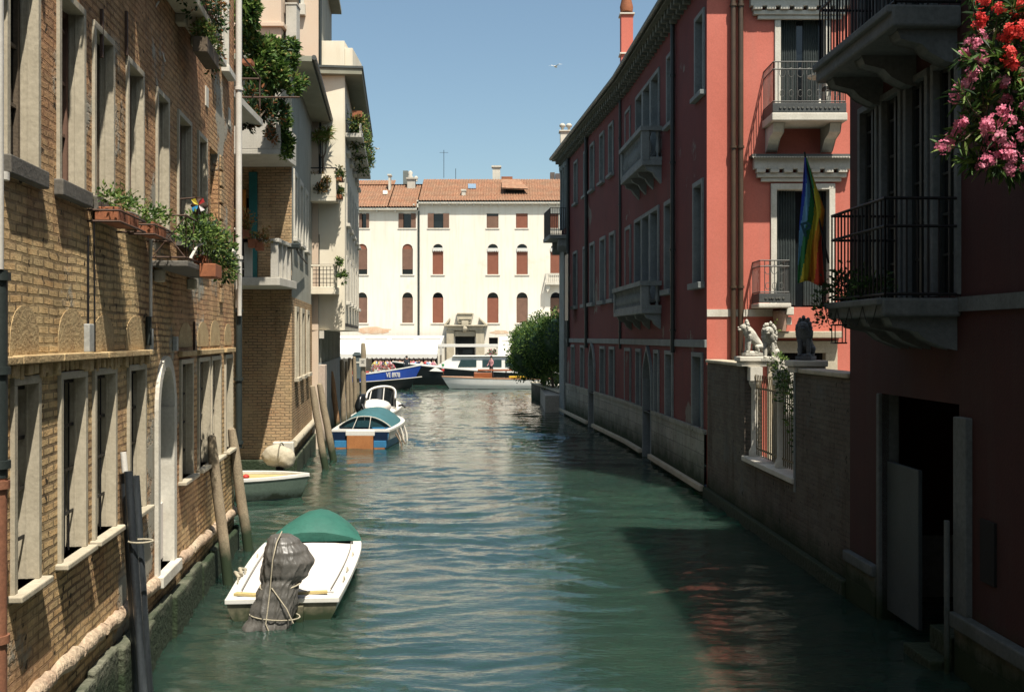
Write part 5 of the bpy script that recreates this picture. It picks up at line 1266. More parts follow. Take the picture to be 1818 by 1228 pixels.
# near boat: white, deck cover, green bow tarp, engine wrapped in grey tarp
S = hull(6.3, 1.55, 1.74, .27, .42)
b = make_boat('motorboat', 'white flat decked motorboat with green bow tarpaulin, nearest boat', 'boat', S, (HULLW, HULLO, HULLO), rail=.13, railh=.05, deck=(.028, HULLDECK, 0, .62))
m = MB(); vs = []; ns = 9; rows = 12
for i in range(rows):
    t = i / (rows - 1); y = 3.7 + (2.55) * t; ti = y / 6.3
    k = min(int(ti * 16), 15); f_ = ti * 16 - k; h = S[k][1] * (1 - f_) + S[k + 1][1] * f_ + .02; z = S[k][2] * (1 - f_) + S[k + 1][2] * f_
    hh = .40 * math.sin(math.pi * min(1, .25 + t * .95)) ** .8 if t < .8 else .40 * math.sin(math.pi * min(1, .25 + t * .95)) ** .8
    for j in range(ns):
        s_ = -1 + 2 * j / (ns - 1); prof = (1 - abs(s_) ** 1.8)
        p = Vector((s_ * h, y, z + .055 + hh * prof * (1 if t > 0 else .55))); p.z += .015 * noise.noise(p * 4); vs.append(p)
fs = [(i * ns + j, i * ns + j + 1, (i + 1) * ns + j + 1, (i + 1) * ns + j) for i in range(rows - 1) for j in range(ns - 1)]
m.add(vs, fs, 0, True); m.add(vs[:ns], [tuple(range(ns))], 0); m.build('bow_tarpaulin', TARPG, b)
m = MB(); m.obox((-.52, .16, .345), .36, .1, .03, (0, 0, -.3)); m.piece(); m.obox((.30, .18, .345), .62, .09, .03, (0, 0, .12)); m.build('wooden_strip', YWOOD, b)
m = MB()
for s_ in (-1, 1):
    for y in (.9, 1.5, 2.6): m.piece(); m.tube([(s_ * .78, y - .05, .34), (s_ * .785, y, .40), (s_ * .79, y + .05, .34)], .012, 5)
m.piece(); m.tube([(-.80, 1.1, .36), (-.88, 1.2, .42), (-.80, 1.3, .36), (-.86, 1.45, .42), (-.8, 1.6, .37)], .03, 6); m.build('cleat', ROPE, b)
m = MB()
for s_ in (-1, 1):
    L_ = [(s_ * (h - .16), y, z + .075) for y, h, z in S if .15 < y < 3.9]; m.piece(); m.tube(L_, .008, 5)
m.piece(); m.tube([(-.70, .20, .345), (.70, .20, .345)], .008, 5)
m.build('deck_seam', M('grey_seam', (.35, .33, .29), .7), b)
m = MB(); m.box(W, -.16, .16, -.12, -.03, -.05, .30); m.box(W, .12, .30, -.12, -.032, -.02, .22); m.build('engine_bracket', HULLO, b)
m = MB(); TP = [(-.52, .13, .13, -.42, -.34, -.10), (-.32, .27, .17, -.40, -.33, 0), (-.05, .34, .20, -.38, -.31, 0), (.22, .33, .22, -.33, -.26, 0), (.40, .30, .22, -.30, -.22, 0), (.55, .29, .24, -.27, -.16, 0), (.68, .33, .29, -.22, -.10, 0), (.84, .35, .34, -.20, -.04, 0), (1.0, .31, .34, -.25, .0, 0), (1.12, .24, .28, -.30, .02, 0), (1.22, .15, .18, -.34, .02, 0), (1.28, .05, .06, -.37, .02, 0)]
def tpi(z):
    for p, q in zip(TP[:-1], TP[1:]):
        if p[0] <= z <= q[0]: f_ = (z - p[0]) / (q[0] - p[0]); f_ = f_ * f_ * (3 - 2 * f_); return [p[i] * (1 - f_) + q[i] * f_ for i in range(5)]
    return TP[-1][:5]
zs_ = [-.30 + 1.50 * i / 90 for i in range(91)]; sg_ = 140; vs = []
for z in zs_:
    _, rx, ry, cx_, cy_ = tpi(z); low_ = max(0, (.6 - z) / 1.0)
    for k in range(sg_):
        a_ = 2 * math.pi * k / sg_; p = Vector((math.cos(a_), math.sin(a_), z))
        fold = .10 * low_ * math.sin(a_ * 5 + 1.5 * noise.noise(Vector((math.cos(a_), math.sin(a_), z * 1.2)) * 1.5)) + .20 * (.35 + low_) * (1 - min(1, 2.6 * abs(noise.noise(Vector((math.cos(a_) * 1.5 + z * .9, math.sin(a_) * 1.5, z * 1.1)))))) ** 2 + .05 * (1 - min(1, 4 * abs(noise.noise(Vector((math.cos(a_) * 3.4 - z * 2.5, math.sin(a_) * 3.4, z * 3.2 + 9)))))) ** 2 - .03
        cr = .05 * abs(noise.noise(Vector((math.cos(a_) * 5 + z * 4, math.sin(a_) * 5 - z * 2, z * 3)))); r_ = 1 + fold - .06 + cr
        tie = 1 - .10 * math.exp(-((z - .56 + .08 * math.sin(a_)) / .05) ** 2) - .06 * math.exp(-((z - .1) / .04) ** 2); r_ *= tie
        r_ += .055 * (noise.ridged_multi_fractal(Vector((math.cos(a_) * 1.1 + z * .4, math.sin(a_) * 1.1 - z * .5, z * 1.3 + 4)), .9, 2.1, 4, 1.0, 2.0) - 1.0); lean = .10 * (z - .6); vs.append((.27 + cx_ + rx * r_ * math.cos(a_) + lean * .9, cy_ + ry * r_ * math.sin(a_), z + (.04 * math.sin(a_ * 3) if z < -.2 else 0)))
n_ = len(zs_); m.add(vs, [(i * sg_ + k, i * sg_ + (k + 1) % sg_, (i + 1) * sg_ + (k + 1) % sg_, (i + 1) * sg_ + k) for i in range(n_ - 1) for k in range(sg_)], 0, True); m.add(vs[-sg_:], [tuple(range(sg_))], 0)
m.build('engine_tarpaulin', TARPK, b)
m = MB(); 
ring = lambda c, rx, ry, tilt: [Vector(c) + Euler(tilt).to_matrix() @ Vector((math.cos(a) * rx, math.sin(a) * ry, 0)) for a in [2 * math.pi * i / 20 for i in range(21)]]
RP = lambda L_: [(x + .27, y, max(z, -.12)) for x, y, z in L_]
m.tube([Vector((p.x + .27, p.y, p.z)) for p in ring((-.27, -.16, .56), .285, .21, (R(12), R(-6), 0))], .012, 5); m.tube([Vector((p.x + .27, p.y, p.z)) for p in ring((-.33, -.29, .16), .345, .20, (R(4), R(5), 0))], .010, 5)
m.tube(RP([(-.33, -.5, -.2), (-.42, -.5, .1), (-.38, -.40, .5), (-.36, -.40, .75), (-.34, -.41, .95), (-.30, -.33, 1.17), (-.26, -.1, 1.28)]), .010, 5); m.tube(RP([(-.36, -.38, .56), (-.14, -.50, .3), (-.05, -.50, .1)]), .009, 5)
m.build('rope_lashing', ROPE, b)
set_pose(b, -3.24, 14.3, R(4.5))

# boat 2: green hull with beige covered outboard, in the mouth of the side canal
S = hull(4.4, 1.5, 1.74, .46, .55, full=2.7)
b = make_boat('dinghy', 'small grey green dinghy with beige covered outboard in the side canal mouth', 'boat', S, (HULLG, HULLG, HULLN), rail=.11, railh=.06, draft=.2, rake=.2)
m = MB(); vs = []
for y, h, z in S: w_ = max(h - .1, .01); vs += [(-w_, y, z - .02), (w_, y, z - .02)]
m.add(vs, [(2 * i, 2 * i + 1, 2 * i + 3, 2 * i + 2) for i in range(len(S) - 1)]); m.build('floor', YWOOD, b)
m = MB(); m.box(W, -.68, .68, .25, .62, .46, .50); m.piece(); m.box(W, -.74, .74, 2.1, 2.4, .49, .53); m.build('thwart', YWOOD, b, bevel=.01)
m = MB(); m.blob((.35, 2.9, .56), .10, .09, .06, 2, .2, 2, 3); m.build('orange_float', REDP, b)
m = MB(); m.blob((-1.02, 3.30, .92), .27, .38, .29, 4, .08, 2.0, 3, 0, (0, R(6), 0), .08); m.blob((-.98, 3.55, .86), .22, .24, .27, 4, .1, 2.5, 4, 0, None, .06); m.build('engine_cover', CANVAS, b)
m = MB(); m.box(W, -1.05, -.93, 3.3, 3.5, -.3, .75); m.build('engine_leg', IRON, b)
m = MB(); m.tube([Vector((-1.02 + .30 * math.cos(a), 3.42, .93 + .32 * math.sin(a))) for a in [math.pi * i / 12 for i in range(13)]], .016, 5); m.build('cover_strap', M('cover_strap', (.2, .18, .13), .7), b)
set_pose(b, -9.45, 25.45, R(-92))

# boat 3: teal canopy, blue transom with wooden panel
S = hull(5.6, 2.05, 2.3, .62, .8, full=2.4)
b = make_boat('motorboat', 'blue sterned boat with teal canvas cover moored beside the leaning poles', 'boat', S, (HULLW, BLUEP, HULLN), rail=.17, railh=.07, deck=(-.12, HULLN, 0, .3))
m = MB(); 
for s_ in (-1, 1): m.piece(); m.box(W, min(s_ * .98, s_ * .48), max(s_ * .98, s_ * .48), -.05, -.005, .30, .60)
m.build('transom_upper', HULLN, b)
m = MB()
for s_ in (-1, 1): m.piece(); m.box(W, min(s_ * .93, s_ * .48), max(s_ * .93, s_ * .48), -.08, -.002, .05, .30)
m.build('transom_lower', BLUEP, b, bevel=.01)
m = MB()
for s_ in (-1, 1): m.piece(); m.box(W, min(s_ * .88, s_ * .5), max(s_ * .88, s_ * .5), -.10, -.002, -.1, .05)
m.build('waterline_strip', OCHRE, b)
MB().box(W, -.47, .47, -.14, -.05, -.02, .47).build('transom_board', OCHRE, b, bevel=.01)
MB().box(W, -.52, .52, -.13, .1, .471, .66).build('transom_step', HULLW, b, bevel=.02)
m = MB(); vs = []; ns = 13; rows = 10
for i in range(rows):
    t = i / (rows - 1); y = .75 + 3.9 * t; ti = y / 5.6; k = min(int(ti * 16), 15); f_ = ti * 16 - k; h = S[k][1] * (1 - f_) + S[k + 1][1] * f_ - .12; z = S[k][2] * (1 - f_) + S[k + 1][2] * f_
    hh = (.40 + .18 * math.sin(math.pi * min(1, t * 1.1))) * (1 if t < .75 else max(.12, 1 - (t - .75) * 3.2))
    for j in range(ns): s_ = -1 + 2 * j / (ns - 1); p = Vector((s_ * h, y, z + .05 + hh * (1 - abs(s_) ** 2.2))); p.z += .012 * noise.noise(p * 3); vs.append(p)
m.add(vs, [(i * ns + j, i * ns + j + 1, (i + 1) * ns + j + 1, (i + 1) * ns + j) for i in range(rows - 1) for j in range(ns - 1)], 0, True); m.build('canvas_cover', TARPT, b)
m = MB(); m.tube([(s_, .78, .70 + .40 * (1 - abs(s_ / .98) ** 2.2)) for s_ in [-.95 + 1.9 * i / 14 for i in range(15)]], .02, 6)
for s_ in (-.3, .3): m.tube([(s_, .0, .68), (s_ * .8, .76, 1.1)], .012, 5)
m.tube([(0, .76, 1.12), (0, .9, .7)], .02, 5)
m.build('canopy_frame', CONC, b)
m = MB(); m.prism(W, [(-.95, .70), (.95, .70)] + [(s_, .70 + .36 * (1 - abs(s_ / .98) ** 2.2)) for s_ in [.9, .7, .5, .3, .1, -.1, -.3, -.5, -.7, -.9]], .80, .83); m.build('front_curtain', M('dark_teal_canvas', (.02, .075, .09), .5), b); m = MB(); m.box(W, -.8, .8, .35, .45, .5, .68); m.build('stern_bench', HULLN, b)
m = MB(); 
for y in (1.0, 1.9, 2.8): m.piece(); m.tube([(1.16, y, .6), (1.26, y - .05, .3), (1.3, y - .1, .0)], [.03, .05, .04], 6)
m.build('fender', CONC, b); m = MB(); m.tube([(1.2, .4, .5), (1.45, .1, .2), (1.5, -.1, -.1)], .03, 6); m.tube([(1.2, .9, .6), (1.5, .7, .1)], .025, 6); m.build('oar', BARK, b)
set_pose(b, -5.42, 36.3, R(-2))

# boat 4: white runabout behind it
S = hull(6.4, 1.9, 2.25, .72, .98, full=2.3)
b = make_boat('runabout', 'white covered runabout with curved windscreen behind the teal covered boat', 'boat', S, (HULLW, HULLW, HULLN), rail=.16, railh=.06, deck=(.05, HULLDECK, 0, .9))
m = MB(); vs = []; ns = 15
for k, (y, hw, zz) in enumerate(((2.9, 1.05, .88), (3.15, .98, 1.35), (3.35, .9, 1.75))):
    for j in range(ns): s_ = -1 + 2 * j / (ns - 1); a = s_ * math.pi / 2; vs.append((hw * math.sin(a), y + .9 * math.cos(a) - .4, zz if k == 0 else .88 + (zz - .88) * (.45 + .55 * math.cos(a) ** .5 if abs(s_) < 1 else .45)))
m.add(vs, [(i * ns + j, i * ns + j + 1, (i + 1) * ns + j + 1, (i + 1) * ns + j) for i in range(2) for j in range(ns - 1)], 0, True); m.build('windscreen', GLASS, b)
m = MB(); m.tube([(x, y, z + .02) for x, y, z in vs[2 * ns:]], .06, 8); m.tube([vs[j] for j in range(ns)], .05, 6)
for j in (3, 7, 11): m.tube([vs[j], vs[2 * ns + j]], .035, 6)
m.build('windscreen_frame', HULLW, b)
m = MB(); m.blob((0, 1.6, 1.0), .92, 1.35, .33, 3, .05, 1.5, 2); m.build('cockpit_cover', HULLDECK, b)
m = MB(); m.blob((-.45, .15, 1.25), .26, .3, .45, 3, .15, 2.5, 6, 0, (R(-30), R(18), 0), .1); m.build('tilted_engine', HULLK, b); m = MB(); m.tube([(-.3, -.1, 1.2), (.05, -.3, .8)], .09, 8); m.build('engine_leg', IRON, b)
m = MB(); m.tube([(1.05, 3.2, .95), (1.3, 3.1, 1.0), (1.5, 3.05, .9)], .05, 6); m.build('fender', IRON, b)
set_pose(b, -5.95, 41.8, R(-3)); b.scale = (.72, 1, 1)

def textmesh(txt, size, depth, fontx=1.0):
    cu = bpy.data.curves.new('lettering', 'FONT'); cu.body = txt; cu.size = size; cu.extrude = depth; cu.align_x = 'CENTER'; cu.align_y = 'CENTER'; cu.offset = size * .02
    ob = bpy.data.objects.new('tmp', cu); col.objects.link(ob); dg = bpy.context.evaluated_depsgraph_get(); dg.update()
    me = bpy.data.meshes.new_from_object(ob.evaluated_get(dg)); bpy.data.objects.remove(ob); return me
def lettering(root, txt, size, mat, loc, rot, name='lettering', depth=.006):
    me = textmesh(txt, size, depth); me.name = name; me.materials.clear(); me.materials.append(mat)
    o = bpy.data.objects.new(name, me); col.objects.link(o); o.parent = root; o.location = loc; o.rotation_euler = rot; return o

# blue cargo boat, bow to the right
S = hull(11.0, 2.0, 2.4, .75, 1.85, full=5.0, n=22)
b = make_boat('cargo_boat', 'blue and black cargo boat with red crates lettered VE 8978 at the canal mouth', 'boat', S, (HULLB, HULLK, HULLK), draft=.3, rake=.9, rail=.14, railh=.07, flare=.8)
m = MB(); 
r_ = MB()
for i in range(len(S) - 1):
    (y0, h0, z0), (y1, h1, z1) = S[i], S[i + 1]
    for s_ in (-1, 1): r_.tube([(s_ * (h0 * .96 + .02), y0 , z0 * .52), (s_ * (h1 * .96 + .02), y1, z1 * .52)], .035, 6)
r_.build('rubbing_strake', CONC, b)
m.box(W, -.85, .85, 1.2, 3.6, .5, 1.55); m.build('red_crate_stack', REDP, b, bevel=.03)
m = MB(); m.box(W, -.7, .7, 5.0, 6.8, .55, 1.35); m.build('red_crate_stack', REDP, b, bevel=.03)
m = MB(); m.box(W, -.6, .6, 3.8, 4.7, .5, 1.6); m.build('engine_box', OCHRE, b, bevel=.03)
m = MB(); m.lathe((-.75, 4.2, 1.55), [(.32, -.1), (.34, 0), (.32, .1)], 14); m.build('tyre_fender', IRON, b)
m = MB(); m.box(W, -1.16, -1.12, 6.15, 6.42, .62, 1.3); m.box(W, 1.12, 1.16, 6.15, 6.42, .62, 1.3); m.build('rib_board', STONEW, b)
sd_ = lambda y: max(-1, 0)
# deck at the bow
d = MB(); vs = []
for y, h, z in S[14:]: vs += [(-h, y, z - .03), (h, y, z - .03)]
d.add(vs, [(2 * i, 2 * i + 1, 2 * i + 3, 2 * i + 2) for i in range(len(vs) // 2 - 1)]); d.build('bow_deck', HULLN, b)
hy = [s for s in S if 7.5 < s[0] < 8.9]
set_pose(b, PX(748, 0, 77).x - 11.0 * math.cos(R(3)), 78.2, R(-90) - R(3) * 0 - R(4))
k = 18; y_, h_, z_ = S[18]
# side faces camera: starboard (+x local)
tg = math.atan2(S[17][1] - S[19][1], S[19][0] - S[17][0]); lt = lettering(b, 'VE 8978', .50, STONEW, (h_ * .985 + .05, y_, z_ * .76), (R(90), 0, R(90) + tg)); lt.scale = (.62, 1, 1)
m = MB(); m.box(W, -.28, .28, 10.35, 10.65, 1.55, 1.95); m.build('bow_bitt', YWOOD, b, bevel=.02)

# black and red motor launch with white cabin
S = hull(14.5, 2.6, 3.0, .95, 1.9, full=2.3, n=20)
b = make_boat('cabin_launch', 'long dark hulled passenger launch with white windowed cabin on the wide canal', 'boat', S, (HULLK, HULLK, HULLRD), draft=.3, rake=1.2, rail=.16, railh=.08, deck=(.03, HULLW, 0, .97), flare=.8)
cab = MB(); prof = [(3.0, .98), (10.2, 1.15), (11.2, 1.2), (9.9, 2.05), (9.2, 2.35), (3.0, 2.35)]
vs = []
for s_, w_ in ((-1, 1.2), (1, 1.2)):
    for y, z in prof: vs.append((s_ * (w_ if z < 1.5 else w_ * .9), y, z))
kk = len(prof); cab.add(vs, [tuple(range(kk)), tuple(reversed(range(kk, 2 * kk)))] + [(i, (i + 1) % kk, (i + 1) % kk + kk, i + kk) for i in range(kk)]); cb = cab.build('cabin', HULLW, b, bevel=.04)
MB().box(W, -1.25, 1.25, 2.6, 9.4, 2.36, 2.44).build('cabin_roof', HULLW, cb, bevel=.03)
for (y0, y1) in ((3.3, 5.0), (5.3, 6.9), (7.4, 8.7)):
    m = MB()
    for s_ in (-1, 1): 
        q = [(y0, 1.5), (y1 + .25 * (y1 > 8), 1.5), (y1, 2.1), (y0, 2.1)]
        a_ = [(s_ * (1.16 if z < 1.8 else 1.10), y, z) for y, z in q]; b2_ = [(s_ * (1.20 if z < 1.8 else 1.145), y, z) for y, z in q]
        m.add(a_ + b2_, [(0, 1, 2, 3), (7, 6, 5, 4)] + [(i, (i + 1) % 4, (i + 1) % 4 + 4, i + 4) for i in range(4)])
    m.build('cabin_window', M('launch_glass_%d' % int(y0 * 10), (.03, .06, .06), .1), cb)
m = MB()
q = [(-.9, 10.55, 1.6), (.9, 10.55, 1.6), (.85, 10.02, 2.0), (-.85, 10.02, 2.0)]; m.add([(x, y + .05, z + .03) for x, y, z in q], [(0, 1, 2, 3)]); m.build('windscreen', GLASS, cb)
m = MB(); m.box(W, -1.1, 1.1, .6, 2.6, .9, 1.0); m.box(W, -1.1, 1.1, .3, .6, .9, 1.5); m.build('stern_bench', HULLW, b, bevel=.03)
set_pose(b, PX(697, 0, 85).x + 14.4, 86.0, R(90) + R(2))
# brown and white water taxi in front
S = hull(8.6, 1.9, 2.1, .74, .92, full=2.2, n=18)
b = make_boat('water_taxi', 'pale hulled wooden water taxi with yellow cushions in front of the dark launch', 'boat', S, (HULLW, HULLW, HULLN), draft=.25, rake=.6, rail=.2, railh=.06, railmat=M('light_varnish_rail', (.55, .28, .14), .4), flare=.85)
MB().box(W, -.75, .75, 4.7, 6.1, .6, 1.25).build('engine_housing', WOODV, b, bevel=.05)
d = MB(); vs = []
for y, h, z in S[11:]: vs += [(-h, y, z + .02), (0, y, z + .07), (h, y, z + .02)]
d.add(vs, [(3 * i + j, 3 * i + j + 1, 3 * i + j + 4, 3 * i + j + 3) for i in range(len(vs) // 3 - 1) for j in (0, 1)]); d.build('foredeck', M('pinkish_deck', (.6, .4, .3), .5), b)
m = MB(); m.box(W, -.8, .8, 1.4, 4.69, .5, .8); m.build('cabin_sole', WOODV, b)
m = MB(); m.box(W, -.78, .78, 1.5, 3.4, .82, .98); m.build('seat_cushion', YELLOW, b, bevel=.04)
m = MB(); m.box(W, -.75, .75, 1.5, 5.8, 1.36, 1.48); m.build('roof_board', WOODV, b, bevel=.03)
m = MB()
for y in (1.6, 3.6, 5.0):
    for s_ in (-.7, .7): m.piece(); m.tube([(s_, y, .7), (s_, y, 1.36)], .025, 6)
m.build('roof_post', IRON, b)
m = MB(); m.tube([(0, 8.45, 1.1), (0, 8.6, 1.95)], .02, 5); m.build('flag_staff', WOODV, b)
for k, (nm_, c_) in enumerate((('g', (.02, .3, .08)), ('w', (.8, .8, .78)), ('r', (.65, .03, .03)))): MB().obox((0, 8.5 - .0, 1.82 - .19 * k), .03, .2, .18).build('pennant_stripe', M('pennant_' + nm_, c_, .8), b)
set_pose(b, PX(786, 0, 78.5).x + 8.5, 79.0, R(90) + R(2))

# ---------------- people ----------------
def skin_person(joints, edges, radii, mats, head, hand_r=.045, zshirt=(.5, 1.0), name='person'):
    me = bpy.data.meshes.new('p'); me.from_pydata(joints, edges, []); ob = bpy.data.objects.new('p', me); col.objects.link(ob)
    md = ob.modifiers.new('s', 'SKIN'); me.skin_vertices[0].data[0].use_root = True
    for i, r in enumerate(radii): me.skin_vertices[0].data[i].radius = (r, r * .85) if not isinstance(r, tuple) else r
    s2 = ob.modifiers.new('b', 'SUBSURF'); s2.levels = 1; s2.render_levels = 1
    dg = bpy.context.evaluated_depsgraph_get(); dg.update(); out = bpy.data.meshes.new_from_object(ob.evaluated_get(dg)); bpy.data.objects.remove(ob)
    out.materials.clear()
    for m in mats: out.materials.append(m)
    for p in out.polygons:
        z = p.center.z; p.use_smooth = True
        hx = min((Vector(joints[k]) - p.center).length for k in head)
        p.material_index = 0 if hx < .14 else (1 if z > zshirt[0] else 2)
    return out
SH_COL = [('white', (.8, .78, .74)), ('red', (.6, .05, .06)), ('pink', (.7, .3, .35)), ('pale blue', (.35, .5, .7)), ('yellow', (.75, .6, .2)), ('navy', (.03, .04, .1)), ('rose', (.7, .15, .22)), ('cream', (.75, .66, .5))]
def seated(lean, armz):
    J = [(0, 0, .50), (0, .02, .75), (0, .05 + lean, 1.0), (0, .04 + lean, 1.10), (0, .01 + lean, 1.24), (-.17, .03 + lean, .98), (.17, .03 + lean, .98), (-.22, -.12, .78), (.22, -.12, .78), (-.14, -.34, armz), (.14, -.34, armz + .04),
         (-.1, 0, .48), (.1, 0, .48), (-.12, -.42, .5), (.12, -.42, .5), (-.12, -.40, .08), (.12, -.40, .08), (-.12, -.52, .03), (.12, -.52, .03)]
    Ed = [(0, 1), (1, 2), (2, 3), (3, 4), (2, 5), (2, 6), (5, 7), (6, 8), (7, 9), (8, 10), (0, 11), (0, 12), (11, 13), (12, 14), (13, 15), (14, 16), (15, 17), (16, 18)]
    Rr = [.14, .13, .14, .055, .105, .06, .06, .042, .042, .035, .035, .09, .09, .065, .065, .045, .045, .035, .035]
    return J, Ed, Rr
def finish_person(me, label, loc, rot, group=None, headz=1.26, heady=.03, cat='person', hairmat=HAIR):
    r = bpy.data.objects.new('person', me); col.objects.link(r); r.location = loc; r.rotation_euler = (0, 0, rot); tag(r, label, cat, group)
    return r
hairm = MB(); hairm.blob((0, .05, 1.30), .105, .115, .10, 2, .05, 2, 1); 
rr = random.Random(11); protos = {}
J, Ed, Rr = seated(.02, .72)
people = []
for cname, cc in SH_COL:
    me = skin_person(J, Ed, Rr, [SKIN, M('shirt_' + cname, cc, .85), M('trousers_' + cname, tuple(x * .35 + .03 for x in cc), .85)], [4], zshirt=(.56, 1))
    protos[cname] = me
hair_me = None; cnt = 0
for row, (D_, xs) in enumerate(((93.2, np.linspace(664, 770, 15)), (94.6, np.linspace(668, 772, 13)), (96.2, np.linspace(665, 768, 10)))):
    for x in xs:
        cname = rr.choice(['white', 'white', 'red', 'pink', 'rose', 'cream', 'pale blue', 'yellow', 'navy', 'red', 'pink'])
        loc = ((x + rr.uniform(-2, 2) - CX) / F * D_, D_ + rr.uniform(-.3, .3), .6)
        p = finish_person(protos[cname], 'seated cafe guest in a %s top among the crowd under the far awning' % cname, loc, rr.uniform(-2.5, 2.5), 'seated cafe guests in %s tops' % cname)
        if hair_me is None:
            h_ = hairm.build('hair', HAIR, None); hair_me = h_.data; bpy.data.objects.remove(h_)
        ho = bpy.data.objects.new('hair', hair_me); col.objects.link(ho); ho.parent = p; cnt += 1
def standing(label, x, ytopless, D_, z0, shirt, legs_, rot=0, armf=.2, group=None):
    J = [(0, 0, .92), (0, .0, 1.15), (0, 0, 1.38), (0, 0, 1.5), (0, -.02, 1.63), (-.18, 0, 1.38), (.18, 0, 1.38), (-.24, -.03, 1.12), (.25, -.05, 1.12), (-.22, -.05 - armf, .95), (.24, -.1 - armf, .98),
         (-.09, 0, .9), (.09, 0, .9), (-.11, -.02, .5), (.12, .05, .5), (-.12, .02, .08), (.13, .12, .08), (-.12, -.12, .03), (.13, 0, .03)]
    Ed = [(0, 1), (1, 2), (2, 3), (3, 4), (2, 5), (2, 6), (5, 7), (6, 8), (7, 9), (8, 10), (0, 11), (0, 12), (11, 13), (12, 14), (13, 15), (14, 16), (15, 17), (16, 18)]
    Rr = [.14, .12, .14, .055, .105, .06, .06, .045, .045, .035, .035, .09, .09, .07, .07, .045, .045, .035, .035]
    me = skin_person(J, Ed, Rr, [SKIN, M('shirt_x%d' % x, shirt, .85), M('legs_x%d' % x, legs_, .85)], [4], zshirt=(.95, 1))
    p = finish_person(me, label, ((x - CX) / F * D_, D_, z0), rot, group)
    hm = MB(); hm.blob((0, .02, 1.69), .105, .11, .10, 2, .05, 2, 1); h = hm.build('hair', HAIR, None); h.parent = p
    return p
standing('boatman in dark clothes standing on the blue cargo boat', 722, 0, 78.0, .78, (.02, .03, .04), (.02, .02, .03), R(20))
standing('person in black trousers standing at the stern of the wooden water taxi', 872, 0, 80.0, .75, (.6, .3, .3), (.05, .04, .05), R(-40))
standing('waiter in a white shirt standing at the quayside before the palace door', 812, 0, 97, .6, (.8, .8, .78), (.02, .02, .02), R(10))
standing('person in a red top standing beside the portal on the far quay', 862, 0, 96, .6, (.6, .06, .06), (.1, .1, .15), R(-10))

# ---------------- cafe awnings on the far quay ----------------
def awning(x0, x1, D0, z0, D1, z1, label, bays):
    o = thing('cafe_awning', label, 'awning', (PX((x0 + x1) / 2, 0, 100).x, D1, .6))
    X0 = (x0 - CX) / F * D1; X1 = (x1 - CX) / F * D1
    m = MB(); n = bays * 6
    for i in range(n):
        a = X0 + (X1 - X0) * i / n; b_ = X0 + (X1 - X0) * (i + 1) / n
        m.quad(Vector((a, D1, z1)), Vector((b_, D1, z1)), Vector((b_, D0, z0)), Vector((a, D0, z0))); 
    m.quad(Vector((X1, D1, z1)), Vector((X1, D0, z0)), Vector((X1, D0, z1 - .2)), Vector((X1, D1, z1 - .2)))
    m.build('canopy', AWN, o)
    v = MB(); k_ = int((X1 - X0) / .45); w_ = (X1 - X0) / k_
    for i in range(k_):
        a = X0 + i * w_; pts = [(a, z1), (a + w_, z1), (a + w_, z1 - .32)] + [(a + w_ / 2 + w_ / 2 * math.cos(t), z1 - .32 - .16 * math.sin(t)) for t in (.6, 1.2, 1.94, 2.54)] + [(a, z1 - .32)]
        v.prism(W, pts, D1 - .03, D1)
    v.build('scalloped_valance', AWN, o)
    g = MB()
    for i in range(bays + 1):
        a = X0 + .05 + (X1 - X0 - .1) * i / bays; g.tube([(a, D1 + .08, .6), (a, D1 + .08, z1 - .02)], .05, 6); 
    g.tube([(X0, D1 + .08, z1 - .06), (X1, D1 + .08, z1 - .06)], .035, 6); g.build('awning_post', IRON, o)
    s = MB()
    for i in range(bays):
        a = X0 + (X1 - X0) * (i + .08) / bays; b_ = X0 + (X1 - X0) * (i + .92) / bays; t = .22; zz = z0 + (z1 - z0) * t; DD = D0 + (D1 - D0) * t
        s.box(W, a, b_, DD - .03, DD + .02, zz + .02, zz + .09)
    s.build('awning_seam', GREYC, o)
    return o
a1 = awning(520, 776, 109.4, 4.15, 99.0, 2.35, 'long white scalloped cafe awning left of the palace portal', 5)
a2 = awning(884, 1060, 109.4, 4.0, 99.0, 2.0, 'white cafe awning right of the palace portal behind the hedge', 3)
o = thing('white_beam_canopy', 'slim white canopy beam crossing in front of the palace portal', 'canopy', (PX(830, 0, 100).x, 100, .6))
m = MB(); m.box(W, (777 - CX) / F * 100, (884 - CX) / F * 100, 99.9, 100.2, EYE - 18 / 18, EYE - 12.5 / 18); m.build('beam', AWN, o, bevel=.02)
m = MB()
for x in (779, 786.5, 883): m.piece(); m.box(W, (x - CX) / F * 100 - .1, (x - CX) / F * 100 + .1, 99.95, 100.15, .6, 3.0)
m.build('post', STONEW, o)
cafe = thing('menu_board', 'small white menu stand on the quay near the portal', 'sign', (PX(888, 0, 98).x, 98, .6)); MB().box(W, PX(886, 0, 98).x, PX(893, 0, 98).x, 97.95, 98.05, .9, 2.0).build('board', GLASS, cafe); MB().box(W, PX(885, 0, 98).x, PX(885.8, 0, 98).x, 97.94, 98.06, .6, 2.3).build('frame', STONEW, cafe)
for k in range(4):
    xa, xb = 664 + k * 28, 690 + k * 28; c = PX((xa + xb) / 2, 0, 91.8)
    plant('flower_trough', ['first trough of pink and white flowers along the far quay, nearest the notice post', 'second trough of pink and white flowers from the notice post on the far quay', 'third trough of pink and white flowers from the notice post on the far quay', 'trough of pink and white flowers nearest the palace portal on the far quay'][k], 'flower trough', [((c.x + dx, 91.8, 1.25), (.42, .25, .26)) for dx in (-.5, 0, .5)], 330, .17, [PETP, STONEW, LEAF1, PETR], 90 + k, mixm=(0, 0, 1, 1, 2, 3), loc=(c.x, 91.8, .6), shell=.2,
          pot=lambda m, c=c: m.box(W, c.x - .65, c.x + .65, 91.65, 91.95, .6, 1.05), potmat=CONC)
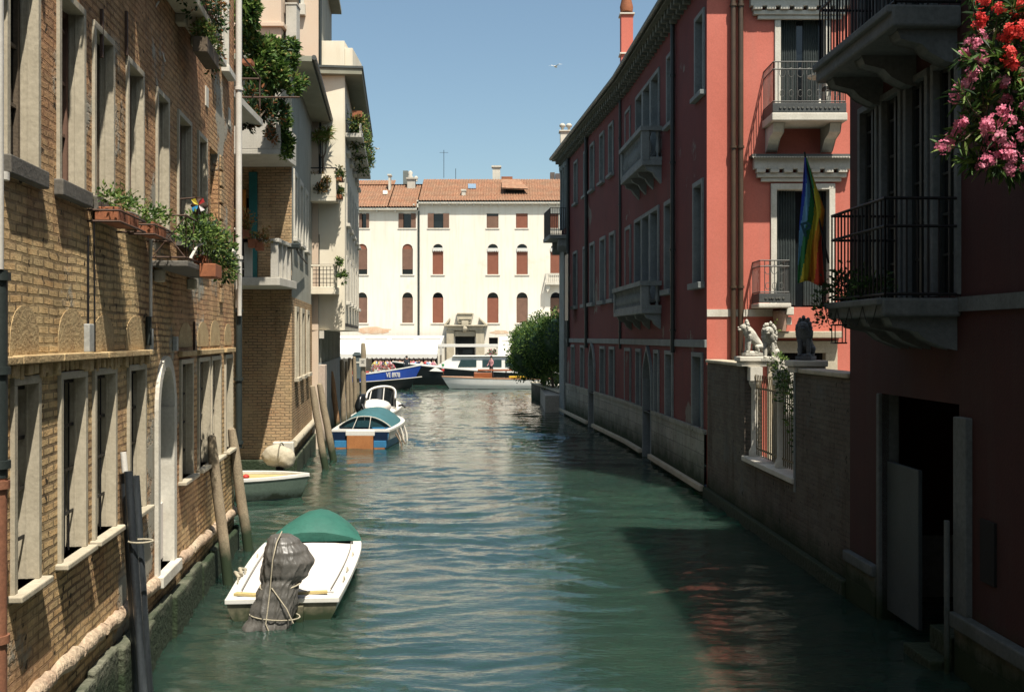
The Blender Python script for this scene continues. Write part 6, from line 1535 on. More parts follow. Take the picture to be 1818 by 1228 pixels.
# crates, tables and umbrellas read as one cluttered mass behind the guests
for i, x in enumerate(np.linspace(668, 768, 9)):
    o = thing('cafe_table', 'small round cafe table with white cloth among the seated guests', 'table', ((x - CX) / F * 94.0, 94.0, .6), 'round cafe tables on the far quay') if i == 0 else None
    if i == 0:
        T0 = o; MB().lathe((T0.location.x, 94.0, .6), [(.42, .70), (.43, .74), (.42, .75)], 14).build('tabletop', STONEW, o); MB().lathe((T0.location.x, 94.0, .6), [(.2, 0), (.04, .05), (.04, .70)], 8).build('pedestal', IRON, o)
    else:
        c = copy_tree(T0); c.location = ((x + 3 - CX) / F * (93.8 + (i % 3) * .9), 93.8 + (i % 3) * .9, .6)

# ---------------- plants ----------------
# planter boxes on the near wall
def planter(label, u0, u1, zc, dep, seed, mats, extra=(), h=.14, n=560, size=.055, br=True, dens=1.0):
    um = (u0 + u1) / 2
    bl = [(L1f.P(u0 + (u1 - u0) * t, dep * .6, zc + h * .5 + .10), (.22, .19, .15)) for t in (.12, .38, .64, .9)] + list(extra)
    o = plant('planter_box', label, 'planter', bl, int(n * dens), size, mats, seed, loc=L1f.P(um, 0, zc - h / 2), shell=.2,
              pot=lambda m: [m.box(L1f, u0 + (u1 - u0) * k / 2 + .01, u0 + (u1 - u0) * (k + 1) / 2 - .01, .04, dep, zc - h / 2, zc + h / 2) for k in range(2)])
    if br:
        m = MB(); m.tube([L1f.P(u0 - .1, .0, zc - h / 2 - .02), L1f.P(u0 - .1, dep + .04, zc - h / 2 - .02), L1f.P(u1 + .1, dep + .04, zc - h / 2 - .02), L1f.P(u1 + .1, 0, zc - h / 2 - .02)], .012, 5)
        m.tube([L1f.P(u0 - .1, 0, zc + .02), L1f.P(u0 - .1, dep + .04, zc + .02), L1f.P(u1 + .1, dep + .04, zc + .02), L1f.P(u1 + .1, 0, zc + .02)], .012, 5); m.build('bracket', RUSTIRON, o)
    return o
planter('terracotta planter with light green succulents under a first floor window, nearest the viewer', L1f.u(160), L1f.u(160) + .85, 5.24, .27, 3, [LEAF2, LEAF1])
planter('terracotta planter with trailing green leaves on the brick wall, just left of the iron balcony', L1f.u(232), L1f.u(232) + .7, 5.27, .25, 5, [LEAF2, LEAF1])
bu = L1f.u(300)
o = plant('balcony_planter', 'spilling green geranium plants in terracotta on the small iron balcony of the brick palazzo', 'planter',
      [(L1f.P(ba + .9, .42, 5.42), (.28, .5, .26)), (L1f.P(ba + 1.5, .5, 5.38), (.28, .45, .28)), (L1f.P(ba + 2.0, .52, 5.18), (.24, .4, .30)), (L1f.P(ba + 2.45, .5, 5.0), (.2, .35, .2)), (L1f.P(ba + .45, .36, 5.32), (.16, .2, .12))], 2600, .07, [LEAF2, LEAF1, LEAF3], 9,
      loc=L1f.P(ba + 1.2, .2, 4.98), pot=lambda m: [m.box(L1f, ba + .75, ba + 1.25, .45, .66, 4.80, 4.98), m.piece(), m.box(L1f, ba + 1.4, ba + 2.3, .25, .42, 4.99, 5.14)], mixm=(0, 0, 1, 2))
m = MB(); rng = random.Random(4)
m.leaves([(L1f.P(ba + 2.5, .5, 5.05), (.14, .25, .12)), (L1f.P(ba + 1.6, .6, 5.35), (.1, .2, .1))], 120, .05, rng, (0,), .2); m.build('flower_head', LEAFO, o)
m = MB(); m.tube([L1f.P(ba + .35, .4, 4.99), L1f.P(ba + .6, .45, 5.2), L1f.P(ba + .95, .5, 5.27)], [.022, .018, .012], 6); m.tube([L1f.P(ba + .6, .45, 5.2), L1f.P(ba + .62, .5, 5.3)], [.012, .006], 5); m.build('woody_stem', CONC, o)
o = plant('balcony_planter', 'overgrown dark shrub with reddish tips on the upper balcony of the brick palazzo', 'planter',
      [(L1f.P(b2a + 1.1, .28, 8.95), (.25, .9, .5)), (L1f.P(b2b - .5, .32, 8.9), (.24, .6, .55)), (L1f.P(b2b - .15, .3, 8.45), (.16, .3, .5))], 3000, .07, [LEAF3, LEAFO, LEAF1], 13, loc=L1f.P(b2a + 1.5, .2, 8.42), mixm=(0, 0, 0, 1, 2),
      pot=lambda m: m.box(L1f, b2a + .9, b2b - .2, .08, .33, 8.63, 8.84))
o = plant('hanging_planter', 'box of yellow green succulents hanging on an iron bracket below the upper balcony', 'planter', [(L1f.P(L1f.u(316) + .1, .34, 8.36), (.15, .3, .13)), (L1f.P(L1f.u(316) + .6, .34, 8.30), (.15, .32, .14))], 1100, .055, [LEAF2, LEAFY, LEAF1], 17,
      loc=L1f.P(L1f.u(318), .3, 8.1), pot=lambda m: m.box(L1f, L1f.u(316) - .1, L1f.u(316) + .85, .22, .42, 8.0, 8.22), potmat=BARK, mixm=(0, 0, 1, 2))
for k, (a, b, sd) in enumerate(((upw[3][0], upw[3][1], 21), (upw[4][0], upw[4][1], 22), (upw[2][0], upw[2][1], 23))):
    planter(['small flower box below the second floor window above the two planters', 'flower box with dry shoots below the second floor window next to the upper balcony', 'flower box on the second floor sill nearest the white downpipe'][k], a - .05, b + .05, 8.9, .30, sd, [LEAF1, LEAF2], n=350)
o = thing('wall_lantern', 'small iron wall lantern with pinwheel beside it on the brick palazzo', 'lantern', L1f.P(L1f.u(318), .1, 5.6))
lc = L1f.P(L1f.u(318), .28, 5.62); MB().lathe(lc, [(.05, 0), (.08, .05), (.09, .2), (.13, .24), (.05, .32), (.06, .36)], 8).build('lantern_body', RUSTIRON, o); MB().tube([L1f.P(L1f.u(318), 0, 5.95), lc + Vector((0, 0, .36))], .012, 5).build('arm', RUSTIRON, o)
o = thing('pinwheel', 'coloured toy pinwheel on a stick above the iron balcony', 'toy', L1f.P(ba + 1.5, .3, 5.2)); pc = L1f.P(ba + 1.5, .3, 5.85)
MB().tube([L1f.P(ba + 1.5, .3, 5.1), pc], .012, 5).build('stick', IRON, o)
for k, (nm_, c_) in enumerate((('red', (.7, .06, .06)), ('yellow', (.75, .6, .05)), ('blue', (.02, .25, .5)), ('white', (.8, .75, .75)))):
    a = k * math.pi / 2 + .4; m = MB(); q = lambda r_, t_: pc + Vector((math.cos(a + t_) * r_, -.02, math.sin(a + t_) * r_)); m.add([pc, q(.10, 0), q(.12, .55), q(.06, .9)], [(0, 1, 2, 3)]); m.build('vane', M('vane_' + nm_, c_, .6), o)

# big vines over the terrace and corner house
def pb(x, y, D_, rx, ry): return (PX(x, y, D_), (rx / F * D_, .5 * (rx + ry) / F * D_ * .8, ry / F * D_))
o = plant('climbing_vine', 'large sunlit climbing vine tumbling over the terrace beside the white corner pipe', 'vine',
      [pb(440, 20, 24, 20, 34), pb(436, 60, 24.3, 16, 30), pb(455, 95, 24.6, 28, 30), pb(482, 92, 25.2, 26, 24), pb(508, 85, 26, 20, 16), pb(515, 110, 26, 16, 18), pb(478, 130, 25, 32, 28), pb(450, 125, 24.4, 18, 22), pb(512, 150, 25.8, 22, 20), pb(490, 158, 25.4, 26, 14), pb(535, 145, 26.5, 10, 12)], 13000, .15, [LEAF1, LEAF2, LEAF3, LEAFY], 31, mixm=(0, 0, 0, 0, 0, 1, 1, 1, 1, 2, 2, 0, 1, 0, 1, 3) , loc=PX(450, 175, 24.5), shell=.25, droop=.5)
m = MB()
for x0, y0, x1, y1 in ((430, 230, 440, 20), (435, 228, 470, 100), (440, 228, 505, 95), (445, 228, 520, 150)): m.tube([PX(x0, y0, 23.3), PX((x0 + x1) / 2 - 6, (y0 + y1) / 2, 24.6), PX(x1 - 6, y1, 25.4)], [.03, .02, .01], 6)
m.build('stem', BARK, o)
o = plant('hanging_plants', 'dark flowering plants crowded on the terrace rail under the vine', 'plant', [pb(440, 205, 23.4, 20, 25), pb(470, 195, 24.5, 24, 22), pb(495, 195, 25.5, 16, 22), pb(452, 165, 24, 22, 14)], 2600, .11, [LEAF3, LEAFO, LEAF1], 33, mixm=(0, 0, 0, 1, 2), loc=PX(450, 225, 23.6), shell=.2)
MB().box(W, PX(433, 0, 23.3).x, PX(450, 0, 23.3).x, 23.1, 23.4, EYE - (116 - HY) / F * 23.3, EYE - (109 - HY) / F * 23.3).build('orange_tray', TERRA, o)
o = plant('hanging_plants', 'bright green trailing plant hanging from the right end of the upper white balcony', 'plant', [pb(507, 225, 27.2, 12, 22), pb(514, 250, 27.3, 14, 22), pb(508, 268, 27.2, 12, 14), pb(502, 200, 27.2, 12, 14)], 1900, .12, [LEAF1, LEAF2, LEAF3, LEAFO], 35, mixm=(0, 1, 1, 2, 0, 1), loc=PX(505, 215, 27.2), shell=.3, droop=.4)
o = plant('trailing_plant', 'reddish dry creeper hanging in front of the upper white balcony parapet', 'plant', [pb(476, 220, 26.8, 10, 26), pb(486, 245, 26.8, 6, 14)], 520, .1, [LEAFO, LEAF3], 36, loc=PX(476, 215, 26.8), shell=.2)
# pots on the lower balcony
for k, (x, y, w_, lb) in enumerate(((435, 415, 20, 'dry'), (450, 432, 16, 'green'), (461, 437, 12, 'reddish'), (428, 412, 10, 'bare'))):
    D_ = 26.7; c = PX(x, y, D_); ww = w_ / 2 / F * D_
    plant('flower_pot', 'terracotta pot with %s plant hung on the lower white balcony rail' % lb, 'flower pot', [(c + Vector((0, 0, .36)), (.3, .2, .3)), (c + Vector((.15, 0, .12)), (.2, .15, .15))], 260, .08, [LEAFY, LEAFO, LEAF1], 40 + k, loc=c,
          pot=lambda m, c=c, ww=ww: m.box(W, c.x - ww, c.x + ww, c.y - .12, c.y + .12, c.z - .12, c.z + .1), mixm=((0, 0, 1), (2, 0), (1, 1, 0), (0, 1))[k])
o = thing('wall_lamp', 'small dark lamp box at the corner of the grey house by the lower balcony', 'lamp', PX(520, 437, 28.7)); c = PX(521, 437, 28.5); MB().obox(c, .38, .3, .16).build('lamp_shade', DARKPIPE, o, bevel=.03); MB().tube([c + Vector((.1, .0, -.08)), PX(530, 450, 29), PX(545, 468, 33)], .03, 6).build('bracket', IRON, o)
# plants on the cream house balconies
fr, wd, zb, zt = BA
plant('balcony_planter', 'pinkish and green plants draping the solid upper balcony of the cream house', 'planter', [(fr.P(wd * .25, .74, zb + .85), (.22, .12, .18)), (fr.P(wd * .6, .76, zb + .75), (.26, .14, .22)), (fr.P(wd * .5, .76, zb + .45), (.3, .1, .25))], 800, .09, [LEAF3, LEAFY, LEAFO], 50, loc=fr.P(wd * .5, 1.1, zb + .9), mixm=(0, 0, 1, 2), shell=.1)
plant('hanging_plants', 'pots of green plants hung on the outer side of the upper cream balcony', 'plant', [(fr.P(wd + .12, .5, zb + 1.0), (.16, .3, .26)), (fr.P(wd + .12, .5, zb + .35), (.15, .28, .22))], 700, .09, [LEAF1, LEAF3, LEAFY], 51, loc=fr.P(wd, .8, zb + .9), mixm=(0, 1, 2), shell=.1, pot=lambda m: [m.box(fr, wd + .02, wd + .2, .3, .65, zb + .72, zb + .86), m.piece(), m.box(fr, wd + .02, wd + .2, .3, .65, zb + .1, zb + .24)])
o = thing('yucca', 'forked yucca with spiky tufts standing on the upper cream balcony', 'yucca', PX(574, 300, 36.15)); m = MB(); q = lambda x, y: PX(x, y, 36.15)
m.tube([q(574, 345), q(574, 300), q(573, 283)], [.05, .045, .04], 7); m.tube([q(573, 283), q(567, 272), q(565, 250)], [.03, .025, .02], 6); m.tube([q(573, 283), q(578, 270), q(580, 250)], [.03, .028, .02], 6); m.tube([q(573, 283), q(572, 265), q(573, 245)], [.025, .02, .015], 6); m.build('trunk', BARK, o)
m = MB(); rng = random.Random(8)
for cx_, cy_ in ((565, 240), (581, 235), (573, 240), (583, 246), (563, 246)):
    c = q(cx_, cy_)
    for _ in range(34):
        d = Vector((rng.gauss(0, 1), rng.gauss(0, 1), rng.gauss(.35, .8))).normalized(); L = rng.uniform(.25, .45); s_ = d.cross(Vector((rng.random(), rng.random(), .1))).normalized() * .02
        m.add([c - s_, c + s_, c + d * L * .6 + s_ * .9 + Vector((0, 0, .02)), c + d * L + Vector((0, 0, -.06)), c + d * L * .6 - s_ * .9 + Vector((0, 0, .02))], [(0, 1, 2, 3, 4)], rng.choice((0, 0, 1)))
m.build('leaf_tuft', [LEAF2, LEAFY], o)
MB().lathe(PX(574, 350, 36.15), [(.13, 0), (.17, .3), (.18, .32)], 12).build('pot', TERRA, o)
fr, wd, zb, zt = BB
plant('hanging_plants', 'yellow green plant tuft on the outer side of the lower barred cream balcony', 'plant', [(fr.P(wd + .22, .7, zt - .45), (.22, .3, .24)), (fr.P(wd + .1, .7, zt + .1), (.14, .25, .15))], 700, .09, [LEAF2, LEAF1, LEAF3], 52, loc=fr.P(wd, .8, zb + .9), mixm=(0, 1, 2), shell=.1)
m_ = [(C3.P(u, .45, 11.9 - .0 * u), (.35, .9, .42)) for u in (.8, 2.2, 3.6, 5.0, 6.4, 7.8, 9.2)]
plant('balcony_vine', 'long trail of shrubs and flowers along the roof edge of the cream house', 'vine', m_ + [(C3.P(u, .35, 11.3), (.25, .7, .4)) for u in (1.5, 4.2, 7.0)], 5200, .13, [LEAF1, LEAF3, LEAF2, LEAFY], 53, loc=C3.P(4, .3, 11.4), mixm=(0, 1, 1, 2, 3), shell=.2)
m = MB(); m.box(C3, .3, 10.2, 0, .62, 11.25, 11.4); m.box(C3, .3, 10.2, .5, .58, 11.4, 11.75); m.build('balcony', CONC, L3, bevel=.01)
MB().box(C3, .35, .9, .25, .6, 12.0, 12.22).build('flower_box', TERRA, L3)

# laurel hedge at the far corner
o = plant('laurel_hedge', 'large round dark green laurel hedge bulging over the canal corner', 'hedge',
      [((1.95, 60.5, 3.55), (1.75, 3.6, 1.75)), ((.75, 61.0, 3.3), (1.05, 2.6, 1.45)), ((2.6, 58.5, 3.9), (1.2, 3.2, 1.6)), ((.95, 62, 2.55), (1.15, 2.4, 1.25)), ((2.6, 61, 2.2), (1.1, 3, 1.2))], 30000, .15, [LEAF1, LEAF3, LEAF2], 61, mixm=(0, 0, 1, 2, 2), loc=(2.3, 60.5, 1.0), shell=.72)
m = MB()
for c, r_ in (((1.95, 60.5, 3.5), (1.5, 3.2, 1.45)), ((.8, 61.0, 3.3), (.85, 2.3, 1.2)), ((2.6, 58.5, 3.8), (1.0, 2.8, 1.3)), ((1.5, 62, 2.4), (1.3, 2.2, .95))): m.blob(c, *r_, 3, .12, 1.5, 4)
m.build('inner_foliage', LEAF3, o)
m = MB(); 
for x, y in ((2.4, 59), (2.0, 61.5), (1.9, 63)): m.piece(); m.tube([(x, y, .9), (x - .1, y, 2), (x - .3, y, 3)], [.1, .08, .05], 7)
m.build('trunk', BARK, o)
plant('flowering_shrub', 'pale flowering potted shrub right of the palace portal', 'shrub', [pb(874, 632, 97, 9, 11), pb(866, 640, 97, 5, 5)], 700, .2, [LEAF1, STONEW, PETP], 62, mixm=(0, 1, 1, 2, 0), loc=PX(874, 650, 97), shell=.2)

# vine on the garden wall gate and courtyard greenery
o = plant('climbing_vine', 'bright green creeper over the iron bars of the garden wall opening', 'vine', [(GF.P(g0 + .6, -.1, 2.95), (.2, .5, .45)), (GF.P(g0 + 1.1, -.1, 3.2), (.2, .4, .3)), (GF.P(g0 + .3, -.15, 2.6), (.2, .35, .6)), (GF.P(g0 + .45, -.3, 2.1), (.2, .4, .6)), (GF.P(umid + .1, -.15, 3.45), (.2, .3, .22))], 1500, .075, [LEAF2, LEAF1, LEAF3], 71, mixm=(0, 1, 2, 1), loc=GF.P(g0 + .6, -.2, 1.5), shell=.1)
plant('courtyard_shrub', 'dark leafy shrub behind the bars inside the courtyard', 'shrub', [((5.95, 18.5, 2.1), (.45, .7, 1.1)), ((5.95, 19.3, 1.9), (.4, .6, .9)), ((6.1, 17.6, 2.3), (.4, .6, 1.0))], 4200, .09, [LEAF1, LEAF3, LEAF2], 72, mixm=(0, 1, 2), loc=(5.9, 18.7, .95), shell=.3)
plant('courtyard_plant', 'tall slender green shoot rising beside the marble lions', 'plant', [((5.45, 21.0, 3.9), (.07, .07, .55)), ((5.5, 20.9, 3.5), (.2, .2, .2))], 200, .08, [LEAF2, LEAF1], 73, loc=(5.45, 21.0, 3.4), shell=.1)
plant('dark_balcony_plant', 'dense dark trailing plant on the lower near balcony behind the flag', 'plant', [(KF.P(ku(1708) + 1.0, .75, 4.62), (.22, .7, .25)), (KF.P(ku(1708) + 1.7, .8, 4.7), (.25, .35, .3)), (KF.P(ku(1708) + 1.85, 1.0, 4.35), (.16, .2, .35))], 1900, .07, [LEAF3, LEAF1], 74, mixm=(0, 0, 0, 1), loc=KF.P(ku(1708) + 1.2, .6, 4.5), shell=.2)
o = thing('flower_pot', 'large pale clay pot standing above the portal cornice on the sunlit red wall', 'flower pot', (4.9 + XF(1380), 25.15, ZF(588))); MB().lathe((4.9 + XF(1380), 25.2, ZF(588)), [(.13, 0), (.19, .4), (.2, .5), (.17, .52), (.15, .45)], 16).build('pot', M('pale_clay', (.5, .33, .24), .85), o)
# lantern above the portal
o = thing('iron_lantern', 'black iron lantern hanging below the near balcony before the portal', 'lantern', KF.P(ku(1708) + 1.55, .9, 3.9)); c = KF.P(ku(1708) + 1.6, .9, 3.92); m = MB()
for s_ in (-.07, .07):
    for t_ in (-.07, .07): m.tube([c + Vector((s_, t_, 0)), c + Vector((s_, t_, .24))], .008, 5)
m.obox(c, .17, .17, .02); m.obox(c + Vector((0, 0, .24)), .17, .17, .02); m.tube([c + Vector((0, 0, .24)), c + Vector((0, 0, .33))], .008, 5); m.build('lantern_frame', IRON, o)

# courtyard furniture on the sunlit upper balcony
o = thing('garden_chair', 'small dark metal chair on the upper sunlit balcony', 'chair', (4.9 + XF(1462), 24.9, ZF(200))); m = MB(); cx_, cy_, cz_ = 4.9 + XF(1462), 24.95, ZF(200) + .02
o.location = (cx_, cy_, cz_)
m.box(W, cx_ - .2, cx_ + .2, cy_ - .2, cy_ + .2, cz_ + .42, cz_ + .46); m.build('seat', IRON, o); m = MB(); m.box(W, cx_ + .16, cx_ + .2, cy_ - .2, cy_ + .2, cz_ + .46, cz_ + .9); m.build('backrest', IRON, o)
for a in (-.17, .17):
    for b_ in (-.17, .17): MB().tube([(cx_ + a, cy_ + b_, cz_), (cx_ + a, cy_ + b_, cz_ + .42)], .014, 6).build('leg', IRON, o)
o = thing('round_table', 'small pale round table on the upper sunlit balcony', 'table', (4.9 + XF(1440), 24.8, ZF(200) + .02)); l_ = o.location.copy(); MB().lathe(l_, [(.28, .68), (.29, .70), (.28, .72)], 18).build('tabletop', STONEW, o); MB().lathe(l_, [(.16, 0), (.03, .04), (.03, .68)], 10).build('pedestal', STONEW, o)

# ---------------- rainbow flag ----------------
o = thing('rainbow_flag', 'rainbow striped peace flag hanging furled from the corner of the dark near balcony', 'flag', PX(1430, 300, 13.9))
FD = 13.85
cols_ = [(.22, .12, .60), (.04, .10, .62), (.22, .52, .80), (.06, .36, .12), (.85, .70, .06), (.95, .38, .04), (.90, .10, .05)]
m = MB(); rows = 30; ncol = 42
path_l = [(1428, 280), (1424, 340), (1419, 400), (1417, 460), (1416, 500)]; path_r = [(1432, 280), (1449, 330), (1464, 372), (1458, 425), (1464, 505)]
def interp(path, t):
    s_ = t * (len(path) - 1); k = min(int(s_), len(path) - 2); f_ = s_ - k; return path[k][0] * (1 - f_) + path[k + 1][0] * f_, path[k][1] * (1 - f_) + path[k + 1][1] * f_
vs = []
for i in range(rows + 1):
    t = i / rows
    for j in range(ncol + 1):
        s_ = j / ncol; xl, yl = interp(path_l, t); xr, yr = interp(path_r, t); x = xl + (xr - xl) * s_; y = yl + (yr - yl) * s_ + 10 * math.sin(s_ * 7 + t * 2) * t * 0.3
        dd = FD + (.10 * math.sin(s_ * 13 + t * 1.5) * (.25 + .75 * t) + .03 * math.sin(s_ * 29 + t * 6) * t); vs.append(PX(x, y, dd))
fs = []; ms = []
for i in range(rows):
    for j in range(ncol):
        fs.append((i * (ncol + 1) + j, i * (ncol + 1) + j + 1, (i + 1) * (ncol + 1) + j + 1, (i + 1) * (ncol + 1) + j)); s_ = (j + .5) / ncol; t = (i + .5) / rows
        q = s_ * 1.35 + .18 + .12 * t + .1 * math.sin(3 * t) if s_ > .1 + t * .35 or t > .85 else .30
        q = (s_ * .95 + .06 + .52 * max(0, t - .15) * (0 if s_ < .35 * (1.3 - t) else 1)); q = .62 * s_ + .62 * t; ms.append(max(0, min(6, int(q * 6.0))))
o0 = len(m.v); m.v.extend([tuple(v) for v in vs]); m.f.extend(fs); m.m.extend(ms); m.sm.extend([True] * len(fs))
fl = m.build('cloth', [M('flag_stripe_%s' % n_, c_, .8, None, 3, .08, 20, 0, transl=.25) for n_, c_ in zip(('violet', 'blue', 'sky', 'green', 'yellow', 'orange', 'red'), cols_)], o)
sol = fl.modifiers.new('thick', 'SOLIDIFY'); sol.thickness = .004
MB().tube([KF.P(ku(1708) + 1.85, .95, 5.0), PX(1430, 281, FD), PX(1428, 270, FD)], .014, 6).build('flag_pole', IRON, o)
lettering(o, 'P', .27, M('flag_letter', (.02, .09, .12), .8), PX(1432, 408, FD - .13) - o.location, (R(90), R(-18), R(2)), depth=.003)

# ---------------- marble lions ----------------
def lion(label, loc, rot, scale=1.0, mat=MARBLE, seed=0):
    o = thing('lion_statue', label, 'statue', (0, 0, 0))
    # seated lion facing -x : joints (x, y, z)
    J = [(.20, 0, .20), (.08, 0, .36), (-.08, 0, .52), (-.16, 0, .66), (-.24, 0, .74), (-.35, 0, .70),
         (-.12, -.09, .42), (-.14, -.1, .22), (-.15, -.1, .05), (-.22, -.1, .03), (-.12, .09, .42), (-.14, .1, .22), (-.15, .1, .05), (-.22, .1, .03),
         (.20, -.12, .18), (.06, -.14, .20), (.12, -.14, .05), (.0, -.14, .03), (.20, .12, .18), (.06, .14, .20), (.12, .14, .05), (.0, .14, .03), (.32, 0, .06), (.40, .06, .04)]
    Ed = [(0, 1), (1, 2), (2, 3), (3, 4), (4, 5), (2, 6), (6, 7), (7, 8), (8, 9), (2, 10), (10, 11), (11, 12), (12, 13), (0, 14), (14, 15), (15, 16), (16, 17), (0, 18), (18, 19), (19, 20), (20, 21), (0, 22), (22, 23)]
    Rr = [.14, .13, .15, .15, .125, .09, .07, .055, .048, .052, .07, .055, .048, .052, .10, .085, .05, .045, .10, .085, .05, .045, .03, .025]
    me = bpy.data.meshes.new('l'); me.from_pydata(J, Ed, []); ob = bpy.data.objects.new('l', me); col.objects.link(ob); ob.modifiers.new('s', 'SKIN'); me.skin_vertices[0].data[0].use_root = True
    for i, r in enumerate(Rr): me.skin_vertices[0].data[i].radius = (r, r)
    s2 = ob.modifiers.new('b', 'SUBSURF'); s2.levels = 2; dg = bpy.context.evaluated_depsgraph_get(); dg.update(); out = bpy.data.meshes.new_from_object(ob.evaluated_get(dg)); bpy.data.objects.remove(ob)
    for p in out.polygons: p.use_smooth = True
    out.materials.clear(); out.materials.append(mat); bo = bpy.data.objects.new('body', out); col.objects.link(bo); bo.parent = o
    m = MB(); rng = random.Random(seed + 3)
    for k in range(90):
        a = rng.uniform(0, 2 * math.pi); t = rng.random(); c = Vector((-.20, 0, .78)).lerp(Vector((-.14, 0, .42)), t); rad = .135 + .04 * math.sin(t * 3)
        d = Vector((.35, math.cos(a), math.sin(a))).normalized(); m.blob(c + d * rad + Vector((-.03, 0, 0)), .048, .048, .062, 1, .2, 3, k)
    m.build('mane', mat, o)
    m = MB(); 
    for s_ in (-1, 1): m.blob((-.20, s_ * .095, .84), .025, .025, .02, 1, .1); m.blob((-.335, s_ * .04, .765), .014, .016, .014, 1, .1)
    m.blob((-.405, 0, .72), .03, .045, .028, 1, .1); m.blob((-.37, 0, .66), .055, .055, .035, 2, .1); m.build('face', mat, o)
    m = MB(); m.obox((.04, 0, -.02), .60, .36, .08); m.blob((.02, 0, .03), .25, .17, .05, 2, .2, 3); m.build('plinth', mat, o, bevel=.015)
    o.scale = (scale,) * 3; o.location = loc; o.rotation_euler = (0, 0, rot); return o
lu = g1 + .1
lion('marble lion sitting in full sun on the far pier of the garden wall', GF.P(g1 + .02, -T / 2, 3.64), R(5), .78)
lion('narrow seen marble lion facing away behind the sunlit one', (PX(1359, 0, 20.6).x + .1, 20.6, 3.55), R(65), .80, seed=5)
MB().box(W, 5.35, 5.8, 20.35, 20.85, .9, 3.52).build('lion_pedestal', STONEW).select_set(False)
tag(bpy.data.objects['lion_pedestal'], 'pale stone pedestal under the second marble lion in the courtyard', 'pedestal')
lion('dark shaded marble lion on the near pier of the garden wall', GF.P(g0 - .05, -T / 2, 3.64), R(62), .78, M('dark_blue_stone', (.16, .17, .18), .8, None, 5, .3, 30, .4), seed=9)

# ---------------- oleander ----------------
OD = 7.0
o = thing('oleander', 'oleander branches with red and pink blossoms hanging in from the upper right', 'oleander', PX(1830, 300, OD))
rng = random.Random(77); stems = MB(); leaves = MB()
root_pt = Vector((5.1, 7.6, 4.9))
def oleaf(p, d, L, w):
    s_ = d.cross(Vector((rng.gauss(0, 1), rng.gauss(0, 1), rng.gauss(0, 1)))).normalized() * w; nn = d.cross(s_).normalized() * w * .5
    drop = Vector((0, 0, -.15 * L))
    leaves.add([p, p + d * L * .35 + s_ + nn, p + d * L * .75 + s_ * .7 + nn + drop * .4, p + d * L + drop, p + d * L * .75 - s_ * .7 + nn + drop * .4, p + d * L * .35 - s_ + nn, p + d * L * .5 + drop * .2], [(0, 1, 6), (1, 2, 6), (2, 3, 6), (3, 4, 6), (4, 5, 6), (5, 0, 6)], rng.choice((0, 0, 0, 1, 1, 2)))
tips = [(1742, 30, 'r'), (1737, 48, 'r'), (1746, 2, 'r'), (1775, 15, 'r'), (1803, 22, 'r'), (1786, 70, 'r'), (1803, 60, 'r'), (1815, 48, 'r'), (1790, 95, 'r'), (1800, 136, 'r'), (1762, 80, 'l'), (1812, 8, 'r'),
        (1738, 66, 'p'), (1728, 78, 'p'), (1713, 97, 'p'), (1740, 104, 'p'), (1728, 132, 'p'), (1716, 148, 'p'), (1706, 158, 'p'), (1696, 170, 'p'), (1782, 146, 'p'), (1784, 178, 'p'), (1780, 196, 'p'), (1706, 220, 'p'), (1700, 238, 'p'), (1686, 250, 'p'), (1674, 262, 'p'), (1765, 216, 'p'), (1757, 232, 'p'), (1790, 214, 'p'), (1743, 294, 'p'), (1752, 284, 'p'), (1775, 277, 'p'), (1795, 279, 'p'), (1758, 266, 'p'), (1830, 90, 'r'), (1838, 190, 'p'), (1835, 20, 'r'), (1812, 240, 'p')]
for k in range(55): tips.append((rng.uniform(1705, 1880), rng.uniform(-70, 300), 'l'))
for k in range(16):
    y = rng.uniform(-40, 300); xl = 1745 if y < 120 else 1720 + abs(y - 250) * .3; tips.append((rng.uniform(xl, 1850), y, 'r' if y < 140 and rng.random() < .8 else 'p'))
for k in range(40): tips.append((rng.uniform(1735, 1880), rng.uniform(150, 310), 'l'))
# main boughs arch in from the wall side
mains = []
for (x, y) in ((1770, -40), (1760, 60), (1745, 140), (1750, 215), (1770, 270), (1800, 20), (1810, 120), (1815, 220)):
    e = PX(x, y, OD + rng.uniform(-.3, .4)); mid = root_pt.lerp(e, .55) + Vector((0, 0, .25)); mains.append((mid, e)); stems.tube([root_pt, root_pt.lerp(mid, .5) + Vector((0, 0, .1)), mid, e], [.03, .024, .018, .009], 7)
for (x, y, kd) in tips:
    e = PX(x, y, OD + rng.uniform(-.35, .35)); b_ = min([mm[1] for mm in mains] + [mm[0] for mm in mains], key=lambda q: (q - e).length)
    mid = b_.lerp(e, .5) + Vector((0, 0, -.04)); stems.tube([b_, mid, e], [.007, .005, .003], 5)
    ax = (e - mid).normalized()
    for t in [i / 7 for i in range(8)]:
        p = mid.lerp(e, t) if kd != 'l' else mid.lerp(e, t)
        for q in range(3): 
            d = (ax * .7 + Vector((rng.gauss(0, .7), rng.gauss(0, .7), rng.gauss(0, .7)))).normalized(); oleaf(p, d, rng.uniform(.08, .15), rng.uniform(.008, .013))
leaves.build('foliage', [LEAF1, LEAF3, LEAF2], o); stems.build('stem', BARK, o)
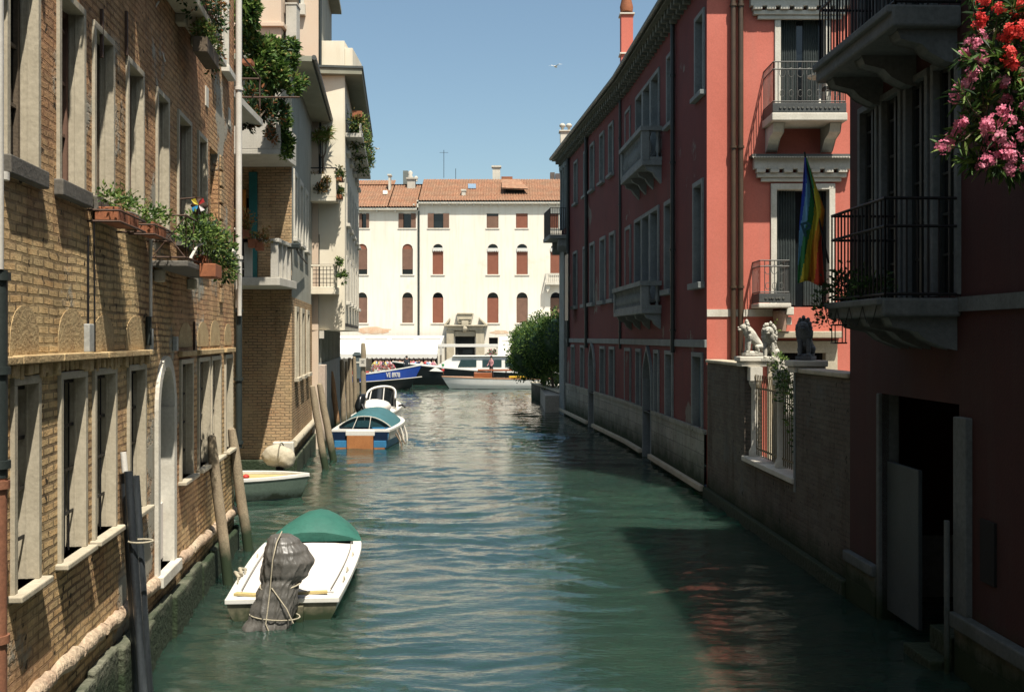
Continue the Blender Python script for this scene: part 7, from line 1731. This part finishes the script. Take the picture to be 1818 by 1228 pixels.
def flower(m, c, nrm, r_):
    a = nrm.cross(Vector((.3, .2, 1))).normalized(); b_ = nrm.cross(a)
    for k in range(5):
        t = 2 * math.pi * k / 5 + rng.random() * .3; d = a * math.cos(t) + b_ * math.sin(t); s_ = a * -math.sin(t) + b_ * math.cos(t)
        m.add([c, c + d * r_ * .6 + s_ * r_ * .32 + nrm * r_ * .2, c + d * r_ + s_ * r_ * .2 + nrm * r_ * .25, c + d * r_ - s_ * r_ * .25 + nrm * r_ * .2, c + d * r_ * .55 - s_ * r_ * .3 + nrm * r_ * .15], [(0, 1, 2, 3, 4)], 0)
for (x, y, kd) in tips:
    if kd == 'l': continue
    c = PX(x, y, OD - rng.uniform(.1, .36)); m = MB()
    for _ in range(rng.randint(12, 20)):
        d = Vector((rng.gauss(0, 1), rng.gauss(-.5, 1), rng.gauss(.2, 1))).normalized(); flower(m, c + d * rng.uniform(.01, .055), d, rng.uniform(.017, .027))
    m.build('blossom_cluster', PETR if kd == 'r' else PETP, o)
# the pot the oleander grows from, on a bracket shelf of the near wall, just outside the picture
pt = MB(); pt.lathe((5.05, 7.7, 4.3), [(.2, 0), (.27, .5), (.29, .55), (.24, .56)], 18); pt.build('pot', TERRA, o)
MB().box(KF, KF.u(0) if False else 5.2, 6.3, 0, .75, 4.16, 4.3).build('shelf_slab', STONEG, R2, bevel=.02)

# gulls
def gull(label, x, y, D_, rot):
    o = thing('gull', label, 'gull', PX(x, y, D_)); c = PX(x, y, D_); m = MB()
    E = Euler((0, 0, rot)).to_matrix()
    pts = [(-.22, 0, 0), (-.1, 0, .02), (.08, 0, .02), (.2, 0, .03), (.27, 0, .02)]; m.tube([c + E @ Vector(p) for p in pts], [.01, .055, .065, .04, .012], 8)
    for s_ in (-1, 1): m.add([c + E @ Vector(p) for p in ((.1, 0, .03), (.02, s_ * .3, .17), (-.06, s_ * .62, .08), (-.1, s_ * .28, .12), (-.08, 0, .02))], [(0, 1, 3, 4), (1, 2, 3)])
    m.build('body', STONEW, o)
gull('small gull flying high in the sky near the red palazzo', 986, 119, 70, R(60)); gull('tiny gull flying beside the cream house roof', 643, 166, 80, R(20)); gull('tiny gull flying lowest, just above the palace roofs', 669, 265, 95, R(-30))
